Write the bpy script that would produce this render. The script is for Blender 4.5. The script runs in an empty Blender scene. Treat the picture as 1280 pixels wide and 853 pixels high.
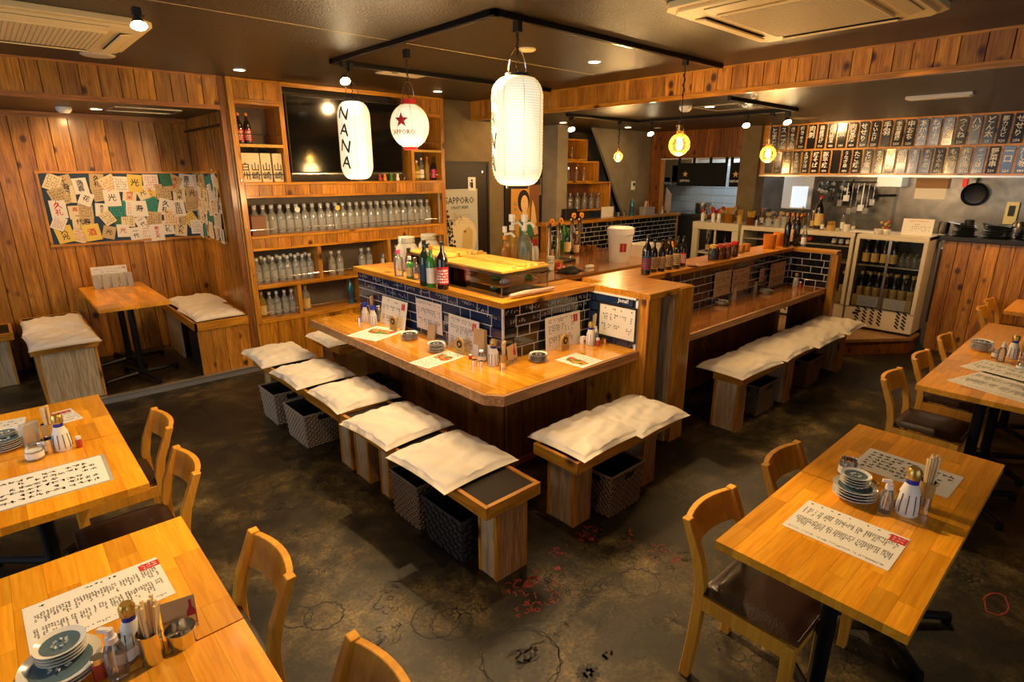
import bpy, bmesh, math, random
from math import pi, sin, cos, radians, sqrt, atan2
from mathutils import Vector, Matrix
random.seed(7)
SC = bpy.context.scene
C = SC.collection
# ------------------------------------------------------------------ camera
YAW, PITCH, FPX = radians(47.714), radians(16.476), 715.33
CAMZ = 1.8
cd = bpy.data.cameras.new('camera'); cam = bpy.data.objects.new('camera', cd); C.objects.link(cam)
cd.sensor_width = 36.0; cd.lens = FPX / 1280 * 36.0; cd.clip_start = 0.05; cd.clip_end = 60
cam.location = (0, 0, CAMZ); cam.rotation_euler = (pi/2 - PITCH, 0, YAW - pi/2)
SC.camera = cam
SC.view_settings.view_transform = 'Standard'; SC.view_settings.look = 'None'
SC.view_settings.gamma = 1.0; SC.view_settings.use_curve_mapping = False
SC.view_settings.exposure = 0.75
# ------------------------------------------------------------------ world (dim overcast daylight reaching in through the windows)
W = bpy.data.worlds.new('world'); SC.world = W; W.use_nodes = True
W.node_tree.nodes['Background'].inputs[0].default_value = (0.80, 0.88, 1.0, 1)
W.node_tree.nodes['Background'].inputs[1].default_value = 0.45
# ------------------------------------------------------------------ room lamps
def look(o, t):
    d = Vector(t) - o.location
    o.rotation_euler = d.to_track_quat('-Z', 'Y').to_euler()
def lamp(kind, name, loc, power, col, size=.05, target=None, spot=90, blend=.6, sy=None):
    l = bpy.data.lights.new(name, kind); l.energy = power; l.color = col
    if kind == 'AREA':
        l.size = size
        if sy: l.shape = 'RECTANGLE'; l.size_y = sy
    else:
        l.shadow_soft_size = size
    if kind == 'SPOT': l.spot_size = radians(spot); l.spot_blend = blend
    o = bpy.data.objects.new(name, l); C.objects.link(o); o.location = loc
    if target: look(o, target)
    return o
WARM = (1.0, 0.58, 0.24); WARM2 = (1.0, 0.66, 0.32); DAY = (0.82, 0.90, 1.0)
# daylight at the two window openings of the street side
lamp('AREA', 'window_daylight', (-2.15, 2.9, 1.45), 20, DAY, 3.6, (0.6, 3.2, .4), sy=1.5)
lamp('AREA', 'window_daylight', (0.9, -1.85, 1.5), 4, DAY, 2.6, (1.6, 2.0, .4), sy=1.3)
# track spots and recessed spots
SPOTS = [((2.03, 2.75, 2.44), (2.05, 0.22, .6), 235, 58), ((1.2, 1.5, 2.5), (-.05, 1.5, .7), 85, 95), ((0.9, 2.9, 2.5), (0.0, 2.8, .7), 46, 90),
         ((1.95, 2.05, 2.48), (1.45, 2.3, .4), 27, 90), ((2.45, 2.6, 2.48), (2.3, 1.9, .7), 20, 85), ((2.04, 3.9, 2.36), (1.8, 3.4, .7), 30, 85),
         ((2.35, 3.1, 2.45), (2.45, 3.0, 1.1), 30, 85), ((4.1, 1.3, 2.5), (4.2, .4, .7), 44, 95), ((3.2, 1.2, 2.5), (3.6, 1.8, .4), 26, 90), ((.4, 1.2, 2.45), (1.9, 2.6, .3), 20, 90),
         ((3.2, 4.2, 2.5), (2.7, 5.4, 1.5), 36, 100), ((2.2, 4.6, 2.5), (2.0, 5.4, 1.3), 16, 100),
         ((0.79, 5.9, 2.28), (0.7, 6.6, 1.2), 22, 120), ((-.6, 5.9, 2.28), (-.3, 6.6, 1.2), 14, 120), ((1.2, 6.1, 2.28), (1.2, 6.0, .5), 8, 120),
         ((5.3, 3.3, 2.3), (4.6, 3.6, .9), 30, 110), ((5.6, 2.7, 2.3), (5.2, 2.0, .7), 15, 95), ((6.4, 2.2, 2.33), (6.7, 1.8, .8), 12, 100),
         ((6.0, .6, 2.3), (7.1, .5, .9), 42, 110), ((4.5, -.1, 2.5), (5.5, .4, .6), 26, 110), ((6.7, 2.9, 2.3), (7.5, 2.2, 2.05), 22, 120),
         ((8.1, 2.4, 2.3), (8.9, 2.4, 1.5), 26, 130), ((4.6, 4.5, 2.3), (4.7, 5.4, 1.6), 22, 110), ((6.4, 4.1, 2.3), (6.6, 5.2, 1.7), 12, 70)]
for i, (p, t, e, s) in enumerate(SPOTS):
    lamp('SPOT', 'ceiling_spot', p, e, WARM2 if i < 9 else WARM, .035, t, s, .7)
lamp('AREA', 'kitchen_tube', (8.2, 1.5, 2.3), 12, (1.0, .88, .70), 1.6, (8.6, 1.5, 1.0), sy=.3)
lamp('AREA', 'kitchen_tube', (8.9, 4.4, 2.2), 7, (.85, .92, 1.0), .9, (9.2, 4.6, 1.0), sy=.3)

# ------------------------------------------------------------------ pixel -> room helpers (1280 x 853 frame of the photograph)
_f = Vector((cos(YAW)*cos(PITCH), sin(YAW)*cos(PITCH), -sin(PITCH)))
_r = Vector((sin(YAW), -cos(YAW), 0)); _u = _r.cross(_f)
def ray(px, py): return _r*((px-640)/FPX) + _u*((426.5-py)/FPX) + _f
def at(px, py, z):
    d = ray(px, py); t = (z-CAMZ)/d.z; return Vector((d.x*t, d.y*t, z))
def onX(px, py, X):
    d = ray(px, py); t = X/d.x; return Vector((X, d.y*t, CAMZ+d.z*t))
def onY(px, py, Y):
    d = ray(px, py); t = Y/d.y; return Vector((d.x*t, Y, CAMZ+d.z*t))
def zat(py, X, Y):
    b = (426.5-py)/FPX          # (v.u)/(v.f) = b
    h = X*_u.x + Y*_u.y; k = X*_f.x + Y*_f.y
    return CAMZ + (b*k - h)/(_u.z - b*_f.z)

# ------------------------------------------------------------------ materials
MATS = {}
def nt(name):
    m = bpy.data.materials.new(name); m.use_nodes = True; MATS[name] = m
    t = m.node_tree; return m, t, t.nodes, t.links, t.nodes['Principled BSDF']
def simple(name, col, rough=.5, metal=0, emis=None, es=0, coat=0, spec=.5, bump=0, bscale=60, var=0, trans=0, ior=1.45, alpha=1):
    m, t, N, L, P = nt(name)
    P.inputs['Base Color'].default_value = (*col, 1); P.inputs['Roughness'].default_value = rough; P.inputs['Metallic'].default_value = metal
    P.inputs['Coat Weight'].default_value = coat; P.inputs['Coat Roughness'].default_value = .08
    P.inputs['Specular IOR Level'].default_value = spec; P.inputs['Transmission Weight'].default_value = trans; P.inputs['IOR'].default_value = ior
    if emis: P.inputs['Emission Color'].default_value = (*emis, 1); P.inputs['Emission Strength'].default_value = es
    if bump or var:
        tc = N.new('ShaderNodeTexCoord'); n = N.new('ShaderNodeTexNoise'); n.inputs['Scale'].default_value = bscale; n.inputs['Detail'].default_value = 4
        L.new(tc.outputs['Object'], n.inputs['Vector'])
        if bump:
            b = N.new('ShaderNodeBump'); b.inputs['Strength'].default_value = bump; b.inputs['Distance'].default_value = .01
            L.new(n.outputs['Fac'], b.inputs['Height']); L.new(b.outputs['Normal'], P.inputs['Normal'])
        if var:
            mx = N.new('ShaderNodeMix'); mx.data_type = 'RGBA'
            mx.inputs['A'].default_value = (*[c*(1-var) for c in col], 1); mx.inputs['B'].default_value = (*[min(1, c*(1+var)) for c in col], 1)
            L.new(n.outputs['Fac'], mx.inputs['Factor']); L.new(mx.outputs['Result'], P.inputs['Base Color'])
    return m
def ramp(N, stops):
    r = N.new('ShaderNodeValToRGB'); e = r.color_ramp.elements
    while len(e) > 1: e.remove(e[-1])
    e[0].position = stops[0][0]; e[0].color = (*stops[0][1], 1)
    for p, c in stops[1:]:
        x = e.new(p); x.color = (*c, 1)
    return r
def wood(name, dark, light, axis='Z', scale=1.0, rough=.35, coat=.3, knots=True, knotcol=(.07, .018, .004), tone=.35, bump=.15, grain=1.0, generated=False):
    """procedural timber: grain stretched along one axis, knots, a tone of its own for each piece"""
    m, t, N, L, P = nt(name)
    tc = N.new('ShaderNodeTexCoord'); oi = N.new('ShaderNodeObjectInfo')
    vm = N.new('ShaderNodeVectorMath'); vm.operation = 'ADD'
    sc = N.new('ShaderNodeVectorMath'); sc.operation = 'SCALE'
    cmb = N.new('ShaderNodeCombineXYZ')
    for i in range(3): L.new(oi.outputs['Random'], cmb.inputs[i])
    L.new(cmb.outputs[0], sc.inputs[0]); sc.inputs['Scale'].default_value = 23.7
    L.new(tc.outputs['Object'], vm.inputs[0]); L.new(sc.outputs[0], vm.inputs[1])
    mp = N.new('ShaderNodeMapping'); s = [14*scale]*3; s['XYZ'.index(axis)] = .9*scale
    mp.inputs['Scale'].default_value = s; L.new(vm.outputs[0], mp.inputs['Vector'])
    n1 = N.new('ShaderNodeTexNoise'); n1.inputs['Scale'].default_value = 1.6; n1.inputs['Detail'].default_value = 6; n1.inputs['Distortion'].default_value = 1.1
    L.new(mp.outputs[0], n1.inputs['Vector'])
    n2 = N.new('ShaderNodeTexNoise'); n2.inputs['Scale'].default_value = 9; n2.inputs['Detail'].default_value = 3
    L.new(mp.outputs[0], n2.inputs['Vector'])
    r1 = ramp(N, [(.28, dark), (.5, tuple((a+b)/2 for a, b in zip(dark, light))), (.72, light)]); L.new(n1.outputs['Fac'], r1.inputs[0])
    mx = N.new('ShaderNodeMix'); mx.data_type = 'RGBA'; mx.blend_type = 'MULTIPLY'; mx.inputs['Factor'].default_value = .62*grain
    r2 = ramp(N, [(.36, (.42, .36, .30)), (.56, (1, 1, 1))]); L.new(n2.outputs['Fac'], r2.inputs[0])
    L.new(r1.outputs[0], mx.inputs['A']); L.new(r2.outputs[0], mx.inputs['B'])
    # tone per piece
    mr = N.new('ShaderNodeMapRange'); mr.inputs['To Min'].default_value = 1-tone; mr.inputs['To Max'].default_value = 1+tone*.7
    L.new(oi.outputs['Random'], mr.inputs['Value'])
    hs = N.new('ShaderNodeHueSaturation'); L.new(mx.outputs['Result'], hs.inputs['Color']); L.new(mr.outputs['Result'], hs.inputs['Value'])
    last = hs.outputs['Color']
    if knots:
        mk = N.new('ShaderNodeMapping'); s = [8.5*scale]*3; s['XYZ'.index(axis)] = 6.0*scale; mk.inputs['Scale'].default_value = s
        L.new(vm.outputs[0], mk.inputs['Vector'])
        v = N.new('ShaderNodeTexVoronoi'); v.inputs['Scale'].default_value = .8; L.new(mk.outputs[0], v.inputs['Vector'])
        rk = ramp(N, [(.10, (1, 1, 1)), (.14, (.6, .6, .6)), (.21, (0, 0, 0))]); L.new(v.outputs['Distance'], rk.inputs[0])
        mk2 = N.new('ShaderNodeMix'); mk2.data_type = 'RGBA'; L.new(rk.outputs[0], mk2.inputs['Factor'])
        L.new(last, mk2.inputs['A']); mk2.inputs['B'].default_value = (*knotcol, 1); last = mk2.outputs['Result']
    L.new(last, P.inputs['Base Color'])
    P.inputs['Roughness'].default_value = rough; P.inputs['Coat Weight'].default_value = coat; P.inputs['Coat Roughness'].default_value = .12
    if bump:
        b = N.new('ShaderNodeBump'); b.inputs['Strength'].default_value = bump; b.inputs['Distance'].default_value = .004
        L.new(n2.outputs['Fac'], b.inputs['Height']); L.new(b.outputs['Normal'], P.inputs['Normal'])
    return m
wood('pine_board', (.30, .10, .006), (.70, .31, .022), 'Z', rough=.32, coat=.35)
wood('pine_board_dark', (.16, .048, .006), (.38, .13, .016), 'Z', rough=.4, coat=.2)
wood('pine_bright', (.38, .125, .010), (.74, .33, .040), 'Z', rough=.35, coat=.3)
wood('pine_rail_x', (.36, .115, .014), (.64, .25, .04), 'X', knots=False, tone=.15)
wood('pine_rail_y', (.34, .105, .013), (.60, .23, .035), 'Y', knots=False, tone=.15)
wood('pine_rail_z', (.36, .115, .014), (.64, .25, .04), 'Z', knots=False, tone=.15)
wood('orange_wood_x', (.46, .17, .010), (.76, .34, .026), 'X', rough=.3, tone=.15, scale=.8)
wood('orange_wood_y', (.46, .17, .010), (.76, .34, .026), 'Y', rough=.3, tone=.15, scale=.8)
wood('orange_wood_z', (.44, .16, .010), (.74, .33, .026), 'Z', rough=.35, tone=.15, scale=.8)
wood('stave_x', (.80, .29, .008), (1.0, .46, .026), 'X', knots=False, rough=.30, coat=.15, tone=.28, grain=.38, bump=.03)
wood('stave_y', (.80, .29, .008), (1.0, .46, .026), 'Y', knots=False, rough=.30, coat=.15, tone=.28, grain=.38, bump=.03)
wood('counter_gloss_x', (.64, .255, .010), (.90, .43, .028), 'X', knots=False, rough=.12, coat=1, tone=.22, grain=.5, bump=0)
wood('counter_gloss_y', (.64, .255, .010), (.90, .43, .028), 'Y', knots=False, rough=.12, coat=1, tone=.22, grain=.5, bump=0)
wood('counter_edge', (.38, .17, .05), (.62, .31, .11), 'X', knots=False, rough=.4, tone=.1, scale=.6)
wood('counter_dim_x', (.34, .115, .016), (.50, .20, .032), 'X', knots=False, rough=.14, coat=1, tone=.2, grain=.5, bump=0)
wood('ash_laminate', (.50, .36, .19), (.68, .51, .29), 'Z', knots=False, rough=.45, coat=0, tone=.1, scale=.8)
wood('brown_laminate', (.34, .17, .06), (.50, .27, .10), 'Z', knots=False, rough=.45, coat=0, tone=.1, scale=.8)
wood('chair_wood', (.64, .27, .022), (.90, .42, .035), 'Z', knots=False, rough=.35, tone=.08, scale=.7, grain=.3, coat=.15)
wood('yellow_board', (.62, .34, .045), (.80, .48, .085), 'Y', knots=False, rough=.4, coat=.2, tone=.12)
wood('box_side', (.15, .055, .018), (.26, .10, .03), 'Z', knots=False, rough=.5, tone=.1)
wood('step_wood', (.32, .17, .06), (.48, .27, .10), 'Y', rough=.4, tone=.1)
simple('tile_navy', (.012, .028, .085), .10, coat=.6, spec=.7)
simple('tile_black', (.008, .010, .014), .10, coat=.6, spec=.7)
simple('grout', (.72, .71, .66), .8)
simple('black_metal', (.012, .012, .013), .38, .6)
simple('black_plastic', (.015, .014, .013), .4)
simple('chrome', (.75, .74, .72), .18, 1)
simple('steel', (.42, .41, .38), .28, 1, bump=.05, bscale=30)
simple('steel_dark', (.16, .16, .15), .35, .9, bump=.05, bscale=30)
simple('brass', (.75, .5, .18), .22, 1)
simple('leather', (.020, .007, .004), .36, coat=.12, bump=.12, bscale=140)
simple('cushion_cloth', (.80, .73, .62), .9, spec=.15, bump=.6, bscale=11, var=.07)
simple('seat_pad_dark', (.018, .010, .005), .6, bump=.1, spec=.2)
simple('paper', (.80, .76, .66), .7)
simple('paper_warm', (.78, .66, .40), .75)
simple('paper_yellow', (.78, .58, .12), .75)
simple('paper_tan', (.56, .42, .22), .8)
simple('paper_green', (.05, .22, .12), .75)
simple('paper_teal', (.04, .26, .22), .75)
simple('ink', (.015, .013, .012), .6)
simple('ink_red', (.55, .02, .02), .6)
simple('ink_red_dull', (.30, .04, .03), .7)
simple('ink_white', (.85, .84, .78), .6)
simple('ink_gold', (.75, .48, .10), .5)
simple('white_plastic', (.80, .78, .72), .35)
simple('cream_plastic', (.66, .56, .36), .4)
simple('fridge_enamel', (.70, .62, .46), .35)
simple('fridge_dark', (.02, .02, .02), .4)
simple('ac_plastic', (.82, .64, .30), .45)
simple('ac_line', (.46, .36, .19), .6)
simple('ac_dark', (.03, .025, .015), .7)
simple('ceramic', (.80, .78, .70), .15, coat=.6)
simple('ceramic_blue', (.10, .16, .19), .15, coat=.6)
simple('ceramic_dark', (.03, .035, .04), .2, coat=.6)
simple('red_plastic', (.60, .015, .01), .35)
simple('blue_plastic', (.02, .03, .35), .3)
simple('pink_plastic', (.75, .06, .22), .35)
simple('green_glass_dark', (.012, .035, .012), .06, coat=.6)
simple('dark_glass', (.010, .006, .004), .06, coat=.7)
simple('amber_glass', (.10, .028, .004), .06, coat=.7)
simple('green_glass', (.04, .22, .03), .08, coat=.6)
simple('blue_glass', (.01, .14, .20), .08, coat=.6)
simple('gold_foil', (.62, .40, .10), .3, .8)
simple('orange_cap', (.72, .26, .03), .5)
simple('label_red', (.42, .015, .02), .5)
simple('label_gold', (.66, .48, .16), .5)
simple('label_white', (.80, .78, .70), .6)
simple('label_navy', (.015, .05, .10), .5)
simple('label_kraft', (.58, .40, .20), .6)
simple('dark_wood_door', (.014, .006, .003), .45, bump=.15, bscale=30)
simple('door_trim', (.012, .007, .005), .5)
simple('chopstick', (.78, .58, .28), .6)
simple('plant_green', (.05, .22, .02), .5)
simple('food_red', (.45, .05, .02), .4)
simple('food_brown', (.22, .09, .03), .5)
simple('tv_black', (.004, .004, .004), .08, coat=.5)
simple('cloth_grey', (.12, .14, .15), .9, bump=.4, bscale=30)
simple('towel_pink', (.55, .36, .28), .9, bump=.4, bscale=60)
simple('cloth_black', (.006, .006, .007), .9)
simple('cable', (.03, .015, .008), .6)
simple('rope', (.05, .02, .012), .7)
simple('cardboard', (.36, .20, .09), .8)
simple('bamboo', (.55, .33, .09), .5)
simple('skin_tone_paint', (.80, .52, .24), .6)
simple('poster_orange', (.62, .30, .05), .6)
simple('poster_grey', (.50, .50, .42), .55)
simple('wicker', (.20, .13, .07), .55, spec=.5)
simple('wicker_grey', (.40, .32, .22), .5, spec=.5)
simple('wicker_black', (.022, .021, .020), .5)
simple('kerb_metal', (.62, .56, .42), .3, .8)
simple('kerb_concrete', (.20, .19, .17), .7, bump=.3, bscale=20)
simple('tile_white_far', (.48, .56, .60), .3, emis=(.6, .8, .95), es=0.0)
simple('window_day', (.7, .8, .85), .4, emis=(.75, .88, 1.0), es=.45)
# emitters
simple('lamp_glow', (1, .9, .7), .5, emis=(1, .80, .48), es=28)
simple('filament', (1, .8, .4), .5, emis=(1, .62, .20), es=160)
simple('downlight_glow', (1, .9, .7), .5, emis=(1, .82, .50), es=4.0)
def thin_glass(name, tint, white=0.0, rough=.04, refl=.35, wcol=(.8, .8, .74)):
    m, t, N, L, P = nt(name); out = N['Material Output']
    tr = N.new('ShaderNodeBsdfTransparent'); tr.inputs[0].default_value = (*tint, 1)
    gl = N.new('ShaderNodeBsdfGlossy'); gl.inputs['Roughness'].default_value = rough
    fr = N.new('ShaderNodeLayerWeight'); fr.inputs['Blend'].default_value = refl
    mx = N.new('ShaderNodeMixShader'); L.new(fr.outputs['Fresnel'], mx.inputs[0]); L.new(tr.outputs[0], mx.inputs[1]); L.new(gl.outputs[0], mx.inputs[2])
    last = mx
    if white:
        df = N.new('ShaderNodeBsdfDiffuse'); df.inputs[0].default_value = (*wcol, 1)
        m2 = N.new('ShaderNodeMixShader'); m2.inputs[0].default_value = white; L.new(mx.outputs[0], m2.inputs[1]); L.new(df.outputs[0], m2.inputs[2]); last = m2
    L.new(last.outputs[0], out.inputs[0]); return m
thin_glass('clear_glass', (.93, .94, .90), .10, refl=.4)
thin_glass('bottle_glass', (.92, .93, .86), .24, rough=.06, refl=.55)
thin_glass('pane_glass', (.96, .97, .96), 0, .02, .2)
thin_glass('cloudy_glass', (.85, .86, .8), .35)
thin_glass('amber_liquid', (.85, .50, .12), .25, wcol=(.6, .3, .04))
thin_glass('yellow_liquid', (.92, .75, .30), .3, wcol=(.75, .55, .12))
thin_glass('bulb_glass', (1.0, .86, .55), .05, .05, .35, wcol=(1, .8, .4))
def lantern_mat(name, es):
    m, t, N, L, P = nt(name)
    P.inputs['Base Color'].default_value = (.82, .74, .55, 1); P.inputs['Roughness'].default_value = .7
    lw = N.new('ShaderNodeLayerWeight'); lw.inputs['Blend'].default_value = .5
    r = ramp(N, [(0, (1, .93, .72)), (.55, (1, .84, .50)), (.9, (.9, .60, .24))]); L.new(lw.outputs['Facing'], r.inputs[0])
    tc = N.new('ShaderNodeTexCoord'); sp = N.new('ShaderNodeSeparateXYZ'); L.new(tc.outputs['Object'], sp.inputs[0])
    m1 = N.new('ShaderNodeMath'); m1.operation = 'MULTIPLY'; m1.inputs[1].default_value = 2*pi/.0125; L.new(sp.outputs['Z'], m1.inputs[0])
    m2 = N.new('ShaderNodeMath'); m2.operation = 'SINE'; L.new(m1.outputs[0], m2.inputs[0])
    rr = ramp(N, [(.0, (.72, .64, .52)), (.35, (1, 1, 1))]); m3 = N.new('ShaderNodeMath'); m3.operation = 'MULTIPLY_ADD'; m3.inputs[1].default_value = .5; m3.inputs[2].default_value = .5
    L.new(m2.outputs[0], m3.inputs[0]); L.new(m3.outputs[0], rr.inputs[0])
    mu = N.new('ShaderNodeMix'); mu.data_type = 'RGBA'; mu.blend_type = 'MULTIPLY'; mu.inputs['Factor'].default_value = 1
    L.new(r.outputs[0], mu.inputs['A']); L.new(rr.outputs[0], mu.inputs['B'])
    L.new(mu.outputs['Result'], P.inputs['Emission Color']); P.inputs['Emission Strength'].default_value = es
    return m
lantern_mat('lantern_paper', .52)
simple('menu_black', (.008, .008, .009), .16, coat=.5, spec=.7, bump=.04, bscale=14)
def ceiling_mat():
    m, t, N, L, P = nt('ceiling_paint')
    tc = N.new('ShaderNodeTexCoord'); n = N.new('ShaderNodeTexNoise'); n.inputs['Scale'].default_value = 90; n.inputs['Detail'].default_value = 3
    L.new(tc.outputs['Object'], n.inputs['Vector'])
    r = ramp(N, [(.3, (.016, .010, .003)), (.7, (.046, .029, .008))]); L.new(n.outputs['Fac'], r.inputs[0]); L.new(r.outputs[0], P.inputs['Base Color'])
    b = N.new('ShaderNodeBump'); b.inputs['Strength'].default_value = .7; b.inputs['Distance'].default_value = .006
    L.new(n.outputs['Fac'], b.inputs['Height']); L.new(b.outputs['Normal'], P.inputs['Normal']); P.inputs['Roughness'].default_value = .38
ceiling_mat()
def plaster(name, a, b_):
    m, t, N, L, P = nt(name)
    tc = N.new('ShaderNodeTexCoord'); n = N.new('ShaderNodeTexNoise'); n.inputs['Scale'].default_value = 5; n.inputs['Detail'].default_value = 8; n.inputs['Distortion'].default_value = .6
    L.new(tc.outputs['Object'], n.inputs['Vector'])
    r = ramp(N, [(.3, a), (.7, b_)]); L.new(n.outputs['Fac'], r.inputs[0]); L.new(r.outputs[0], P.inputs['Base Color'])
    b = N.new('ShaderNodeBump'); b.inputs['Strength'].default_value = .2; L.new(n.outputs['Fac'], b.inputs['Height']); L.new(b.outputs['Normal'], P.inputs['Normal'])
    P.inputs['Roughness'].default_value = .75
plaster('plaster_olive', (.15, .105, .045), (.21, .155, .07))
plaster('plaster_grey', (.20, .17, .11), (.27, .23, .16))
plaster('shelf_back', (.16, .13, .09), (.23, .19, .14))
plaster('stainless_wall', (.16, .145, .12), (.30, .27, .22))
MATS['stainless_wall'].node_tree.nodes['Principled BSDF'].inputs['Metallic'].default_value = .75
MATS['stainless_wall'].node_tree.nodes['Principled BSDF'].inputs['Roughness'].default_value = .3
def floor_mat():
    m, t, N, L, P = nt('concrete_floor')
    tc = N.new('ShaderNodeTexCoord')
    a = N.new('ShaderNodeTexNoise'); a.inputs['Scale'].default_value = 1.7; a.inputs['Detail'].default_value = 12; a.inputs['Roughness'].default_value = .72; a.inputs['Distortion'].default_value = .25
    b = N.new('ShaderNodeTexNoise'); b.inputs['Scale'].default_value = 9; b.inputs['Detail'].default_value = 12; b.inputs['Roughness'].default_value = .7; b.inputs['Distortion'].default_value = .3
    c = N.new('ShaderNodeTexNoise'); c.inputs['Scale'].default_value = 70; c.inputs['Detail'].default_value = 2
    for n in (a, b, c): L.new(tc.outputs['Object'], n.inputs['Vector'])
    r = ramp(N, [(.38, (.005, .0033, .001)), (.48, (.018, .0125, .0042)), (.55, (.060, .043, .015)), (.66, (.16, .118, .050))]); L.new(a.outputs['Fac'], r.inputs[0])
    r2 = ramp(N, [(.36, (.18, .16, .13)), (.52, (.9, .9, .9)), (.68, (1.9, 1.8, 1.55))]); L.new(b.outputs['Fac'], r2.inputs[0])
    mx = N.new('ShaderNodeMix'); mx.data_type = 'RGBA'; mx.blend_type = 'MULTIPLY'; mx.inputs['Factor'].default_value = .75
    L.new(r.outputs[0], mx.inputs['A']); L.new(r2.outputs[0], mx.inputs['B'])
    r3 = ramp(N, [(.35, (.45, .45, .45)), (.62, (1.35, 1.3, 1.2))]); L.new(c.outputs['Fac'], r3.inputs[0])
    m3 = N.new('ShaderNodeMix'); m3.data_type = 'RGBA'; m3.blend_type = 'MULTIPLY'; m3.inputs['Factor'].default_value = .8
    L.new(mx.outputs['Result'], m3.inputs['A']); L.new(r3.outputs[0], m3.inputs['B']); L.new(m3.outputs['Result'], P.inputs['Base Color'])
    rr = N.new('ShaderNodeMapRange'); rr.inputs['To Min'].default_value = .32; rr.inputs['To Max'].default_value = .62; L.new(b.outputs['Fac'], rr.inputs['Value']); L.new(rr.outputs['Result'], P.inputs['Roughness'])
    bp = N.new('ShaderNodeBump'); bp.inputs['Strength'].default_value = .25; bp.inputs['Distance'].default_value = .004; L.new(b.outputs['Fac'], bp.inputs['Height']); L.new(bp.outputs['Normal'], P.inputs['Normal'])
floor_mat()

# ------------------------------------------------------------------ mesh helpers
class MB:
    def __init__(s): s.v = []; s.f = []
    def add(s, vs, fs):
        o = len(s.v); s.v += [tuple(v) for v in vs]; s.f += [tuple(i+o for i in f) for f in fs]; return s
    def box(s, x0, x1, y0, y1, z0, z1, M=None):
        vs = [Vector(p) for p in ((x0,y0,z0),(x1,y0,z0),(x1,y1,z0),(x0,y1,z0),(x0,y0,z1),(x1,y0,z1),(x1,y1,z1),(x0,y1,z1))]
        if M: vs = [M @ v for v in vs]
        return s.add(vs, [(0,3,2,1),(4,5,6,7),(0,1,5,4),(1,2,6,5),(2,3,7,6),(3,0,4,7)])
    def quad(s, a, b, c, d): return s.add([a, b, c, d], [(0,1,2,3)])
    def prism(s, pts, z0, z1):
        n = len(pts); vs = [(x, y, z0) for x, y in pts] + [(x, y, z1) for x, y in pts]
        return s.add(vs, [tuple(range(n))[::-1], tuple(range(n, 2*n))] + [(i, (i+1) % n, n+(i+1) % n, n+i) for i in range(n)])
    def lathe(s, prof, n=16, cx=0, cy=0, z=0, capb=True, capt=True):
        o = []; fs = []
        for r, h in prof:
            for i in range(n):
                a = 2*pi*i/n; o.append((cx+r*cos(a), cy+r*sin(a), z+h))
        for k in range(len(prof)-1):
            for i in range(n):
                j = (i+1) % n; fs.append((k*n+i, k*n+j, (k+1)*n+j, (k+1)*n+i))
        if capb: fs.append(tuple(range(n))[::-1])
        if capt: fs.append(tuple((len(prof)-1)*n+i for i in range(n)))
        return s.add(o, fs)
    def tube(s, path, r, n=6, cap=True):
        path = [Vector(p) for p in path]; o = []; fs = []; rs = r if isinstance(r, (list, tuple)) else [r]*len(path)
        for k, p in enumerate(path):
            d = (path[min(k+1, len(path)-1)] - path[max(k-1, 0)])
            if d.length < 1e-9: d = Vector((0, 0, 1))
            d.normalize()
            a = Vector((0, 0, 1)) if abs(d.z) < .9 else Vector((1, 0, 0))
            x = d.cross(a).normalized(); y = d.cross(x)
            for i in range(n):
                t = 2*pi*i/n; o.append(p + (x*cos(t) + y*sin(t))*rs[k])
        for k in range(len(path)-1):
            for i in range(n):
                j = (i+1) % n; fs.append((k*n+i, k*n+j, (k+1)*n+j, (k+1)*n+i))
        if cap: fs.append(tuple(range(n))[::-1]); fs.append(tuple((len(path)-1)*n+i for i in range(n)))
        return s.add(o, fs)
    def sphere(s, c, r, n=12, m=8, sz=1):
        prof = [(max(1e-4, r*sin(pi*k/m)), -r*sz*cos(pi*k/m)) for k in range(m+1)]
        return s.lathe(prof, n, c[0], c[1], c[2])
    def mesh(s, name, bevel=0, smooth=False, seg=1):
        me = bpy.data.meshes.new(name); me.from_pydata(s.v, [], s.f)
        bm = bmesh.new(); bm.from_mesh(me); bmesh.ops.recalc_face_normals(bm, faces=bm.faces)
        if bevel: bmesh.ops.bevel(bm, geom=bm.edges[:], offset=bevel, segments=seg, affect='EDGES', clamp_overlap=True)
        bm.to_mesh(me); bm.free()
        if smooth:
            me.polygons.foreach_set('use_smooth', [True]*len(me.polygons))
            try: me.set_sharp_from_angle(angle=radians(38))
            except Exception: pass
        return me
    def build(s, name, mat, parent=None, bevel=0, smooth=False, seg=1):
        return link(name, s.mesh(name, bevel, smooth, seg), mat, parent)
def link(name, me, mat, parent=None):
    o = bpy.data.objects.new(name, me); C.objects.link(o)
    if mat and not me.materials: me.materials.append(MATS[mat])
    if parent: o.parent = parent
    return o
def tag(o, label=None, cat=None, group=None, kind=None):
    if label: o['label'] = label
    if cat: o['category'] = cat
    if group: o['group'] = group
    if kind: o['kind'] = kind
    return o
def thing(name, label, cat, loc=(0, 0, 0), rz=0, group=None):
    o = bpy.data.objects.new(name, None); C.objects.link(o); o.location = loc; o.rotation_euler = (0, 0, rz); o.empty_display_size = .05
    return tag(o, label, cat, group)
def struct(name, mb, mat, parent=None, **k):
    o = mb.build(name, mat, parent, **k)
    if not parent: o['kind'] = 'structure'
    return o
def dup(root, loc=None, rz=None, label=None, group=None, parent=None):
    r = root.copy(); C.objects.link(r)
    if loc is not None: r.location = loc
    if rz is not None: r.rotation_euler = (0, 0, rz)
    if label: r['label'] = label
    if group: r['group'] = group
    for ch in KIDS(root):
        c = ch.copy(); C.objects.link(c); c.parent = r
        for g in KIDS(ch):
            d = g.copy(); C.objects.link(d); d.parent = c
    return r
def KIDS(o): return [c for c in o.children]
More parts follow.
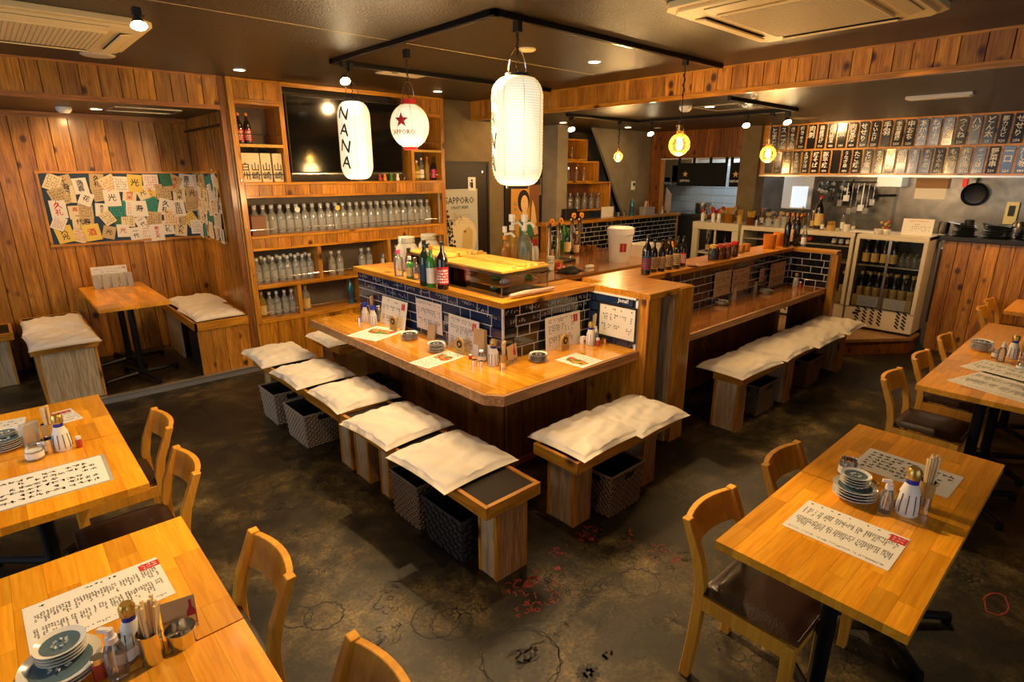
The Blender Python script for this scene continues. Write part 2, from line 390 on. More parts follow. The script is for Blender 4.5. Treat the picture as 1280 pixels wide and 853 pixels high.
def boxm(name, mat, x0, x1, y0, y1, z0, z1, parent=None, bevel=0): return MB().box(x0, x1, y0, y1, z0, z1).build(name, mat, parent, bevel)
_fc = {}
def text_data(s, size, res=1):
    k = (s, size)
    if k in _fc: return _fc[k]
    cu = bpy.data.curves.new('writing', 'FONT'); cu.body = s; cu.size = size; cu.resolution_u = res
    cu.offset = size*.012; cu.align_x = 'CENTER'; cu.align_y = 'CENTER'; cu.space_line = .95
    o = bpy.data.objects.new('writing', cu); C.objects.link(o)
    dg = bpy.context.evaluated_depsgraph_get(); me = bpy.data.meshes.new_from_object(o.evaluated_get(dg))
    bpy.data.objects.remove(o); bpy.data.curves.remove(cu); _fc[k] = me; return me
def text(s, size, mat, parent=None, M=None, name='lettering', sx=1):
    """flat lettering mesh; M maps the text plane (x right, y up) to its place"""
    me = text_data(s, size).copy()
    me.materials.clear(); me.materials.append(MATS[mat])
    if sx != 1: me.transform(Matrix.Diagonal((sx, 1, 1, 1)))
    if M is not None: me.transform(M)
    o = bpy.data.objects.new(name, me); C.objects.link(o)
    if parent: o.parent = parent
    return o
def frame_M(origin, xdir, ydir):
    x = Vector(xdir).normalized(); y = Vector(ydir).normalized(); z = x.cross(y)
    return Matrix(((x.x, y.x, z.x, origin[0]), (x.y, y.y, z.y, origin[1]), (x.z, y.z, z.z, origin[2]), (0, 0, 0, 1)))
def vtext(s): return '\n'.join(s)
def scrib(mb, M, w, h, rows, cols, rnd, cell=.8, vertical=False, th=.12, off=.0006, strokes=4):
    """small brush strokes standing for print too small to read, on the plane M; vertical: columns of characters of uneven length"""
    cw, ch = w/cols, h/rows
    if vertical:
        ch = cw*.95; rows = max(1, int(h/ch))
    for j in range(cols):
        if vertical and rnd.random() > cell: continue
        top = rnd.randint(int(rows*.55), rows) if vertical else rows
        for i in range(top):
            if not vertical and rnd.random() > cell: continue
            if vertical and rnd.random() < .08: continue
            cx = -w/2 + (j+.5)*cw; cy = h/2 - (i+.5)*ch; a = min(cw, ch)*(.95 if vertical else 1)
            for q in range(strokes):
                ang = rnd.choice([0, 0, pi/2, pi/2, .8, -.8]); ln = a*rnd.uniform(.35, .8); t = a*th
                px = cx + rnd.uniform(-.28, .28)*a; py = cy + rnd.uniform(-.28, .28)*a
                dx, dy = cos(ang)*ln/2, sin(ang)*ln/2; nx, ny = -sin(ang)*t/2, cos(ang)*t/2
                mb.quad(*[M @ Vector((px+u*dx+v*nx, py+u*dy+v*ny, off)) for u, v in ((-1,-1),(1,-1),(1,1),(-1,1))])
    return mb
def boards(parent, axis, fixed, a0, a1, z0, z1, pitch, mat, face, th=.016, gap=.004, name='plank', jitter=.25):
    """vertical boards on a plane; axis: direction the boards follow one another; face: +1/-1 side the faces look to"""
    n = max(1, round((a1-a0)/pitch)); xs = [a0]
    for i in range(1, n): xs.append(a0 + (a1-a0)*i/n + random.uniform(-jitter, jitter)*pitch*.5)
    xs.append(a1)
    for i in range(n):
        s, e = xs[i]+gap/2, xs[i+1]-gap/2; t = th + random.uniform(0, .0025)
        lo, hi = (fixed, fixed+face*t) if face > 0 else (fixed-t, fixed)
        mb = MB()
        cx = (s+e)/2; hw = (e-s)/2
        if axis == 'x': mb.box(-hw, hw, lo-fixed, hi-fixed, 0, z1-z0); loc = (cx, fixed, z0)
        else: mb.box(lo-fixed, hi-fixed, -hw, hw, 0, z1-z0); loc = (fixed, cx, z0)
        o = mb.build(name, mat, parent, bevel=.002); o.location = loc
# ================================================================== THE SETTING
CH, KH, AH = 2.555, 2.357, 2.30
XL, YB = -2.25, -1.95
SX = 4.33; AY = 6.69; SHX = 1.70; SY = 5.36
floor = struct('floor', MB().box(XL, 9.3, YB, AY, -.1, 0), 'concrete_floor')
plat = struct('floor_platform', MB().box(XL, SHX, 5.41, AY, 0, .055), 'concrete_floor')
struct('trim_1', MB().box(XL, SHX, 5.375, 5.41, 0, .048), 'kerb_concrete')
struct('trim_2', MB().box(XL, SHX, 5.368, 5.41, .048, .058), 'kerb_metal')
ceil = struct('ceiling', MB().box(XL, SX, YB, 5.44, CH, CH+.08).box(SHX-.06, SX, 5.44, 5.86, CH, CH+.08), 'ceiling_paint')
struct('wall_filler', MB().box(1.64, 1.702, 5.40, 5.46, 0.06, CH), 'pine_board_dark')
struct('ceiling_kitchen', MB().box(SX, 9.3, YB, AY, KH, KH+.08), 'ceiling_paint')
struct('ceiling_alcove', MB().box(XL, SHX, 5.44, AY, AH, AH+.08), 'ceiling_paint')
MB().box(-1, 3.9, -.0025, .0025, -.0012, 0).build('ceiling_seam', 'ac_plastic', ceil).location = (0, 3.3, CH)
# left fascia over the alcove
fas = struct('wall_fascia_left', MB().box(XL, 1.66, 5.42, 5.44, AH, CH), 'pine_board_dark')
boards(fas, 'x', 5.42, XL, 1.64, AH+.025, CH-.012, .115, 'pine_board', -1)
struct('trim_3', MB().box(XL, 1.64, 5.395, 5.42, AH-.005, AH+.03), 'pine_rail_x')
struct('trim_4', MB().box(XL, 1.64, 5.398, 5.42, CH-.014, CH), 'pine_rail_x')
# right soffit between dining room and kitchen
sof = struct('wall_soffit_right', MB().box(SX, SX+.04, YB, 5.44, KH, CH), 'pine_board_dark')
boards(sof, 'y', SX, YB, 5.44, KH+.03, CH-.012, .115, 'pine_bright', -1)
struct('trim_5', MB().box(SX-.024, SX+.03, YB, 5.44, KH-.002, KH+.032), 'orange_wood_y')
struct('trim_6', MB().box(SX-.02, SX, YB, 5.44, CH-.014, CH), 'orange_wood_y')
# alcove
wb = struct('wall_alcove_back', MB().box(XL, SHX+.03, AY, AY+.05, 0, AH), 'pine_board_dark')
boards(wb, 'x', AY, -1.6, SHX-.016, .055, AH, .137, 'pine_board', -1, jitter=.05)
ws = struct('wall_alcove_side', MB().box(SHX, SHX+.03, 5.42, AY, 0, AH), 'pine_board_dark')
boards(ws, 'y', SHX, 5.385, AY-.016, .055, AH, .093, 'pine_board', -1, jitter=.05)
struct('trim_7', MB().box(XL, SHX-.016, AY-.03, AY-.014, AH-.045, AH), 'pine_rail_x')
# walls
struct('wall_back', MB().box(SHX+.03, 5.47, 5.80, 5.86, 0, CH), 'plaster_olive')
wd = struct('wall_doors', MB().box(3.88, 5.47, 5.44, 5.50, 0, CH), 'plaster_olive')
struct('wall_left', MB().box(XL-.06, XL, YB, .9, 0, CH).box(XL-.06, XL, 5.0, AY, 0, CH).box(XL-.06, XL, .9, 5.0, 0, .55).box(XL-.06, XL, .9, 5.0, 2.3, CH), 'plaster_olive')
struct('wall_near', MB().box(XL, -.5, YB-.06, YB, 0, CH).box(2.4, 9.3, YB-.06, YB, 0, CH).box(-.5, 2.4, YB-.06, YB, 0, .7).box(-.5, 2.4, YB-.06, YB, 2.25, CH), 'plaster_olive')
# column and the stair recess
struct('wall_column', MB().box(5.47, 5.66, 5.17, 5.50, 0, KH), 'plaster_grey')
a = onY(706, 157, 5.2); d1 = onY(742, 160, 5.2); d2 = onY(793, 302, 5.2); R = onY(805, 165, 5.2)
struct('wall_stairs', MB().add([(d1.x, 5.2, KH), (R.x+.2, 5.2, KH), (R.x+.2, 5.2, 0), (d2.x+.45, 5.2, 0), (d1.x, 5.24, KH), (R.x+.2, 5.24, KH), (R.x+.2, 5.24, 0), (d2.x+.45, 5.24, 0)],
   [(0,1,2,3), (7,6,5,4), (0,4,5,1), (3,2,6,7), (0,3,7,4), (1,5,6,2)]), 'plaster_grey')
struct('wall_recess', MB().box(5.47, 9.3, 5.95, 6.0, 0, KH), 'plaster_olive')
# kitchen front partition (X = 7.5): fascia over the pass, square post, menu wall
KX = 7.5
kf = struct('wall_kitchen_fascia', MB().box(KX, KX+.03, 3.77, 5.2, 1.985, KH), 'pine_board_dark')
boards(kf, 'y', KX, 3.77, 5.18, 1.99, KH, .11, 'pine_board_dark', -1)
struct('wall_kitchen_left', MB().box(KX, KX+.05, 5.0, 5.2, 1.21, 1.985), 'pine_board_dark')
struct('wall_kitchen_post', MB().box(KX-.06, KX+.16, 3.53, 3.77, 0, KH), 'plaster_olive')
km = struct('wall_menu', MB().box(KX, KX+.03, YB, 3.53, 1.762, KH), 'orange_wood_y')
struct('trim_8', MB().box(KX-.012, KX+.03, YB, 3.53, 1.745, 1.765), 'steel')
kb = struct('wall_kitchen_back', MB().box(9.2, 9.26, YB, 6.3, 0, KH), 'stainless_wall')
for y in (1.0, 2.4, 3.6):
    MB().box(-.004, 0, -.02, .02, -1.2, 1.2).build('joint_strip', 'steel_dark', kb).location = (9.2, y, 1.16)
# far white tiles seen through the pass
ft = struct('wall_pass_tiles', MB().box(9.14, 9.16, 4.42, 6.2, .9, 2.0), 'grout')
for i in range(8):
    for j in range(9):
        o = MB().box(-.008, 0, -.095, .095, -.055, .055).build('wall_tile', 'tile_white_far', ft, bevel=.002) if (i, j) == (0, 0) else ft.children[0].copy()
        if (i, j) != (0, 0): C.objects.link(o)
        o.location = (9.14, 4.53+j*.2, 1.0+i*.12)
# windows of the street side (behind and beside the camera)
def window(n, x0, x1, y0, y1, z0, z1):
    fr = MB(); w = .05
    if x1-x0 < .1:
        fr.box(x0, x1, y0, y1, z0, z0+w).box(x0, x1, y0, y1, z1-w, z1)
        for k in range(4):
            yy = y0+(y1-y0-w)*k/3; fr.box(x0, x1, yy, yy+w, z0, z1)
    else:
        fr.box(x0, x1, y0, y1, z0, z0+w).box(x0, x1, y0, y1, z1-w, z1)
        for k in range(4):
            xx = x0+(x1-x0-w)*k/3; fr.box(xx, xx+w, y0, y1, z0, z1)
    o = fr.build('window_%d' % n, 'door_trim'); o['kind'] = 'structure'
window(1, XL-.05, XL-.01, .9, 5.0, .55, 2.3); window(2, -.5, 2.4, YB-.05, YB-.01, .7, 2.25)

# ---- doors
dl = onY(607.5, 205, 5.44).x; DT = 1.885
dm = MB().box(3.90, dl, -.012, .0, 0, DT)
d = dm.build('door_1', 'dark_wood_door'); d.location = (0, 5.44, 0); d['kind'] = 'structure'
MB().box(3.88, dl+.03, -.022, 0, DT, DT+.03).box(dl, dl+.03, -.022, 0, 0, DT).build('door_frame', 'door_trim', d)
MB().lathe([(.018, 0), (.018, .012), (.012, .02)], 12).build('door_peephole', 'chrome', d).matrix_local = Matrix.Translation((dl-.08, -.012, 1.80)) @ Matrix.Rotation(pi/2, 4, 'X')
sg = onY(590, 230, 5.42)
s = MB().box(-.055, .055, -.004, 0, -.075, .075).build('door_sign', 'label_white', d); s.location = (sg.x, -.014, sg.z)
MB().box(-.016, .016, -.006, -.004, -.045, .02).box(-.012, .012, -.006, -.004, .028, .05).box(-.03, -.02, -.006, -.004, -.03, .02).build('sign_figure', 'ink', s)
x0, x1 = onY(632, 220, 5.44).x, onY(677, 220, 5.44).x
d2_ = MB().box(x0, x1, -.012, 0, 0, DT).build('door_2', 'dark_wood_door'); d2_.location = (0, 5.44, 0); d2_['kind'] = 'structure'
MB().box(x0-.03, x1+.0, -.022, 0, DT, DT+.03).box(x0-.03, x0, -.022, 0, 0, DT).build('door_frame', 'door_trim', d2_)
MB().box(-.008, .008, -.02, 0, -.11, .11).build('door_handle', 'chrome', d2_).location = (x1-.05, -.02, onY(676, 233, 5.44).z)

# ---- poster 1 : beer poster on the first door
tl, br = onY(553, 237, 5.42), onY(598, 318, 5.42); pw, ph = (br.x-tl.x)+.06, tl.z-br.z
cx, cz = (tl.x-.06+br.x)/2, (tl.z+br.z)/2
po = thing('poster', 'pale grey beer poster with black lettering and a round glass on the left dark door', 'poster', (cx, 5.4245, cz))
MB().box(-pw/2, pw/2, -.002, 0, -ph/2, ph/2).build('sheet', 'poster_grey', po)
PM = lambda x, z, off=.003: frame_M((x, -off, z), (1, 0, 0), (0, 0, 1))
text('SAPPORO', .105, 'ink', po, PM(.02, ph*.33), sx=.92)
text('DRAFT BEER', .045, 'ink', po, PM(.02, ph*.23), sx=1.0)
mb = MB(); scrib(mb, PM(.12, ph*.06), .2, .12, 4, 14, random, .95, strokes=2); mb.build('small_print', 'ink', po)
def disc(cx, cz, rx, rz, off, n=28): return [(cx+rx*cos(2*pi*i/n), -off, cz+rz*sin(2*pi*i/n)) for i in range(n)]
MB().add(disc(.06, -ph*.22, .20, .24, .0035), [tuple(range(28))]).build('glass_ring', 'paper_warm', po)
MB().add([(.03, -.0045, -ph*.40), (.19, -.0045, -ph*.40), (.20, -.0045, -ph*.12), (.14, -.0045, -ph*.06), (.05, -.0045, -ph*.12)], [(0,1,2,3,4)]).build('drink_shape', 'label_gold', po)
mb = MB()
for i in range(60):
    t_ = random.random(); x = -.19+.12*t_+random.uniform(-.05, .05); z = ph*(.12-.55*t_)+random.uniform(-.06, .06); a = random.uniform(.008, .022)
    mb.add([(x-a, -.005, z-a), (x+a, -.005, z-a*.4), (x+a*.5, -.005, z+a), (x-a*.6, -.005, z+a)], [(0,1,2,3)])
mb.build('ink_splash', 'ink', po)['kind'] = 'stuff'
mb = MB()
for i in range(70):
    x = random.gauss(.0, .07)-.06; z = random.gauss(.1, .07)*ph; a = random.uniform(.004, .012)
    mb.add([(x-a, -.0048, z-a), (x+a, -.0048, z-a*.4), (x+a*.5, -.0048, z+a), (x-a*.6, -.0048, z+a)], [(0,1,2,3)])
mb.build('speckles', 'paper_tan', po)['kind'] = 'stuff'
mb = MB(); mb.add([(.085+.02*cos(2*pi*i/5+pi/2 if 0 else pi/2+2*pi*i/10)*(1 if i % 2 == 0 else .45), -.0052, -ph*.13+.02*sin(pi/2+2*pi*i/10)*(1 if i % 2 == 0 else .45)) for i in range(10)], [tuple(range(10))]); mb.build('star_mark', 'ink', po)
# ---- poster 2 : generic vintage portrait on the second door
tl, br = onY(639, 232, 5.42), onY(673, 322, 5.42); pw, ph = br.x-tl.x, tl.z-br.z; cx, cz = (tl.x+br.x)/2, (tl.z+br.z)/2
po = thing('poster', 'orange vintage poster of a dark-haired woman in green on the second door', 'poster', (cx, 5.4245, cz))
MB().box(-pw/2, pw/2, -.002, 0, -ph/2, ph/2).build('sheet', 'poster_orange', po)
P2 = lambda pts, off: [(x*pw, -off, z*ph) for x, z in pts]
MB().add(P2([(.18, -.2), (.5, -.2), (.5, .5), (.14, .5)], .0028), [(0,1,2,3)]).build('backdrop', 'food_brown', po)
MB().add([(x*pw, -.0032, z*ph) for x, z in [(-.06+.21*cos(2*pi*i/24), .29+.15*sin(2*pi*i/24)) for i in range(24)]], [tuple(range(24))]).build('painted_hair', 'ink', po)
MB().add([(x*pw, -.0038, z*ph) for x, z in [(-.03+.13*cos(2*pi*i/24), .255+.115*sin(2*pi*i/24)) for i in range(24)]], [tuple(range(24))]).build('painted_face', 'skin_tone_paint', po)
MB().add(P2([(-.1, .16), (.04, .16), (.08, .02), (-.16, .02)], .0040), [(0,1,2,3)]).build('painted_neck', 'skin_tone_paint', po)
MB().add(P2([(-.22, .06), (-.12, .04), (-.02, -.06), (.1, .04), (.22, .04), (.3, -.3), (.28, -.5), (-.2, -.5)], .0044), [tuple(range(8))]).build('painted_dress', 'paper_green', po)
MB().add(P2([(.2, .0), (.34, -.18), (.48, -.16), (.34, .2), (.26, .3), (.22, .2)], .0050), [tuple(range(6))]).build('painted_arm', 'skin_tone_paint', po)
MB().add(P2([(.08, -.2), (.22, -.2), (.22, -.28), (.08, -.28)], .0054), [(0,1,2,3)]).build('painted_flower', 'ink_red', po)
MB().add(P2([(-.08, .285), (-.045, .29), (-.045, .28)], .0056), [(0,1,2)]).add(P2([(.02, .29), (.055, .285), (.02, .28)], .0056), [(0,1,2)]).build('painted_eyes', 'ink', po)
MB().add(P2([(-.02, .2), (.02, .2), (0, .19)], .0056), [(0,1,2)]).build('painted_mouth', 'ink_red', po)
mb = MB(); scrib(mb, PM(-.36*pw, 0, .003), .05, ph*.6, 8, 1, random, 1, strokes=5); mb.build('side_lettering', 'paper_teal', po)

# ---- ceiling equipment -------------------------------------------------
def downlight(x, y, z, lit, label, r=.048):
    t = thing('downlight', label, 'ceiling light', (x, y, z))
    MB().lathe([(r, -.004), (r*1.0, 0), (r*.85, 0), (r*.85, -.004)], 24).build('trim_ring', 'white_plastic', t)
    MB().lathe([(r*.82, -.006), (r*.82, -.001)], 20).build('diffuser', 'downlight_glow' if lit else 'label_white', t)
DL = [((299, 87), CH, 1, 'lit round recessed light above the red-labelled bottles'), ((547, 114), CH, 1, 'lit round recessed light at the right end of the shelf wall'),
      ((743, 77), CH, 1, 'lit round recessed light just right of the biggest lantern'), ((704, 153), KH, 1, 'small lit recessed light beside the grey column'),
      ((850, 157), KH, 1, 'lit round recessed light nearest the kitchen post'), ((802, 151), KH, 0, 'pale round ceiling disc above the small pendant bulb'), ((785, 159), KH, 1, 'lit recessed light over the stair wall'),
      ((822, 160), KH, 0, 'farthest pale ceiling disc before the kitchen fascia'), ((887, 133), KH, 1, 'lit recessed light right behind the wooden soffit'), ((120, 136), AH, 1, 'lit recessed light in the alcove ceiling')]
for (px, py), z, lit, lb in DL:
    p = at(px, py, z); downlight(p.x, p.y, z, lit, lb)
p = at(122, 68, CH); t = MB().lathe([(.10, 0), (.10, -.006), (.085, -.012)], 32).build('ceiling_disc', 'cream_plastic', bevel=0); t.location = p; tag(t, 'large unlit cream ceiling disc beside the left air conditioner', 'ceiling cover')
p = at(659, 61, CH); t = MB().lathe([(.055, 0), (.055, -.008), (.045, -.014)], 24).build('ceiling_disc', 'ac_plastic'); t.location = p; tag(t, 'small tan ceiling disc right behind the chain of the biggest lantern', 'ceiling cover')
for (px, py), z, lb in (((857, 133), KH, 'white smoke alarm beneath the kitchen ceiling beside the big globe bulb'), ((79, 134), AH, 'white smoke alarm on the alcove ceiling')):
    p = at(px, py, z); t = thing('smoke_alarm', lb, 'smoke alarm', p)
    MB().lathe([(.055, 0), (.055, -.02), (.035, -.045), (.01, -.05)], 20).build('housing', 'white_plastic', t); MB().lathe([(.012, -.055), (.012, -.05)], 12).build('sensor', 'black_plastic', t)
p = at(508, 91, CH); t = thing('ceiling_vent', 'flat cream square vent in the dark ceiling behind the red-topped lantern', 'ceiling vent', p)
MB().box(-.19, .19, -.15, .15, -.008, 0).build('grille', 'cream_plastic', t); MB().box(-.12, -.08, -.02, .02, -.012, -.008).build('catch', 'ac_dark', t)
# flat access frames (thin light outlines)
def hatch(x0, x1, y0, y1, z, lb):
    w = .008; t = MB().box(x0, x1, y0, y0+w, z-.006, z).box(x0, x1, y1-w, y1, z-.006, z).box(x0, x0+w, y0, y1, z-.006, z).box(x1-w, x1, y0, y1, z-.006, z).build('ceiling_hatch', 'kerb_metal'); tag(t, lb, 'ceiling hatch')
p = at(180, 138, AH); hatch(p.x-.25, p.x+.25, p.y-.2, p.y+.2, AH, 'thin-framed access hatch in the alcove ceiling')
p = at(925, 132, KH); hatch(p.x-.2, p.x+.25, p.y-.1, p.y+.35, KH, 'thin-framed access hatch in the kitchen ceiling beside the track')
# fluorescent fitting
p = at(1175, 118, KH); t = thing('ceiling_lamp', 'long flat unlit white fitting on the kitchen ceiling above the menu boards', 'ceiling light', p)
MB().box(-.05, .05, -.21, .21, -.025, 0).build('housing', 'white_plastic', t, bevel=.004); MB().box(-.04, .04, -.19, .19, -.03, -.025).build('diffuser', 'label_white', t)
# cassette air conditioners
def aircon(cx, cy, rz, lx, ly, label):
    t = thing('air_conditioner', label, 'air conditioner', (cx, cy, CH), rz)
    hx, hy = lx/2, ly/2
    mb = MB(); c = .045
    pts = [(-hx+c, -hy), (hx-c, -hy), (hx, -hy+c), (hx, hy-c), (hx-c, hy), (-hx+c, hy), (-hx, hy-c), (-hx, -hy+c)]
    mb.prism(pts, -.03, 0); mb.prism([(x*.93, y*.93) for x, y in pts], -.045, -.03); mb.build('panel', 'ac_plastic', t, bevel=.003)
    g = .27*hx
    MB().box(-hx*.62, hx*.62, -hy*.62, hy*.62, -.058, -.045).build('intake_grille', 'ac_plastic', t, bevel=.006)
    mb = MB(); n = 26
    for i in range(n): x = -hx*.58+hx*1.16*i/(n-1); mb.box(x-.002, x+.002, -hy*.58, hy*.58, -.060, -.058)
    mb.build('grille_lines', 'ac_line', t)
    for sx, sy, w, h in ((0, 1, hx*.60, .030), (0, -1, hx*.60, .030), (1, 0, .030, hy*.60), (-1, 0, .030, hy*.60)):
        x, y = sx*hx*.80, sy*hy*.80
        MB().box(x-w, x+w, y-h if sy else y-h, y+h, -.047, -.044).build('air_slot', 'ac_dark', t)
        M = Matrix.Translation((x, y, -.052)) @ Matrix.Rotation(.18*(sy or 0), 4, 'X') @ Matrix.Rotation(-.18*(sx or 0), 4, 'Y')
        MB().box(-w*1.0, w*1.0, -h*1.0, h*1.0, -.004, .004, M).build('flap', 'ac_plastic', t, bevel=.002)
    return t
aircon(3.05, 1.30, 0, 1.02, .92, 'tan ceiling air conditioner at the top right above the tables')
aircon(.38, 4.19, 0, .96, .94, 'cream ceiling air conditioner at the top left over the aisle')

# lighting tracks
def track(pts, z, name_label):
    t = thing('lighting_track', name_label, 'lighting track', (0, 0, z))
    for a, b in zip(pts, pts[1:]):
        x0, x1 = sorted((a[0], b[0])); y0, y1 = sorted((a[1], b[1])); w = .017
        MB().box(x0-w, x1+w, y0-w, y1+w, -.03, 0).build('rail', 'black_metal', t, bevel=.002)
        mb = MB()
        if x1-x0 > y1-y0: mb.box(x0, x1, y0-.004, y0+.004, -.032, -.03)
        else: mb.box(x0-.004, x0+.004, y0, y1, -.032, -.03)
        mb.build('contact_strip', 'chrome', t)
track([(4.20, 2.36), (2.03, 2.36), (2.03, 4.10), (4.2, 4.10)], CH, 'black lighting track on the main ceiling carrying the paper lanterns')
track([(4.45, 2.39), (5.66, 2.39), (5.66, 4.12), (4.5, 4.12)], KH, 'black lighting track on the kitchen-side ceiling carrying spots and small bulbs')

# lanterns
def lantern(x, y, ztop, zbot, r, label, kind):
    """paper lantern; ztop/zbot of the paper body"""
    h = ztop-zbot; zc = (ztop+zbot)/2
    t = thing('paper_lantern', label, 'lantern', (x, y, zc))
    n = 34; prof = []
    def rad(u):  # u -1..1
        if kind == 'round': return r*max(.36, (1-abs(u)**2.1*.92)**.5)
        return r*(.45+.55*(1-max(0, (abs(u)-.62)/.38)**2)**.5 if abs(u) > .62 else 1-.0*u)
    for i in range(n*2+1):
        u = -1+2*i/(n*2); prof.append((rad(u)*(1.0 if i % 2 else .985), u*h/2))
    MB().lathe(prof, 40).build('paper_shade', 'lantern_paper', t, smooth=True)
    mb = MB()
    for k in range(8):
        a = 2*pi*k/8+.3; mb.tube([((rad(-1+2*i/20)-.0005)*cos(a), (rad(-1+2*i/20)-.0005)*sin(a), (-1+2*i/20)*h/2) for i in range(21)], .0016, 4)
    mb.build('paper_seams', 'paper_warm', t)
    rc = rad(1)*1.0; cm = 'red_plastic' if kind == 'round' else 'black_plastic'
    MB().lathe([(rc*1.06, 0), (rc*1.06, .018 if kind != 'round' else .03), (rc*.9, .02 if kind != 'round' else .032)], 24, z=h/2-.004).build('top_ring', cm, t)
    MB().lathe([(rc*1.0, -.016), (rc*1.04, 0)], 24, z=-h/2).build('bottom_ring', cm, t)
    mb = MB(); mb.tube([(rc*cos(a_), 0, h/2+.02+.11*sin(a_)) for a_ in [pi*i/12 for i in range(13)]], .0022, 5); mb.build('wire_handle', 'chrome', t)
    zc_ = CH-.03-zc
    MB().box(-.014, .014, -.02, .02, zc_-.05, zc_).build('track_plug', 'black_plastic', t)
    cz0 = h/2+.10; cz1 = zc_-.05; mb = MB(); k = max(4, int((cz1-cz0)/.016))
    for i in range(k):
        z = cz0+(cz1-cz0)*(i+.5)/k; hh = (cz1-cz0)/k*.75; q = i % 2
        ring = [((.007*cos(b) if q else 0), (0 if q else .007*cos(b)), z+hh*sin(b)) for b in [2*pi*j/8 for j in range(9)]]
        mb.tube(ring, .0018, 4, False)
    mb.build('chain', 'rope' if kind == 'round' else 'cable', t)
    mb = MB(); mb.tube([(.006*sin(i*1.1), .006*cos(i*1.1), cz0-.09+(cz1-cz0+.09)*i/24) for i in range(25)], .003, 5); mb.build('power_cord', 'cable', t)
    return t, rad, h
def wrap(t, rad, h, s, size, az, zoff, mat, name='lettering', rot=0, sx=1):
    me = text_data(s, size).copy(); me.materials.clear(); me.materials.append(MATS[mat])
    bm = bmesh.new(); bm.from_mesh(me); bmesh.ops.triangulate(bm, faces=bm.faces); bmesh.ops.subdivide_edges(bm, edges=[e for e in bm.edges if e.calc_length() > .012], cuts=2)
    for v in bm.verts:
        x, y = v.co.x*sx, v.co.y
        if rot: x, y = x*cos(rot)-y*sin(rot), x*sin(rot)+y*cos(rot)
        z = y+zoff; u = max(-1, min(1, 2*z/h)); r = rad(u)+.003; a = az+x/max(r, .03); v.co = (r*cos(a), r*sin(a), z)
    bm.to_mesh(me); bm.free(); o = bpy.data.objects.new(name, me); C.objects.link(o); o.parent = t; return o
L = ((2.10, 3.985, 127, 224, .113, 'long white paper lantern with black letters, leftmost of the three hanging lanterns', 'long', 'NANA', 204),
     (2.178, 2.353, 96, 232, .135, 'largest white paper lantern hanging nearest the camera at the centre', 'long', 'NANA', 158),
     (2.137, 3.32, 130, 184, .122, 'round white paper lantern with a red star and red rings', 'round', None, 213))
for x, y, pt, pb, r, lb, kd, tx, az in L:
    zt, zb = zat(pt, x, y), zat(pb, x, y)
    t, rad, h = lantern(x, y, zt, zb, r, lb, kd)
    if tx:
        for i, chh in enumerate(tx): wrap(t, rad, h, chh, h*.215, radians(az), h*(.33-.205*i), 'ink', sx=1.0, rot=radians(-12))
    else:
        me = MB(); R_ = .047
        pts = [(R_*cos(pi/2+pi*i/5)*(1 if i % 2 == 0 else .42), R_*sin(pi/2+pi*i/5)*(1 if i % 2 == 0 else .42)) for i in range(10)]
        vs = [(0, 0)]+pts; a0 = radians(az)
        me.add([((rad(0)+.003)*cos(a0+x_/rad(0)), (rad(0)+.003)*sin(a0+x_/rad(0)), y_+.025) for x_, y_ in vs], [(0, i, i % 10+1) for i in range(1, 11)])
        me.build('red_star', 'ink_red', t)
        wrap(t, rad, h, 'SAPPORO', .040, a0, -.045, 'ink_red_dull', sx=.95)
    b = bpy.data.lights.new('lantern_bulb', 'POINT'); b.energy = 14; b.color = WARM2; b.shadow_soft_size = r*.9
    o = bpy.data.objects.new('lantern_bulb', b); C.objects.link(o); o.location = (x, y, zb-.22)
# globe pendants
def pendant(px, py, X, Y, z0, r, label):
    zc = zat(py, X, Y); t = thing('pendant_bulb', label, 'pendant lamp', (X, Y, zc))
    MB().sphere((0, 0, 0), r, 24, 14, 1.04).build('globe', 'bulb_glass', t, smooth=True)
    mb = MB()
    for k in range(5):
        a = 2*pi*k/5; mb.tube([(r*.16*cos(a), r*.16*sin(a), -r*.45), (r*.28*cos(a+.3), r*.28*sin(a+.3), 0), (r*.16*cos(a+.6), r*.16*sin(a+.6), r*.5)], r*.035, 5)
    mb.build('filament', 'filament', t)
    MB().lathe([(r*.36, r*.8), (r*.33, r*1.25), (r*.30, r*1.3)], 16).build('neck', 'bulb_glass', t, smooth=True)
    MB().lathe([(r*.34, r*1.2), (r*.34, r*1.75), (r*.2, r*1.85)], 16).build('socket', 'brass', t)
    MB().tube([(0, 0, r*1.8), (0, 0, z0-zc-.06)], .0035, 6).build('cord', 'cable', t)
    mb = MB(); mb.tube([(.008*cos(i*1.2), .008*sin(i*1.2), z0-zc-.10-.012*i) for i in range(14)], .0035, 5); mb.build('cord_knot', 'cable', t)
    MB().box(-.013, .013, -.018, .018, z0-zc-.06, z0-zc-.028).build('track_plug', 'black_plastic', t)
    b = bpy.data.lights.new('bulb_light', 'POINT'); b.energy = 9*(r/.06)**2*(2.2 if px == 775 else 1); b.color = (1, .6, .24); b.shadow_soft_size = r*1.3
    o = bpy.data.objects.new('bulb_light', b); C.objects.link(o); o.location = (X, Y, zc-r*2.1)
pendant(847, 181, 3.74, 2.36, CH, .074, 'largest clear globe bulb hanging in front of the soffit')
pendant(775, 196, 5.33, 4.12, KH, .052, 'small globe bulb hanging before the grey stair wall')
pendant(969, 193, 5.66, 2.60, KH, .075, 'clear globe bulb hanging before the menu boards')
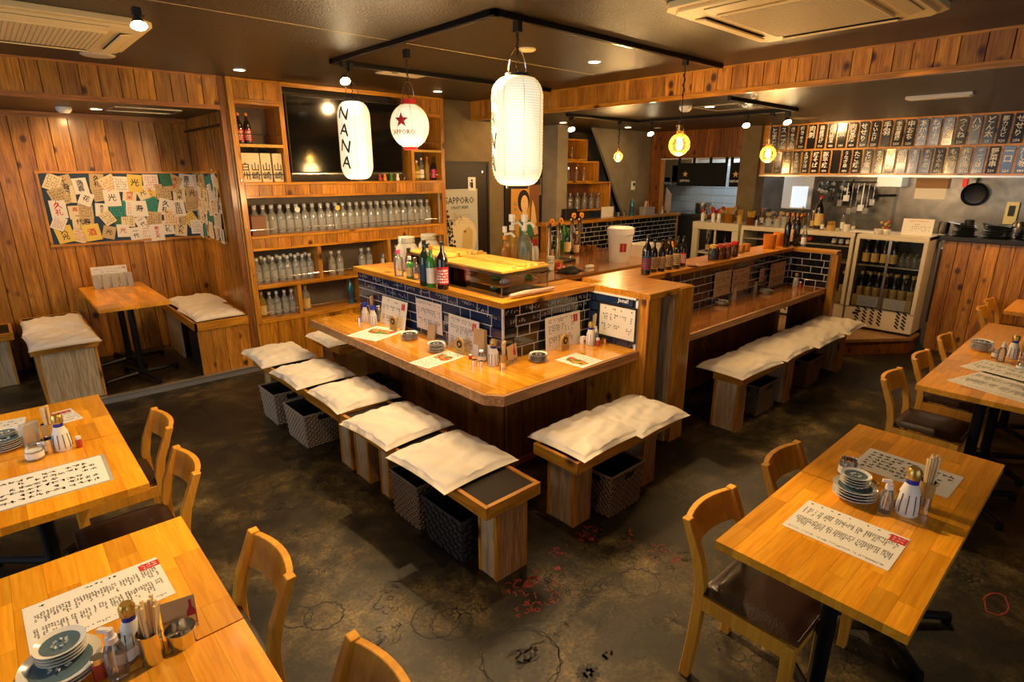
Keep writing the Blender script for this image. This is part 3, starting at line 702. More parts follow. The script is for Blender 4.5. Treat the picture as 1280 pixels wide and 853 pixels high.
# track spots (bulb heads)
def spot(X, Y, z0, px, py, label, tgt):
    t = thing('spotlight', label, 'spotlight', (X, Y, z0-.03))
    MB().box(-.016, .016, -.02, .02, -.035, 0).build('adapter', 'black_plastic', t)
    zz = zat(py, X, Y)-(z0-.03); zz = min(zz, -.06)
    MB().tube([(0, 0, -.03), (.03, 0, zz*.5), (0, 0, zz*.85)], .004, 6).build('arm', 'black_metal', t)
    d = (Vector(tgt)-Vector((X, Y, z0))).normalized(); q = d.to_track_quat('Z', 'Y').to_matrix().to_4x4(); M = Matrix.Translation((0, 0, zz)) @ q
    o = MB().lathe([(.012, -.03), (.022, -.01), (.034, .02)], 16, capt=False).build('lamp_head', 'chrome', t, smooth=True); o.matrix_local = M
    o = MB().lathe([(.001, .004), (.030, .012), (.032, .018), (.001, .024)], 16).build('lamp_face', 'lamp_glow', t); o.matrix_local = M
spot(2.04, 3.96, CH, 448, 99, 'lit spot bulb at the left end of the main track', (1.6, 2.2, .4))
spot(4.55, 4.12, KH, 704, 160, 'lit spot bulb beside the grey column', (3.9, 3.0, .6))
spot(5.66, 3.95, KH, 835, 166, 'lit spot bulb between the pendant bulbs', (5.0, 2.8, .8))
spot(5.66, 2.85, KH, 948, 155, 'lit spot bulb on the kitchen track, left of its corner', (4.6, 2.0, .6))
spot(5.66, 2.46, KH, 981, 151, 'lit spot bulb on the kitchen track corner before the menu boards', (4.8, 1.4, .6))
p = at(168, 0, CH); spot(p.x, p.y, CH, 168, 9, 'lit spot bulb at the top left edge of the picture', (.6, 2.2, .4))
# sensor of the left wall etc
# ================================================================== DISPLAY SHELF WALL (front plane Y = 5.36)
sh = thing('display_shelf', 'orange pine wall shelving with open bays full of clear bottles', 'shelving', (0, 0, 0))
X0, X1, YB2 = 1.70, 3.87, 5.72
def spart(name, mat, *b, bevel=.0015): return boxm(name, mat, *b, parent=sh, bevel=bevel)
# vertical posts
spart('post', 'orange_wood_z', X0-.003, X0+.045, SY, YB2, 0, CH-.002)
spart('post', 'orange_wood_z', X1-.035, X1+.01, SY, YB2, 0, CH-.002)
spart('upright', 'orange_wood_z', 2.115, 2.155, SY, YB2, 1.71, CH-.002)
spart('upright', 'orange_wood_z', 3.455, 3.49, SY, YB2, 1.71, CH-.002)
spart('back_panel', 'shelf_back', X0, X1, YB2, YB2+.02, 0, CH-.002)
def plank_row(xa, xb, z0, z1, mat='pine_bright', pitch=.115, zt=.022, rails=True):
    if rails:
        spart('shelf_edge', 'orange_wood_x', xa, xb, SY-.006, SY+.02, z1-zt, z1)
        spart('shelf_edge', 'orange_wood_x', xa, xb, SY-.006, SY+.02, z0, z0+zt)
    n = max(1, round((xb-xa)/pitch)); w = (xb-xa)/n
    for i in range(n):
        o = MB().box(-w/2+.0015, w/2-.0015, 0, .014, 0, z1-z0-2*(zt if rails else 0)).build('facing_board', mat, sh, bevel=.0015)
        o.location = (xa+w*(i+.5), SY+.002, z0+(zt if rails else 0))
plank_row(X0+.045, 2.115, 2.37, CH-.002); plank_row(3.49, X1-.035, 2.37, CH-.002)
spart('shelf_edge', 'orange_wood_x', 2.155, 3.455, SY, SY+.03, CH-.04, CH-.002)
spart('shelf_board', 'orange_wood_x', X0+.045, 2.115, SY, YB2, 2.35, 2.372); spart('shelf_board', 'orange_wood_x', 3.49, X1-.035, SY, YB2, 2.35, 2.372)
spart('shelf_board', 'yellow_board', X0+.045, 2.115, SY, YB2, 2.005, 2.03); spart('shelf_board', 'yellow_board', 3.49, X1-.035, SY, YB2, 2.0, 2.025)
plank_row(X0+.045, X1-.035, 1.575, 1.71); spart('shelf_board', 'orange_wood_x', X0+.045, X1-.035, SY+.016, YB2, 1.695, 1.711)
plank_row(X0+.045, X1-.035, 1.115, 1.245); spart('shelf_board', 'orange_wood_x', X0+.045, X1-.035, SY+.016, YB2, 1.23, 1.246)
spart('shelf_board', 'orange_wood_x', X0+.045, X1-.035, SY-.004, YB2, .765, .80)
spart('shelf_board', 'orange_wood_x', X0+.045, X1-.035, SY-.004, YB2, .445, .48)
p = gx_ = onY(400, 320, SY).x; spart('divider', 'orange_wood_z', p-.018, p+.018, SY, YB2, .80, 1.115)
p = onY(487, 315, SY).x; spart('divider', 'orange_wood_z', p-.018, p+.018, SY, YB2, .80, 1.115)
p = onY(376, 375, SY).x; spart('divider', 'orange_wood_z', p-.018, p+.018, SY, YB2, .48, .765)
p = onY(453, 365, SY).x; spart('divider', 'orange_wood_z', p-.018, p+.018, SY, YB2, .48, .765)
plank_row(X0+.045, X1-.035, 0, .445, 'pine_board', .128, rails=False)
# guard rails of thin rod
for xa, xb, z in ((X0+.045, X1-.035, 1.30), (X0+.045, 2.115, 1.775), (X0+.045, 2.115, 2.11), (3.49, X1-.035, 1.775), (3.49, X1-.035, 2.10), (X0+.06, onY(397, 320, SY).x, .86), (onY(404, 320, SY).x, onY(484, 320, SY).x, .86), (X0+.06, onY(373, 375, SY).x, .545), (onY(380, 375, SY).x, onY(449, 365, SY).x, .545)):
    MB().tube([(xa, SY+.01, z), (xb, SY+.01, z)], .0035, 6).build('guard_rod', 'chrome', sh)
for z in (.44, .9, 1.33, 1.73, 2.1):
    MB().lathe([(.008, 0), (.006, .004)], 10).build('bolt', 'chrome', sh).matrix_local = Matrix.Translation((X0+.02, SY-.001, z)) @ Matrix.Rotation(pi/2, 4, 'X')
# television
t = thing('television', 'large black wall television between the two upper shelf bays', 'television', (2.80, SY+.10, 2.13))
MB().box(-.60, .60, -.02, .03, -.355, .34).build('bezel', 'black_plastic', t, bevel=.006); MB().box(-.585, .585, -.023, -.019, -.33, .325).build('screen', 'tv_black', t)
MB().box(-.60, .60, -.024, -.018, -.352, -.342).build('bottom_strip', 'chrome', t)
MB().box(-.1, .1, .03, .2, -.1, .1).build('bracket', 'black_metal', t)

# ---------------------------------------------------------------- bottles
BP = {  # profiles (r, z) for unit sizes in metres
 'spirit': ([(.037, 0), (.039, .006), (.039, .150), (.035, .175), (.018, .195), (.015, .205), (.014, .245)], .26),
 'wine': ([(.036, 0), (.037, .006), (.037, .185), (.030, .215), (.014, .245), (.013, .30)], .30),
 'beer': ([(.030, 0), (.031, .005), (.031, .13), (.022, .165), (.013, .19), (.012, .235)], .235),
 'small': ([(.022, 0), (.023, .004), (.023, .075), (.016, .095), (.010, .11), (.010, .125)], .125),
 'square': ([(.034, 0), (.035, .004), (.035, .125), (.028, .14), (.013, .15), (.013, .185)], .185),
 'sake': ([(.048, 0), (.050, .006), (.050, .24), (.042, .28), (.018, .32), (.016, .39)], .39),
 'tall': ([(.030, 0), (.031, .005), (.031, .20), (.024, .235), (.012, .26), (.011, .32)], .32),
}
_bc = {}
def bottle(kind, glass, cap, label_, loc, text_, cat='bottle', group=None, s=1.0, band=None, capname='cap', seg=14, name='bottle', rz=0, mark=None):
    key = (kind, glass, cap, label_, s, band, seg, mark)
    if key in _bc: return dup(_bc[key], loc, rz, text_, group)
    prof, h = BP[kind]; prof = [(r*s, z*s) for r, z in prof]
    o = MB().lathe(prof, seg).build(name, glass, smooth=True); o.location = loc; o.rotation_euler = (0, 0, rz)
    r0 = prof[2][0]; zl = prof[2][1]
    if cap:
        rt, zt = prof[-1]; MB().lathe([(rt*1.18, zt-.018*s), (rt*1.18, zt+.010*s), (rt*1.0, zt+.012*s)], 10).build(capname, cap, o)
    if label_: 
        b0, b1 = (.18, .80) if not band else band
        MB().lathe([(r0+.0008, zl*b0), (r0+.0008, zl*b1)], seg, capb=False, capt=False).build('label', label_, o, smooth=True)
        if mark:
            mb = MB(); n = 6
            rnd = random.Random(5)
            for q in range(8):
                for w_ in range(5):
                    a = radians(180+40)+(q-3.5)*.33; z = zl*(b0+(b1-b0)*(.15+.16*w_)); hh = zl*(b1-b0)*.05; da = rnd.uniform(.05, .13)
                    mb.quad(*[((r0+.0016)*cos(a+x*da), (r0+.0016)*sin(a+x*da), z+y*hh*rnd.uniform(.5, 1.4)) for x, y in ((-1,-1),(1,-1),(1,1),(-1,1))])
            mb.build('label_print', mark, o)
    tag(o, text_, cat, group); _bc[key] = o; return o
# clear bottles along the long bay
YS = 5.50
g1 = 'clear bottles along the long middle shelf'
n = 25
for i in range(n):
    x = 1.84+(3.72-1.84)*i/(n-1)
    bottle('spirit', 'bottle_glass', 'label_white', 'cloudy_glass', (x, YS+random.uniform(-.012, .012), 1.247), 'clear glass bottle with white cap in the long middle shelf row', group=g1, s=1.0)
    if i % 1 == 0 and i < 24: bottle('spirit', 'bottle_glass', 'label_white', 'cloudy_glass', (x+.04, YS+.10, 1.247), 'clear glass bottle in the rear row of the long middle shelf', group='rear clear bottles on the long middle shelf')
for x, w_, cm, lb in ((onY(376, 265, SY).x, 'paper', 'ink', 'small white round tag hung on a bottle of the long shelf'), (onY(427, 268, SY).x, 'paper_yellow', 'ink', 'small yellow round tag hung on a bottle of the long shelf')):
    t = MB().lathe([(.026, -.002), (.026, 0)], 16).build('bottle_tag', w_); t.matrix_world = Matrix.Translation((x, SY+.075, 1.46)) @ Matrix.Rotation(pi/2, 4, 'X'); tag(t, lb, 'tag')
    MB().box(-.018, .018, -.01, .012, -.004, -.002).build('tag_print', cm, t)
bx = boxm('box', 'food_brown', 1.77, 1.90, SY+.03, SY+.10, 1.247, 1.42, bevel=.002); tag(bx, 'dark brown box standing at the left end of the long shelf', 'box')
def rowpx(pxs, py, z, zfloor, kind, glass, cap, lab, text_, grp, s=1.0, y=YS-.02, **k):
    for px in pxs: bottle(kind, glass, cap, lab, (onY(px, py, y).x, y, zfloor), text_, group=grp, s=s, **k)
rowpx((320, 330, 340, 350, 359, 369, 378, 387), 325, 0, .801, 'spirit', 'bottle_glass', 'label_white', 'cloudy_glass', 'clear bottle with pale label in the left bay below the long shelf', 'clear bottles in the left lower bay', s=.92)
rowpx((326, 336, 346, 355, 364, 373, 382), 325, 0, .801, 'spirit', 'bottle_glass', 'label_white', 'cloudy_glass', 'clear bottle in the rear row of the left lower bay', 'rear clear bottles in the left lower bay', s=.92, y=YS+.09)
rowpx((414, 424), 322, 0, .801, 'spirit', 'bottle_glass', 'label_white', 'cloudy_glass', 'clear bottle in the left pair of the second lower bay', 'left pair in the second lower bay', s=.92)
rowpx((452, 461), 320, 0, .801, 'spirit', 'bottle_glass', 'label_white', 'cloudy_glass', 'clear bottle in the middle pair of the second lower bay', 'middle pair in the second lower bay', s=.92)
rowpx((480,), 318, 0, .801, 'spirit', 'bottle_glass', 'label_gold', 'label_white', 'clear bottle with white label standing alone at the right of the second lower bay', None, s=.92)
rowpx((337, 346, 356, 365), 375, 0, .481, 'spirit', 'bottle_glass', 'label_white', 'cloudy_glass', 'clear bottle in the bottom left bay', 'clear bottles in the bottom left bay', s=.9)
rowpx((327,), 375, 0, .481, 'spirit', 'yellow_liquid', 'label_gold', 'label_gold', 'yellowish bottle at the left end of the bottom bay', None, s=.95)
rowpx((382,), 370, 0, .481, 'spirit', 'bottle_glass', 'label_gold', 'label_gold', 'clear bottle with gold label alone in the bottom middle bay', None, s=1.0)
rowpx((438,), 360, 0, .481, 'wine', 'blue_glass', 'blue_plastic', 'label_navy', 'tall blue bottle with dark label in the bottom middle bay', None, s=.90)
rowpx((495,), 312, 0, .801, 'spirit', 'bottle_glass', 'label_white', 'cloudy_glass', 'clear bottle half hidden behind the big jar on the right lower bay', None, s=.92)
# upper left bays
for i, px in enumerate((300, 310)): bottle('wine', 'dark_glass', 'orange_cap', 'label_red', (onY(px, 170, YS-.03).x, YS-.03, 2.031), ('dark bottle with orange cap and red label, the left one in the top left bay', 'dark bottle with orange cap and red label, the right one in the top left bay')[i], s=.82, mark='ink_white')
for i, (pa, pb) in enumerate(((298, 311), (312, 325), (326, 339), (342, 354))):
    xa, xb = onY(pa, 205, SY+.05).x, onY(pb, 205, SY+.05).x
    t = boxm('gift_box', 'paper_warm', -(xb-xa)/2+.002, (xb-xa)/2-.002, 0, .07, 0, .245, bevel=.001); t.location = ((xa+xb)/2+(.013, 0, 0, -.008)[i], SY+.05, 1.712)
    tag(t, ('cream whisky box with different black characters, leftmost of the boxed row', 'second cream whisky box from the left in the boxed row', 'third cream whisky box from the left in the boxed row', 'rightmost cream whisky box, standing apart from the other three')[i], 'box')
    for k, chh in enumerate('白州' if i == 0 else '山崎'): text(chh, .075, 'ink', t, frame_M((0, -.0015, .125-.075*k), (1, 0, 0), (0, 0, 1)))
    mb = MB(); scrib(mb, frame_M((0, 0, .21), (1, 0, 0), (0, 0, 1)), .05, .04, 4, 6, random, .9, strokes=2, off=.001); mb.build('fine_print', 'paper_tan', t)
# upper right bay: mixed bottles
for px, k, g, c, l, s, lb in ((515, 'tall', 'clear_glass', 'chrome', None, .75, 'slim clear bottle, leftmost in the upper right bay'), (521, 'spirit', 'yellow_liquid', 'label_white', 'label_gold', .8, 'pale yellow bottle in the upper right bay'),
      (527, 'wine', 'clear_glass', 'label_white', 'label_white', .75, 'clear bottle with white label in the upper right bay'), (534, 'tall', 'yellow_liquid', 'orange_cap', None, .75, 'slim yellow bottle in the upper right bay'), (542, 'wine', 'dark_glass', 'black_plastic', 'pink_plastic', .78, 'black bottle with magenta label, rightmost in the upper right bay')):
    bottle(k, g, c, l, (onY(px, 215, SY+.1).x, SY+.1, 1.712), lb, s=s)
for px, k, g, c, s, lb in ((519, 'small', 'clear_glass', 'chrome', .9, 'tiny clear bottle on the top right shelf, left'), (528, 'small', 'clear_glass', 'label_white', .9, 'tiny clear bottle on the top right shelf, middle')):
    pass
# small figures under the television
for px, m_, lb in ((475, 'food_red', 'tiny red ornament under the television'), (481, 'orange_cap', 'tiny orange ornament under the television'), (489, 'plant_green', 'tiny green ornament under the television'), (497, 'ceramic', 'tiny white cat-like ornament under the television'), (505, 'ceramic_dark', 'tiny black ornament under the television')):
    x = onY(px, 222, SY+.06).x; t = thing('ornament', lb, 'ornament', (x, SY+.06, 1.712))
    MB().lathe([(.018, 0), (.022, .015), (.015, .04), (.010, .045)], 12).build('body', m_, t, smooth=True); MB().sphere((0, 0, .055), .016, 12, 8).build('head', m_, t, smooth=True)

# alcove side wall rod, collage board
t = thing('wall_rail', 'black towel rail with chrome ends on the alcove side wall', 'rail', (0, 0, 0))
a = onX(231, 164, SHX-.06); b = onX(275, 157, SHX-.06); b.z = a.z = (a.z+b.z)/2
MB().tube([a, b], .010, 8).build('bar', 'black_metal', t)
for q in (a, b): MB().tube([(SHX-.016, q.y, q.z), (SHX-.065, q.y, q.z)], .012, 8).build('bracket', 'chrome', t)
cl = thing('label_collage', 'framed navy board wrapping the alcove corner, pasted with many sake labels', 'notice board', (0, 0, 0))
zb, zt = 1.165, 1.785; xa = .44; ye = 5.84; yb = AY-.016; xs = SHX-.016
boxm('board', 'label_navy', xa, xs, yb-.006, yb, zb, zt, parent=cl); boxm('board', 'label_navy', xs-.006, xs, ye, yb-.006, zb, zt, parent=cl)
fr = .022
boxm('frame_rail', 'orange_wood_x', xa-fr, xs, yb-.018, yb, zt, zt+fr, parent=cl); boxm('frame_rail', 'orange_wood_x', xa-fr, xs, yb-.018, yb, zb-fr, zb, parent=cl); boxm('frame_rail', 'orange_wood_z', xa-fr, xa, yb-.018, yb, zb, zt, parent=cl)
boxm('frame_rail', 'orange_wood_y', xs-.018, xs, ye-fr, yb, zt, zt+fr, parent=cl); boxm('frame_rail', 'orange_wood_y', xs-.018, xs, ye-fr, yb, zb-fr, zb, parent=cl); boxm('frame_rail', 'orange_wood_z', xs-.018, xs, ye-fr, ye, zb, zt, parent=cl)
rnd = random.Random(11)
CH_ = ['久光', '逸喜', '久礼', '喜正', '一代', '純米', '酒', '大吟', '千寿', '吉田', '花', '寿', '正宗', '美丈夫', '光']
def cpaper(M, w, h, m_, s, mk='ink'):
    o = MB().box(-w/2, w/2, -h/2, h/2, 0, .0012).build('paper_label', m_, cl); o.matrix_local = M
    if s: text(vtext(s), h*.78/max(1.7, len(s)), mk, o, Matrix.Translation((0, 0, .002)), name='brush_writing')
    else: mb = MB(); scrib(mb, Matrix.Identity(4), w*.8, h*.8, 5, 5, rnd, .9, off=.002, strokes=3); mb.build('print', mk, o)
cols = ['paper', 'paper_warm', 'paper_tan', 'paper_warm', 'paper', 'paper_tan', 'paper_yellow', 'paper', 'paper_warm', 'paper', 'paper_warm', 'paper_tan', 'paper_warm', 'paper', 'paper_green', 'paper_teal', 'paper', 'paper_tan']
k = 0
pts = []
for i in range(11):
    for j in range(5):
        pts.append((xa+.09+(xs-xa-.16)*i/10+rnd.uniform(-.03, .03), zt-.08-(zt-zb-.15)*j/4+rnd.uniform(-.03, .03), 0))
for i in range(8):
    for j in range(5): pts.append((ye+.09+(yb-ye-.17)*i/7+rnd.uniform(-.03, .03), zt-.08-(zt-zb-.15)*j/4+rnd.uniform(-.03, .03), 1))
rnd.shuffle(pts)
for (u, z, side) in pts:
    w, h = rnd.choice([(.11, .14), (.13, .15), (.10, .12), (.12, .16)]); ang = rnd.uniform(-.5, .5) if rnd.random() < .6 else rnd.uniform(-.12, .12)
    e = .002+k*.00012; k += 1
    M = frame_M((u, yb-.0065-e, z), (1, 0, 0), (0, 0, 1)) if side == 0 else frame_M((xs-.0065-e, u, z), (0, -1, 0), (0, 0, 1))
    M = M @ Matrix.Rotation(ang, 4, 'Z'); m_ = rnd.choice(cols)
    dark = m_ in ('paper_green', 'paper_teal')
    cpaper(M, w, h, m_, None if dark or rnd.random() < .35 else rnd.choice(CH_), rnd.choice(['ink', 'ink', 'ink', 'ink_red']) if not dark else 'ink')
# ================================================================== BAR COUNTERS
CZ = .72; LZ = 1.085; TX, TY = 2.13, 2.42        # worktop, ledge, tile corner
TN, TW = 4.16, 2.905                              # far end of the left arm, right end of the right arm
base = thing('counter_cabinet', 'dark pine boarded front under the glossy L-shaped counter', 'counter base', (0, 0, 0))
boxm('core', 'pine_board_dark', 2.16, 2.24, 2.44, TN, 0, .66, parent=base); boxm('core', 'pine_board_dark', 2.16, 3.0, 2.44, 2.5, 0, .66, parent=base)
def bboards(par, axis, fixed, a0, a1, z0, z1, face, mat='pine_board_dark', pitch=.12): boards(par, axis, fixed, a0, a1, z0, z1, pitch, mat, face, th=.014, name='plank', jitter=.05)
bboards(base, 'y', 2.16, 2.44, TN, .03, .665, -1); bboards(base, 'x', 2.44, 2.16, 2.93, .03, .665, -1)
boxm('skirting', 'pine_rail_x', 2.13, 2.93, 2.405, 2.424, 0, .035, parent=base); boxm('skirting', 'pine_rail_y', 2.125, 2.144, 2.405, TN, 0, .035, parent=base)
# glossy worktop: planks glued side by side
def counter_top(label, strips, edge_pts, z0, z1, mat_strip):
    t = thing('bar_counter', label, 'counter', (0, 0, 0))
    for (x0, x1, y0, y1, m_) in strips:
        cx, cy = (x0+x1)/2, (y0+y1)/2
        o = MB().box(x0-cx, x1-cx, y0-cy, y1-cy, 0, z1-z0).build('plank', m_, t, bevel=.0006); o.location = (cx, cy, z0)
    for pts in edge_pts: MB().prism(pts, z0-.006, z1-.002).build('edge_strip', 'counter_edge', t, bevel=.001)
    return t
XE, YE = 1.705, 2.005; strips = []
n = 5
for i in range(n):   # left arm, planks along y; right arm along x, mitred roughly at the corner
    w = (TX-XE-.02)/n
    strips.append((XE+.02+w*i, XE+.02+w*(i+1), YE+.10 if i == 0 else YE+.022, TN, 'counter_gloss_y'))
n = 5; w = (TY-YE-.02)/n
for i in range(n): strips.append((TX, TW, YE+.02+w*i, YE+.02+w*(i+1), 'counter_gloss_x'))
ct = counter_top('glossy orange L-shaped counter top wrapping the blue tiled bar', strips,
   [[(XE, YE+.085), (XE+.02, YE+.1), (XE+.02, TN), (XE, TN)], [(XE+.065, YE), (XE, YE+.085), (XE+.02, YE+.1), (XE+.08, YE+.022)], [(XE+.065, YE), (XE+.08, YE+.022), (TW, YE+.022), (TW, YE)]], .668, CZ, None)
MB().prism([(XE+.02, YE+.1), (XE+.08, YE+.022), (XE+.105, YE+.022), (XE+.105, YE+.11)], .668, CZ-.0004).build('corner_piece', 'counter_gloss_y', ct)
# tiled upstands
TH = .064
def tiles(label, name, runs, cat='tiled wall'):
    """runs: (origin x, y, direction 'x+','x-','y+','y-', length, z0, z1, facing normal axis/sign, tile material, phase)"""
    t = thing(name, label, cat, (0, 0, 0))
    for (ox, oy, d, ln, z0, z1, nrm, mat, ph, th) in runs:
        dx, dy = {'x': (1, 0), 'y': (0, 1)}[d]; nx, ny = {'+x': (1, 0), '-x': (-1, 0), '+y': (0, 1), '-y': (0, -1)}[nrm]
        bx0, bx1 = sorted((ox, ox+dx*ln-nx*.03 if not dx else ox+ln)); by0, by1 = sorted((oy, oy+dy*ln-ny*.03 if not dy else oy+ln))
        if dx: MB().box(ox, ox+ln, min(oy, oy-ny*th), max(oy, oy-ny*th), z0, z1).build('grout_bed', 'grout', t)
        else: MB().box(min(ox, ox-nx*th), max(ox, ox-nx*th), oy, oy+ln, z0, z1).build('grout_bed', 'grout', t)
        rows = round((z1-z0)/TH); rh = (z1-z0)/rows; g = .0035
        for r_ in range(rows):
            u = -((ph + .153*(r_ % 2)+.02*(r_ % 3)) % .305); k = 0
            while u < ln-.012:
                w = .203 if k % 2 == 0 else .102; a, b = max(u, 0)+g, min(u+w, ln)-g
                if b-a > .012:
                    key = ('tile', round(b-a, 3), d, nrm, round(rh, 4), mat)
                    if key not in _fc:
                        hw, hh = (b-a)/2, rh/2-g
                        m = MB().box(-hw if dx else min(0, nx*.003), hw if dx else max(0, nx*.003), -hw if dy else min(0, ny*.003), hw if dy else max(0, ny*.003), -hh, hh).mesh('tile', bevel=.001)
                        m.materials.append(MATS[mat]); _fc[key] = m
                    o = bpy.data.objects.new('tile', _fc[key]); C.objects.link(o); o.parent = t
                    o.location = (ox+dx*(a+b)/2, oy+dy*(a+b)/2, z0+rh*(r_+.5))
                u += w; k += 1
    return t
tb = tiles('navy blue and black tiled upstand of the front bar with handwritten names', 'tiled_upstand',
   [(TX, TY, 'y', TN-TY, CZ, 1.048, '-x', 'tile_navy', .05, .10), (TX, TY, 'x', TW-TX, CZ, 1.048, '-y', 'tile_black', .05, .10),
    (TW, 2.045, 'y', TY-2.045, CZ, 1.048, '-x', 'tile_navy', .16, .02)])
boxm('corner_trim', 'grout', TX-.008, TX+.004, TY-.008, TY+.004, CZ, 1.048, parent=tb); boxm('edge_trim', 'grout', TW-.008, TW+.004, 2.028, 2.045, CZ, 1.048, parent=tb)
boxm('edge_trim', 'grout', TW-.008, TW, 2.03, TY, 1.036, 1.048, parent=tb)
rnd = random.Random(3)
for lst in ([(TX-.0075, y, z, 'Y') for y, z in ((4.06, 1.02), (3.86, 1.02), (3.75, 1.0), (3.56, 1.02), (3.4, 1.02), (3.22, 1.02), (3.02, 1.02), (2.9, 1.0), (2.74, 1.02), (2.6, 1.0), (3.95, .95), (3.65, .95), (3.5, .95), (3.48, .89), (2.5, .98))],
            [(x, TY-.0075, z, 'X') for x, z in ((2.2, 1.015), (2.36, 1.015), (2.53, 1.015), (2.7, 1.015), (2.84, 1.015), (2.24, .95), (2.42, .95), (2.66, .95), (2.8, .96))]):
    for p in lst:
        M = frame_M((p[0], p[1], p[2]), (0, -1, 0), (0, 0, 1)) if p[3] == 'Y' else frame_M((p[0], p[1], p[2]), (1, 0, 0), (0, 0, 1))
        mb = MB(); x = -.06
        while x < .06:
            pts = [M @ Vector((x+rnd.uniform(0, .018), rnd.uniform(-.014, .014), 0)) for _ in range(4)]
            mb.tube(pts, .0009, 3); x += .021
        mb.build('chalk_writing', 'ink_white', tb)
text('Jamal!', .035, 'ink_white', tb, frame_M((TW-.0085, 2.14, 1.018), (0, -1, 0), (0, 0, 1)), name='chalk_writing')
# ledge on top of the front bar
lg = thing('bar_ledge', 'orange wooden ledge capping the blue tiled bar', 'ledge', (0, 0, 0))
MB().prism([(2.095, 2.385), (2.26, 2.55), (2.26, 4.17), (2.095, 4.17)], 1.048, LZ).build('ledge_board', 'orange_wood_y', lg, bevel=.002)
MB().prism([(2.095, 2.385), (2.93, 2.385), (2.93, 2.55), (2.26, 2.55)], 1.048, LZ).build('ledge_board', 'orange_wood_x', lg, bevel=.002)
# box pillar between the two counters
pc = thing('box_pillar', 'tall open-fronted orange wooden box pillar between the two counters', 'pillar', (0, 0, 0))
PX0, PX1, PY0, PY1 = TW, 3.38, 1.945, 2.42
boxm('top_board', 'orange_wood_x', PX0-.0, PX1, PY0+.005, PY1, LZ-.035, LZ+.003, parent=pc, bevel=.002)
boxm('side_panel', 'orange_wood_z', PX0, PX0+.04, PY0+.03, PY1, 0, LZ-.035, parent=pc, bevel=.002)
boxm('front_stile', 'orange_wood_z', PX0, PX0+.13, PY0+.01, PY0+.03, 0, LZ-.035, parent=pc, bevel=.0015)
boxm('edge_strip', 'pine_rail_z', PX0-.006, PX0+.012, PY0+.004, PY0+.012, 0, LZ-.035, parent=pc, bevel=.001)
boxm('front_stile', 'orange_wood_z', PX1-.15, PX1, PY0-.01, PY0+.03, 0, LZ-.002, parent=pc, bevel=.002)
boxm('inner_panel', 'ash_laminate', PX1-.17, PX1-.15, PY0+.03, PY1-.02, 0, LZ-.035, parent=pc)
boxm('inner_panel', 'box_side', PX0+.04, PX1-.17, PY1-.04, PY1-.02, 0, LZ-.035, parent=pc)
boxm('side_panel', 'orange_wood_z', PX1-.03, PX1, PY0+.03, PY1, 0, LZ-.035, parent=pc)
# right-hand counter
RX0, RX1 = 3.41, 5.90; RTY = 2.36; RYE = 1.99
rb = thing('counter_cabinet', 'dark boarded front under the farther counter', 'counter base', (0, 0, 0))
bboards(rb, 'x', 2.40, RX0, RX1, 0, .665, -1)
boxm('core', 'pine_board_dark', RX0, RX1, 2.40, 2.5, 0, .66, parent=rb)
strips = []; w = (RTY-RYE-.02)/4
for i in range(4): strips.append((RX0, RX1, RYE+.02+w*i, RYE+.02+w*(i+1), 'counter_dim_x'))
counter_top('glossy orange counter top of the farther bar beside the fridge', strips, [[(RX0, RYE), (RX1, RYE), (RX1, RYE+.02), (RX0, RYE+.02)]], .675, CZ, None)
tiles('black tiled upstand of the farther bar and its end wing', 'tiled_upstand',
   [(RX0, RTY, 'x', RX1-RX0, CZ, 1.048, '-y', 'tile_black', .1, .10), (RX1, 1.985, 'y', RTY-1.985, CZ, 1.048, '-x', 'tile_black', .1, .03)])
lg2 = thing('bar_ledge', 'darker wooden ledge capping the farther black tiled bar', 'ledge', (0, 0, 0))
boxm('ledge_board', 'orange_wood_x', 3.385, RX1+.04, 2.33, 2.62, 1.05, LZ, parent=lg2, bevel=.002); boxm('ledge_board', 'orange_wood_x', 3.05, 3.384, 2.425, 2.62, 1.05, LZ, parent=lg2, bevel=.002)
wg = thing('counter_wing', 'end wing with orange post closing the farther counter by the fridge', 'partition', (0, 0, 0))
boxm('top_board', 'orange_wood_y', RX1-.02, RX1+.09, 1.93, 2.329, 1.05, LZ, parent=wg, bevel=.002)
boxm('end_post', 'orange_wood_z', RX1+.001, RX1+.09, 1.92, 1.98, 0, 1.05, parent=wg, bevel=.002)
boxm('wing_panel', 'pine_board_dark', RX1+.032, RX1+.07, 1.981, 2.329, 0, 1.049, parent=wg)


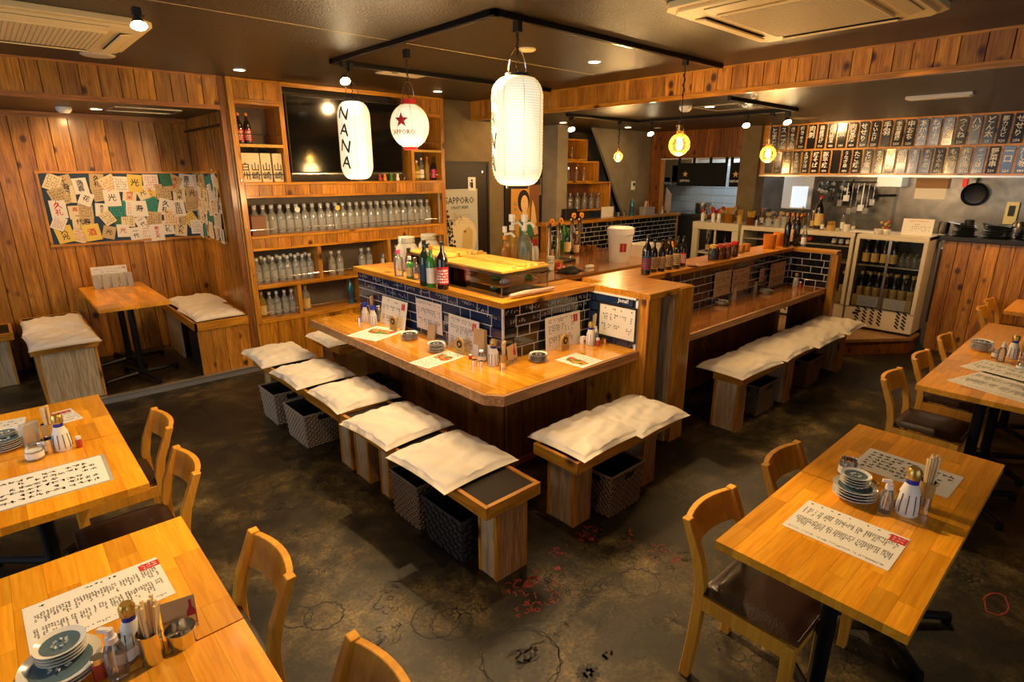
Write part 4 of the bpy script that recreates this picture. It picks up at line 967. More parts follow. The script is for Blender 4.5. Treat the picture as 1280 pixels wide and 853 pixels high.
# ================================================================== BENCHES, CUSHIONS, BASKETS
def bench(label, axis, x0, x1, y0, y1, legs, z=.42, lw=.29, fr=.062, near=None, zb=0, grp=None):
    pale = zb > 0
    cx, cy = (x0+x1)/2, (y0+y1)/2
    t = thing('bench', label, 'bench', (cx, cy, zb), 0, grp)
    def b(n_, m_, a, b_, c, d, e, f, bev=.0015): return boxm(n_, m_, a-cx, b_-cx, c-cy, d-cy, e-zb, f-zb, parent=t, bevel=bev)
    w = .022
    b('seat_rail', 'orange_wood_y', x0, x0+w, y0, y1, z-fr, z); b('seat_rail', 'orange_wood_y', x1-w, x1, y0, y1, z-fr, z)
    b('seat_rail', 'orange_wood_x', x0+w, x1-w, y0, y0+w, z-fr, z); b('seat_rail', 'orange_wood_x', x0+w, x1-w, y1-w, y1, z-fr, z)
    b('seat_pad', 'seat_pad_dark', x0+w, x1-w, y0+w, y1-w, z-.03, z-.006)
    for (a, c) in legs:   # leg block between a and c along the bench
        if axis == 'y': lx0, lx1, ly0, ly1 = cx-lw/2*.66, cx+lw/2*.66, a, c
        else: lx0, lx1, ly0, ly1 = a, c, cy-lw/2*.66, cy+lw/2*.66
        s = .018
        g = b('leg', 'ash_laminate', lx0+.004, lx1-.004, ly0+.004, ly1-.004, zb, z-fr)
        for (p, q) in ((lx0, ly0), (lx1-s, ly0), (lx0, ly1-s), (lx1-s, ly1-s)):
            e = MB().box(p-cx, p+s-cx, q-cy, q+s-cy, 0, z-fr-zb).build('edge_post', 'orange_wood_z', g, bevel=.001)
        if not pale: MB().box(lx0+s-cx, lx1-s-cx, ly0-cy+.001, ly0-cy+.004, 0, z-fr-zb-.001).build('brown_panel', 'brown_laminate', g)
    return t
bench('long low bench at the left counter arm, its dark seat end bare near the camera', 'y', 1.355, 1.685, 1.655, 3.02, [(1.67, 1.80), (2.60, 2.70), (2.83, 3.00)])
bench('low bench at the left counter arm, the half nearer the display shelves', 'y', 1.355, 1.685, 3.035, 4.50, [(3.05, 3.20), (4.34, 4.49)])
bench('short low bench before the right counter arm under two cushions', 'x', 1.94, 2.83, 1.655, 1.965, [(1.99, 2.13), (2.60, 2.72)])
bench('long low bench before the farther counter with four cushions', 'x', 3.715, 6.02, 1.69, 1.915, [(3.65+.06, 3.83), (4.52, 4.64), (5.64, 5.80)])
bench('short bench end under the far tip of the left counter arm', 'x', 1.93, 2.10, 4.2, 4.72, [(1.95, 2.08)], z=.44)
def cushion(label, cx, cy, w, d, z, rz=0, seed=0, th=.066, tilt=0, grp=None, flat=0):
    rnd = random.Random(seed); n = 30; vs = []; fs = []
    ph = [rnd.uniform(0, 6.28) for _ in range(10)]
    bx, by = rnd.uniform(-.3, .3), rnd.uniform(-.3, .3)
    for side in (1, -1):
        for j in range(n+1):
            for i in range(n+1):
                u, v = -1+2*i/n, -1+2*j/n
                e = max(0, (1-abs(u)**3.2)*(1-abs(v)**3.2))**.34
                px = u*w/2*(1-.055*(1-v*v)*(abs(u)**2)); py = v*d/2*(1-.055*(1-u*u)*(abs(v)**2))
                dimp = 1-.32*math.exp(-((u-bx)**2+(v-by)**2)*2.2)
                wr = .0045*sin(7*u+4*v+ph[0])+.0042*sin(-6*u+11*v+ph[1])+.003*sin(17*u+3*v+ph[2]+2*sin(3*v+ph[4]))+.0025*sin(5*u-19*v+ph[3])
                # folds running in from the corners
                wr += .0045*sin(20*atan2(v-by, u-bx)+ph[5])*min(1, (u*u+v*v))*e
                zz = (th*.78*e*dimp+wr*e) if side == 1 else -th*.14*e
                vs.append((px, py, zz+th*.16))
    m = (n+1)*(n+1)
    for s_ in range(2):
        for j in range(n):
            for i in range(n):
                a = s_*m+j*(n+1)+i; q = (a, a+1, a+n+2, a+n+1); fs.append(q if s_ == 0 else q[::-1])
    mb = MB().add(vs, fs); me = mb.mesh('cushion', smooth=True)
    bm = bmesh.new(); bm.from_mesh(me); bmesh.ops.remove_doubles(bm, verts=bm.verts, dist=.0004); bm.to_mesh(me); bm.free()
    me.polygons.foreach_set('use_smooth', [True]*len(me.polygons))
    o = link('seat_cushion', me, 'cushion_cloth'); o.location = (cx, cy, z-th*.02); o.rotation_euler = (0, tilt, rz)
    return tag(o, label, 'cushion', grp)
SZ = .421
cushion('rumpled cream cushion nearest the camera on the long left bench', 1.505, 2.10, .465, .485, SZ, .03, 1, .060)
cushion('cream cushion second from the camera on the long left bench', 1.515, 2.635, .455, .475, SZ, .06, 2)
cushion('cream cushion in the middle of the left bench row', 1.55, 3.215, .43, .475, SZ, -.03, 3)
cushion('cream cushion second from the shelf end of the left bench row', 1.52, 3.77, .43, .475, SZ, .02, 4)
cushion('cream cushion at the shelf end of the left bench row', 1.51, 4.36, .42, .50, SZ, -.02, 5)
cushion('creased cream cushion on the left half of the short bench', 2.20, 1.83, .49, .40, SZ, .02, 6, .062)
cushion('cream cushion on the pillar side of the short bench', 2.63, 1.80, .47, .42, SZ, -.02, 7, .062)
cushion('cream cushion nearest the camera on the farther long bench', 3.95, 1.83, .60, .37, SZ, -.05, 8)
cushion('cream cushion second from the camera on the farther long bench', 4.53, 1.83, .53, .40, SZ, .02, 9)
cushion('cream cushion third from the camera on the farther long bench', 5.09, 1.80, .56, .42, SZ, -.02, 10)
cushion('cream cushion at the fridge end of the farther long bench', 5.66, 1.79, .50, .42, SZ, .02, 11)
cushion('small bluish-white cushion under the far tip of the left counter', 2.02, 4.44, .34, .46, .442, 0, 12)
# alcove benches
t = bench('white-fronted box bench in the alcove left of the small table', 'y', .075, .515, 5.42, 6.66, [(5.44, 6.64)], z=.535, lw=.58, zb=.055)
b2 = thing('bench', 'box bench with pine boards in the alcove beside the shelves', 'bench', (0, 0, .055))
x0, x1, y0, y1, z = 1.19, 1.675, 5.405, 6.66, .535
for a in ((x0, x0+.022, y0, y1), (x1-.022, x1, y0, y1)): boxm('seat_rail', 'orange_wood_y', a[0], a[1], a[2], a[3], z-.075-.055, z-.055, parent=b2, bevel=.0015)
for a in ((x0, x1, y0, y0+.022), (x0, x1, y1-.022, y1)): boxm('seat_rail', 'orange_wood_x', a[0], a[1], a[2], a[3], z-.075-.055, z-.055, parent=b2, bevel=.0015)
boxm('seat_pad', 'seat_pad_dark', x0+.022, x1-.022, y0+.022, y1-.022, z-.03-.055, z-.006-.055, parent=b2)
for i in range(4):
    w = (x1-x0-.03)/4; o = MB().box(-w/2+.0015, w/2-.0015, 0, .014, 0, z-.075-.055).build('front_board', 'pine_bright', b2, bevel=.0015); o.location = (x0+.015+w*(i+.5), y0+.012, 0)
boxm('side_brace', 'ash_laminate', x0+.02, x0+.04, 6.1, 6.6, 0, z-.13, parent=b2)
t = boxm('storage_box', 'black_plastic', 1.26, 1.6, 5.50, 6.0, .056, .36, bevel=.01); tag(t, 'black storage box under the right alcove bench', 'box')
b3 = bench('bench at the left picture edge in the alcove, its seat bare', 'y', -.50, .015, 6.22, 6.66, [(6.24, 6.64)], z=.51, lw=.66, zb=.055)
cushion('white cushion in front on the left alcove bench', .285, 5.55, .45, .56, .536, .02, 13)
cushion('cream cushion behind on the left alcove bench', .285, 6.12, .44, .52, .536, -.02, 14)
cushion('cream cushion in front on the right alcove bench', 1.41, 5.72, .42, .62, .536, .03, 15)
cushion('cream cushion behind on the right alcove bench', 1.42, 6.24, .44, .45, .552, .08, 16)
# wicker baskets
def basket(label, cx, cy, w, d, h, mat, rz=0, wide=False):
    t = thing('wicker_basket', label, 'basket', (cx, cy, 0), rz)
    mb = MB(); cell = .030 if wide else .017; tp = .90
    def pt(face, u, z, o):   # u along the face
        k = tp+(1-tp)*z/h; hw, hd = w/2*k+o, d/2*k+o
        return {'f': (u*w/2*k, -hd, z), 'b': (-u*w/2*k, hd, z), 'r': (hw, u*d/2*k, z), 'l': (-hw, -u*d/2*k, z)}[face]
    rows = int(h/cell)
    for face, ln in (('f', w), ('b', w), ('r', d), ('l', d)):
        cols_ = int(ln/(cell*1.15))
        for r_ in range(rows):
            z0, z1 = h*r_/rows, h*(r_+1)/rows-.002
            for c_ in range(cols_):
                if r_ in (rows-2, rows-3) and abs(c_-cols_/2) < cols_*.16 and face in 'fb' or (r_ in (rows-2, rows-3) and abs(c_-cols_/2) < cols_*.16 and face in 'rl' and d < w): continue
                o = .0035 if (r_+c_) % 2 else -.0015; u0, u1 = -1+2*c_/cols_+.006, -1+2*(c_+1)/cols_-.006
                um = (u0+u1)/2; zm = (z0+z1)/2
                q = [pt(face, u0, z0, o-.003), pt(face, u1, z0, o-.003), pt(face, u1, z1, o-.003), pt(face, u0, z1, o-.003), pt(face, um, zm, o+.003)]
                mb.add(q, [(0,1,4), (1,2,4), (2,3,4), (3,0,4)])
    mb.build('woven_sides', mat, t, smooth=False)
    k = .995
    mb = MB(); c = [pt('f', -1, h, 0), pt('f', 1, h, 0), pt('b', -1, h, 0), pt('b', 1, h, 0), pt('f', -1, h, 0)]; mb.tube(c, .006, 6)
    mb.build('rim', mat, t)
    o = MB(); kk = w/2*tp-.004; k2 = d/2*tp-.004
    iw, idp = w/2-.008, d/2-.008
    o.add([(-kk, -k2, .004), (kk, -k2, .004), (kk, k2, .004), (-kk, k2, .004), (-iw, -idp, h-.004), (iw, -idp, h-.004), (iw, idp, h-.004), (-iw, idp, h-.004)], [(0,1,2,3), (0,1,5,4), (1,2,6,5), (2,3,7,6), (3,0,4,7)])
    o.build('lining', 'wicker_black', t)
    return t
basket('grey-brown wicker basket under the shelf end of the left bench', 1.45, 4.17, .26, .29, .24, 'wicker_grey')
basket('grey-brown wicker basket, second under the left bench from the shelves', 1.46, 3.68, .27, .34, .24, 'wicker_grey')
basket('brown wicker basket under the second cushion of the left bench', 1.50, 2.36, .26, .27, .26, 'wicker')
basket('black chip-weave basket under the bare end of the left bench', 1.52, 2.02, .30, .33, .24, 'wicker_black', wide=True)
basket('brown wicker basket under the short bench of two cushions', 2.34, 1.75, .30, .24, .25, 'wicker')
basket('dark wicker basket under the near part of the farther bench', 4.25, 1.85, .32, .26, .24, 'wicker')
basket('dark wicker basket under the middle of the farther bench', 5.15, 1.85, .32, .26, .24, 'wicker')
basket('black wicker basket on the floor under the left counter arm', 2.0, 3.75, .22, .28, .27, 'wicker_black')
# ================================================================== TABLES AND CHAIRS
TZ = .71
def table(label, x0, x1, y0, y1, axis, z=TZ, th=.028, nst=9, zb=0, foot=.30, grp=None, seed=0, detail=True, yaw=pi/4, poles=1):
    rnd = random.Random(seed); cx, cy = (x0+x1)/2, (y0+y1)/2; hx, hy = (x1-x0)/2, (y1-y0)/2
    t = thing('dining_table', label, 'table', (cx, cy, zb), 0, grp)
    core = MB().box(-hx+.004, hx-.004, -hy+.004, hy-.004, z-th+.001-zb, z-.004-zb).build('tabletop', 'stave_x', t)
    m_ = 'stave_x' if axis == 'x' else 'stave_y'
    L_, W_ = (hx*2, hy*2) if axis == 'x' else (hy*2, hx*2)
    if detail:
        w = W_/nst
        for i in range(nst):
            u = 0; first = True
            while u < L_-1e-6:
                ln = rnd.uniform(.10, .26) if first else rnd.uniform(.17, .34); first = False
                e = u+ln
                if L_-e < .09: e = L_
                c_, d_ = -W_/2+w*i, -W_/2+w*(i+1); a_, b_ = -L_/2+u, -L_/2+e; g = .00025
                bx = (a_+g, b_-g, c_+g, d_-g) if axis == 'x' else (c_+g, d_-g, a_+g, b_-g)
                mx_, my_ = (bx[0]+bx[1])/2, (bx[2]+bx[3])/2
                o = MB().box(bx[0]-mx_, bx[1]-mx_, bx[2]-my_, bx[3]-my_, -th, 0).build('stave', m_, core); o.location = (mx_, my_, z-zb)
                u = e
    else:
        for i in range(5):
            w = W_/5; o = (MB().box(-hx, hx, -w/2+.0003, w/2-.0003, -th, 0) if axis == 'x' else MB().box(-w/2+.0003, w/2-.0003, -hy, hy, -th, 0)).build('stave', m_, core)
            o.location = ((0, -W_/2+w*(i+.5), z-zb) if axis == 'x' else (-W_/2+w*(i+.5), 0, z-zb))
    for k in range(poles):
        oy = 0 if poles == 1 else (-hy*.45 if k == 0 else hy*.45)
        MB().box(-.12, .12, oy-.12, oy+.12, z-th-.008-zb, z-th-zb).build('mounting_plate', 'black_metal', t)
        MB().lathe([(.026, .05), (.026, z-th-.008-zb)], 14, cy=oy).build('pole', 'black_metal', t, smooth=True)
        MB().lathe([(.045, .035), (.045, .06), (.03, .075)], 14, cy=oy).build('hub', 'black_metal', t, smooth=True)
        for q in range(4):
            a = yaw+q*pi/2
            mb = MB(); mb.tube([(.02*cos(a), oy+.02*sin(a), .048), (foot*cos(a), oy+foot*sin(a), .034)], [.022, .017], 8); mb.lathe([(.018, 0), (.020, .012), (.018, .045)], 10, foot*cos(a), oy+foot*sin(a), 0)
            mb.build('foot', 'black_metal', t, smooth=True)
    return t
table('near right wooden table, half with the striped-band menu sheet and red stamp', 1.484, 2.118, .187, .700, 'x', seed=1)
table('near right wooden table, far half with chopsticks and soy bottle at its joint', 2.122, 2.752, .187, .700, 'x', seed=2)
table('far right wooden table, the half nearest the camera with the printed menu strips', 3.525, 4.17, .17, .67, 'x', seed=3)
table('middle part of the far right wooden table row with the stack of striped plates', 4.174, 4.82, .17, .67, 'x', seed=4)
table('last part of the far right wooden table row before the pine counter', 4.824, 5.47, .17, .67, 'x', seed=5, detail=False)
table('bright wooden table at the right edge beyond the row, before the pine counter', 6.05, 6.70, .15, .67, 'x', seed=6, detail=False)
table('front left wooden table part with the chopstick jar and steel pot', -.35, .300, .735, 1.343, 'y', seed=7)
table('front left wooden table part carrying the long white menu sheet', -.35, .300, 1.347, 1.955, 'y', seed=8)
table('second left wooden table part with the laminated handwritten menu', -.35, .270, 2.264, 2.835, 'y', seed=9)
table('second left wooden table part nearest the alcove with soy bottle', -.35, .270, 2.839, 3.44, 'y', seed=10)
table('small two-post wooden table in the left alcove with chopstick rack', .545, 1.045, 5.41, 6.62, 'y', z=.76, seed=11, zb=.055, poles=2, foot=.29, yaw=.25)

def chair_proto():
    w, d, h, sz = .34, .36, .645, .405; hw = w/2; p = .034
    t = thing('dining_chair', '', 'chair', (0, 0, 0))
    W = 'chair_wood'
    for s in (-1, 1):
        xo = s*(hw-p/2)
        # rear post, bent: foot kicks back, top leans back
        prof = [(0, .180), (.18, .162), (.34, .152), (.42, .153), (.50, .170), (.57, .198), (h, .228)]
        mb = MB(); vs = []; 
        for z, y in prof:
            th = .036 if z < .5 else .036-.010*(z-.5)/.2
            vs += [(xo-p/2, y-th/2, z), (xo+p/2, y-th/2, z), (xo+p/2, y+th/2, z), (xo-p/2, y+th/2, z)]
        fs = [(3, 2, 1, 0)]; n = len(prof)
        for k in range(n-1):
            for i in range(4): j = (i+1) % 4; fs.append((k*4+i, k*4+j, k*4+4+j, k*4+4+i))
        fs.append(((n-1)*4, (n-1)*4+1, (n-1)*4+2, (n-1)*4+3)); mb.add(vs, fs).build('leg', W, t, bevel=.002)
    for s in (-1, 1):
        xo = s*(hw-.018)
        MB().add([(xo-.016, -.172, 0), (xo+.016, -.172, 0), (xo+.016, -.142, 0), (xo-.016, -.142, 0), (xo-.019, -.178, sz-.03), (xo+.019, -.178, sz-.03), (xo+.019, -.140, sz-.03), (xo-.019, -.140, sz-.03)],
                 [(3,2,1,0), (4,5,6,7), (0,1,5,4), (1,2,6,5), (2,3,7,6), (3,0,4,7)]).build('leg', W, t, bevel=.002)
    for s in (-1, 1): boxm('side_rail', W, s*(hw-.012)-.010, s*(hw-.012)+.010, -.15, .14, sz-.085, sz-.028, parent=t, bevel=.002)
    boxm('front_rail', W, -hw+.03, hw-.03, -.172, -.152, sz-.085, sz-.028, parent=t, bevel=.002)
    boxm('rear_rail', W, -hw+.03, hw-.03, .132, .150, sz-.075, sz-.02, parent=t, bevel=.002)
    # seat pad
    n = 12; vs = []; fs = []; m = (n+1)**2
    for side in (1, -1):
        for j in range(n+1):
            for i in range(n+1):
                u, v = -1+2*i/n, -1+2*j/n; e = max(0, (1-abs(u)**8)*(1-abs(v)**8))**.5
                vs.append((u*(hw-.001), -.018+v*.168, sz-.014+(.026*e+.006*(1-u*u)*(1-v*v) if side == 1 else -.014*e)))
    for s_ in range(2):
        for j in range(n):
            for i in range(n):
                a = s_*m+j*(n+1)+i; q = (a, a+1, a+n+2, a+n+1); fs.append(q if s_ == 0 else q[::-1])
    me = MB().add(vs, fs).mesh('seat', smooth=True)
    bm = bmesh.new(); bm.from_mesh(me); bmesh.ops.remove_doubles(bm, verts=bm.verts, dist=.0004); bm.to_mesh(me); bm.free()
    st = link('seat', me, 'leather', t)
    MB().tube([(-hw+.006, -.182, sz+.002), (hw-.006, -.182, sz+.002)], .0025, 5).build('piping', 'leather', st)
    # curved top rail
    mb = MB(); k = 9; vs = []
    for i in range(k+1):
        u = -1+2*i/k; x = u*(hw-p*.5); yc = .212+.034*(1-u*u); zt = h-.006-.000*u
        vs += [(x, yc-.030, h-.115), (x, yc-.008, h-.115), (x, yc+.026, zt), (x, yc+.004, zt)]
    fs = [(0, 1, 2, 3)]
    for i in range(k):
        for q in range(4): j = (q+1) % 4; fs.append((i*4+q, i*4+4+q, i*4+4+j, i*4+j))
    fs.append((k*4+3, k*4+2, k*4+1, k*4)); mb.add(vs, fs).build('backrest', W, t, bevel=.002)
    return t
ch0 = chair_proto(); used = [False]
def chair(x, y, rz, label):
    if not used[0]: used[0] = True; ch0.location = (x, y, 0); ch0.rotation_euler = (0, 0, rz); ch0['label'] = label; return
    dup(ch0, (x, y, 0), rz, label)
for x, y, lb in ((1.777, .645, 'nearest wooden chair on the right, its dark brown seat half under the table'), (2.352, .635, 'wooden chair at the near right table beside the plate stack'),
                 (3.85, .63, 'wooden chair with wide dark seat at the near corner of the far right table'), (4.43, .62, 'second wooden chair along the far right table'), (5.07, .62, 'third wooden chair along the far right table, close to the striped plates'),
                 (6.44, .63, 'wooden chair beyond the far right table row, before the pine counter'), (6.88, .65, 'rearmost wooden chair by the pine counter at the right edge')):
    chair(x, y, 0, lb)
for x, y, lb in ((.250, 1.665, 'wooden chair at the front left table, its curved back facing the floor writing'), (.280, 1.02, 'wooden chair cut by the bottom edge of the picture'), (.240, 3.07, 'farther of the two wooden chairs at the second left table'), (.215, 2.52, 'nearer of the two wooden chairs at the second left table')):
    chair(x, y, -pi/2, lb)

# ================================================================== THINGS ON THE TABLES
rs = random.Random(21)
def sheet(label, corners, z, mat='paper', dens=(12, 46), red=None, big=False, name='menu_sheet', vert=False, sleeve=False, cat='menu', img=None, ink='ink', textlines=None, rough_print=False):
    """flat sheet lying at height z; corners in photo pixels: top-left, top-right, bottom-right, bottom-left as read"""
    P = [at(px, py, z) for px, py in corners]; c = sum(P, Vector())/4; ux = ((P[1]-P[0])+(P[2]-P[3]))/2; w = ux.length; ux.normalize(); uy = ((P[0]-P[3])+(P[1]-P[2]))/2; h = uy.length
    ang = atan2(ux.y, ux.x); t = MB().box(-w/2, w/2, -h/2, h/2, 0, .0008).build(name, mat); t.location = (c.x, c.y, z+.0004); t.rotation_euler = (0, 0, ang)
    tag(t, label, cat)
    if sleeve:
        o = MB().box(-w/2-.012, w/2+.012, -h/2-.008, h/2+.008, -.0003, 0).build('clear_sleeve', 'cloudy_glass', t)
    mb = MB(); M0 = Matrix.Identity(4)
    if big:
        scrib(mb, M0, w*.88, h*.8, dens[0], dens[1], rs, .8, off=.0011, strokes=6, th=.12)
    else:
        for k_, (yy, hh, den, nc) in enumerate(((.40, .09, .7, 26), (.16, .24, .88, dens[1]), (-.16, .26, .85, dens[1]+4), (-.42, .05, .8, dens[1]+10))):
            Mx = Matrix.Translation((0, yy*h, 0)); scrib(mb, Mx, w*.92, hh*h, 1, nc, rs, den, vertical=True, off=.0011, strokes=3, th=.30)
    mb.build('print', ink, t)
    if red:
        rx, ry, rw, rh = red
        o = MB().box(rx*w-rw/2, rx*w+rw/2, ry*h-rh/2, ry*h+rh/2, .0009, .0013).build('red_stamp', 'ink_red', t)
        mb = MB(); scrib(mb, Matrix.Translation((rx*w, ry*h, 0)), rw*.8, rh*.8, 2, 3, rs, 1, off=.0016, strokes=3); mb.build('stamp_print', 'paper', t)
    return t
sheet('long cream menu sheet with red stamp on the near right table', ((1012, 626), (1140, 676), (1108, 714), (976, 656)), TZ, 'paper', (9, 44), red=(.42, .36, .045, .042))
sheet('handwritten cream menu sheet with bold strokes at the far end of the near right table', ((1087, 560), (1204, 597), (1186, 624), (1064, 582)), TZ, 'paper', (6, 12), big=True)
sheet('cream printed menu strip on the far right table, the nearer of two', ((1220, 463), (1330, 490), (1305, 513), (1192, 477)), TZ, 'paper', (9, 46))
sheet('glossy reflecting menu sheet on the far right table beside the condiments', ((1222, 449), (1320, 470), (1305, 487), (1208, 459)), TZ, 'paper', (7, 30))
sheet('long white menu sheet with red heading on the front left table', ((28, 762), (196, 697), (219, 742), (37, 823)), TZ, 'paper', (9, 44), red=(.42, .36, .05, .03))
sheet('laminated white handwritten menu on the second left table', ((-40, 610), (122, 573), (141, 596), (-30, 651)), TZ, 'paper', (6, 14), big=True, sleeve=True)
sheet('white menu corner with red heading behind the soy bottle on the second left table', ((68, 516), (92, 510), (101, 524), (76, 531)), TZ, 'paper', (5, 6), big=True, red=(-.1, .32, .07, .03), name='menu_card')
sheet('white menu strip under the plate stack on the second left table', ((-40, 534), (28, 523), (34, 536), (-40, 552)), TZ, 'paper', (4, 12), big=True)
PROF = [(.0, .004), (.45, .004), (.5, 0), (.55, .004), (.8, .010), (1.0, .019), (1.0, .021), (.78, .0135), (.5, .008), (0, .0075)]
_pl = {}
def plate(x, y, z, r, label, grp, mat='ceramic', deco='ceramic_blue', sq=False):
    k = (r, mat, deco)
    if k in _pl:
        return dup(_pl[k], (x, y, z), rs.uniform(0, 6), label, grp)
    o = MB().lathe([(max(.0005, a*r), b*r*13) for a, b in PROF], 28, capb=False, capt=False).build('plate', mat, smooth=True); o.location = (x, y, z)
    MB().lathe([(r*.34, .0082*r*13), (r*.5, .0088*r*13), (r*.76, .0142*r*13)], 28, capb=True, capt=False).build('glaze_pattern', deco, o, smooth=True)
    mb = MB()
    for q in range(7):
        a = 2*pi*q/7; mb.tube([((r*(.2+.12*(i % 2)))*cos(a+i*.09), (r*(.2+.12*(i % 2)+.08*(i > 3)))*sin(a+i*.09), .0155*r*13) for i in range(7)], r*.018, 4)
    mb.build('painted_lines', 'ceramic' if deco != 'ceramic' else 'ceramic_dark', o)
    tag(o, label, 'plate', grp); _pl[k] = o; return o
def stack(px, py, z, n, r, base_label, grp, deco='ceramic_blue', step=.0085, mat='ceramic', jit=.002, top=None):
    p = at(px, py, z)
    for i in range(n):
        plate(p.x+rs.uniform(-jit, jit), p.y+rs.uniform(-jit, jit), z+.0005+i*step, r, (top if top and i == n-1 else base_label), None if (top and i == n-1) else grp, mat, deco)
    return p, z+.0005+(n-1)*step+.008
p, zz = stack(1067, 622, TZ, 4, .069, 'blue-rimmed dish in the large lower stack on the near right table', 'large dishes stacked on the near right table', 'ceramic_blue', .0105)
for i in range(4): plate(p.x+.012, p.y+.008, zz+.003+i*.0095, .047, 'small patterned dish on top of the dish stack of the near right table' if i == 3 else 'small dish under the topmost one on the near right table', None if i == 3 else 'small dishes on the near right stack', deco='ceramic_blue')
stack(1226, 438, TZ, 6, .060, 'striped-edge dish in the stack on the far right table', 'dishes stacked on the far right table', 'ceramic_dark', .009, jit=.006)
p, zz = stack(80, 843, TZ, 3, .078, 'large blue dish at the bottom left corner stack', 'large blue dishes of the front left stack', 'ceramic_blue', .009)
for i in range(4): plate(p.x+.006, p.y+.028, zz+.003+i*.008, .050, 'zigzag-patterned small white dish on top of the front left stack' if i == 3 else 'small white dish in the front left stack', None if i == 3 else 'small white dishes of the front left stack', deco='ceramic_blue')
p, zz = stack(8, 562, TZ, 5, .062, 'blue-rimmed dish in the stack at the left edge of the second table', 'dishes stacked on the second left table', 'ceramic_blue', .009)
stack(7, 545, TZ+.045, 2, .045, 'small blue-patterned dish on top of the left-edge stack', 'small dishes on top of the left-edge stack', 'ceramic_blue', .008)
def chop_holder(px, py, z, label, n=12, r=.020, h=.075, kind='steel', ch=.205, lab=None, band=True, rr=3, spread=.35):
    p = at(px, py, z); rnd = random.Random(rr)
    t = thing('chopstick_holder', label, 'chopstick holder', (p.x, p.y, z))
    MB().lathe([(r, 0), (r, h), (r-.0015, h), (r-.0015, .003)], 20, capt=False).build('cup', {'steel': 'chrome', 'bamboo': 'bamboo', 'glass': 'clear_glass'}[kind], t, smooth=True)
    if band: MB().lathe([(r+.001, h*.45), (r+.001, h*.98)], 20, capb=False, capt=False).build('wooden_band', 'bamboo', t, smooth=True)
    g = 'wooden chopsticks standing in the holder: '+label
    for i in range(n):
        a, q = rnd.uniform(0, 6.28), r*.72*sqrt(rnd.random()); x0, y0 = q*cos(a), q*sin(a); tl_ = rnd.uniform(0, spread)
        x1, y1 = x0*(1+tl_)+rnd.uniform(-.002, .002), y0*(1+tl_)+rnd.uniform(-.002, .002); zt = ch*rnd.uniform(.9, 1.0)
        a2 = rnd.uniform(0, 1.5)
        mb = MB(); mb.tube([(x0*.6, y0*.6, .005), (x1, y1, zt)], [.0026, .0043], 4)
        o = mb.build('chopsticks', 'chopstick'); o.location = (p.x, p.y, z); tag(o, 'pale wooden chopstick in the '+label, 'chopsticks', 'chopsticks in the '+label)
    return t
def soy(px, py, z, label, capm='gold_foil', s=1.0, collar='blue_plastic', printm='ink'):
    p = at(px, py, z); t = thing('soy_sauce_bottle', label, 'bottle', (p.x, p.y, z), rs.uniform(0, 1))
    MB().lathe([(.026*s, 0), (.030*s, .006*s), (.030*s, .03*s), (.026*s, .07*s), (.016*s, .10*s), (.014*s, .118*s)], 20).build('body', 'label_white', t, smooth=True)
    mb = MB()
    for q in range(10):
        a = 2*pi*q/10; mb.tube([(.0305*s*cos(a), .0305*s*sin(a), .012*s), (.0305*s*cos(a), .0305*s*sin(a), .03*s), (.0266*s*cos(a), .0266*s*sin(a), .07*s)], .0013*s, 4)
    mb.build('label_print', printm, t)
    MB().lathe([(.0165*s, .098*s), (.0155*s, .112*s)], 18).build('collar', collar, t)
    MB().lathe([(.019*s, .114*s), (.020*s, .136*s), (.014*s, .146*s)], 18).build('cap', capm, t, smooth=True)
    return t
def jar(px, py, z, label, r=.028, h=.062, fill='ceramic', lid=None, text_=None):
    p = at(px, py, z); t = thing('glass_jar', label, 'jar', (p.x, p.y, z))
    MB().lathe([(r*.9, 0), (r, .004), (r, h*.8), (r*.8, h*.92), (r*.85, h)], 20, capt=False).build('glass', 'clear_glass', t, smooth=True)
    if fill: MB().lathe([(r*.93, .003), (r*.93, h*.66)], 18).build('contents', fill, t)
    if lid: MB().lathe([(r*.9, h), (r*.9, h+.012), (r*.5, h+.016)], 18).build('lid', lid, t)
    MB().lathe([(r+.0006, h*.2), (r+.0006, h*.6)], 20, capb=False, capt=False).build('label', 'label_white', t)
    return t
def sprayer(px, py, z, label, body='clear_glass', head='white_plastic', s=1.0, liquid='clear_glass'):
    p = at(px, py, z); t = thing('spray_bottle', label, 'spray bottle', (p.x, p.y, z), rs.uniform(2, 4))
    MB().lathe([(.019*s, 0), (.021*s, .004*s), (.021*s, .07*s), (.016*s, .088*s), (.010*s, .095*s)], 18).build('body', body, t, smooth=True)
    MB().lathe([(.012*s, .094*s), (.012*s, .108*s), (.008*s, .110*s), (.008*s, .128*s)], 14).build('pump', head, t, smooth=True)
    MB().box(-.004*s, .024*s, -.005*s, .005*s, .120*s, .130*s).build('nozzle', head, t)
    MB().tube([(0, 0, .094*s), (.004, 0, .01)], .0018, 5).build('tube', 'white_plastic', t)
    return t
def shaker(px, py, z, label, r=.013, h=.05, body='food_red', cap='white_plastic'):
    p = at(px, py, z); t = thing('spice_bottle', label, 'spice bottle', (p.x, p.y, z))
    MB().lathe([(r, 0), (r, h*.7), (r*.8, h*.78)], 14).build('body', body, t, smooth=True); MB().lathe([(r*.95, h*.76), (r*.9, h)], 14).build('cap', cap, t); return t
def cup(px, py, z, label, r=.02, h=.04, mat='chrome', name='steel_cup', cat='cup'):
    p = at(px, py, z); t = MB().lathe([(r, 0), (r, h), (r-.0015, h), (r-.0015, .002)], 20, capt=True).build(name, mat, smooth=True); t.location = (p.x, p.y, z); return tag(t, label, cat)
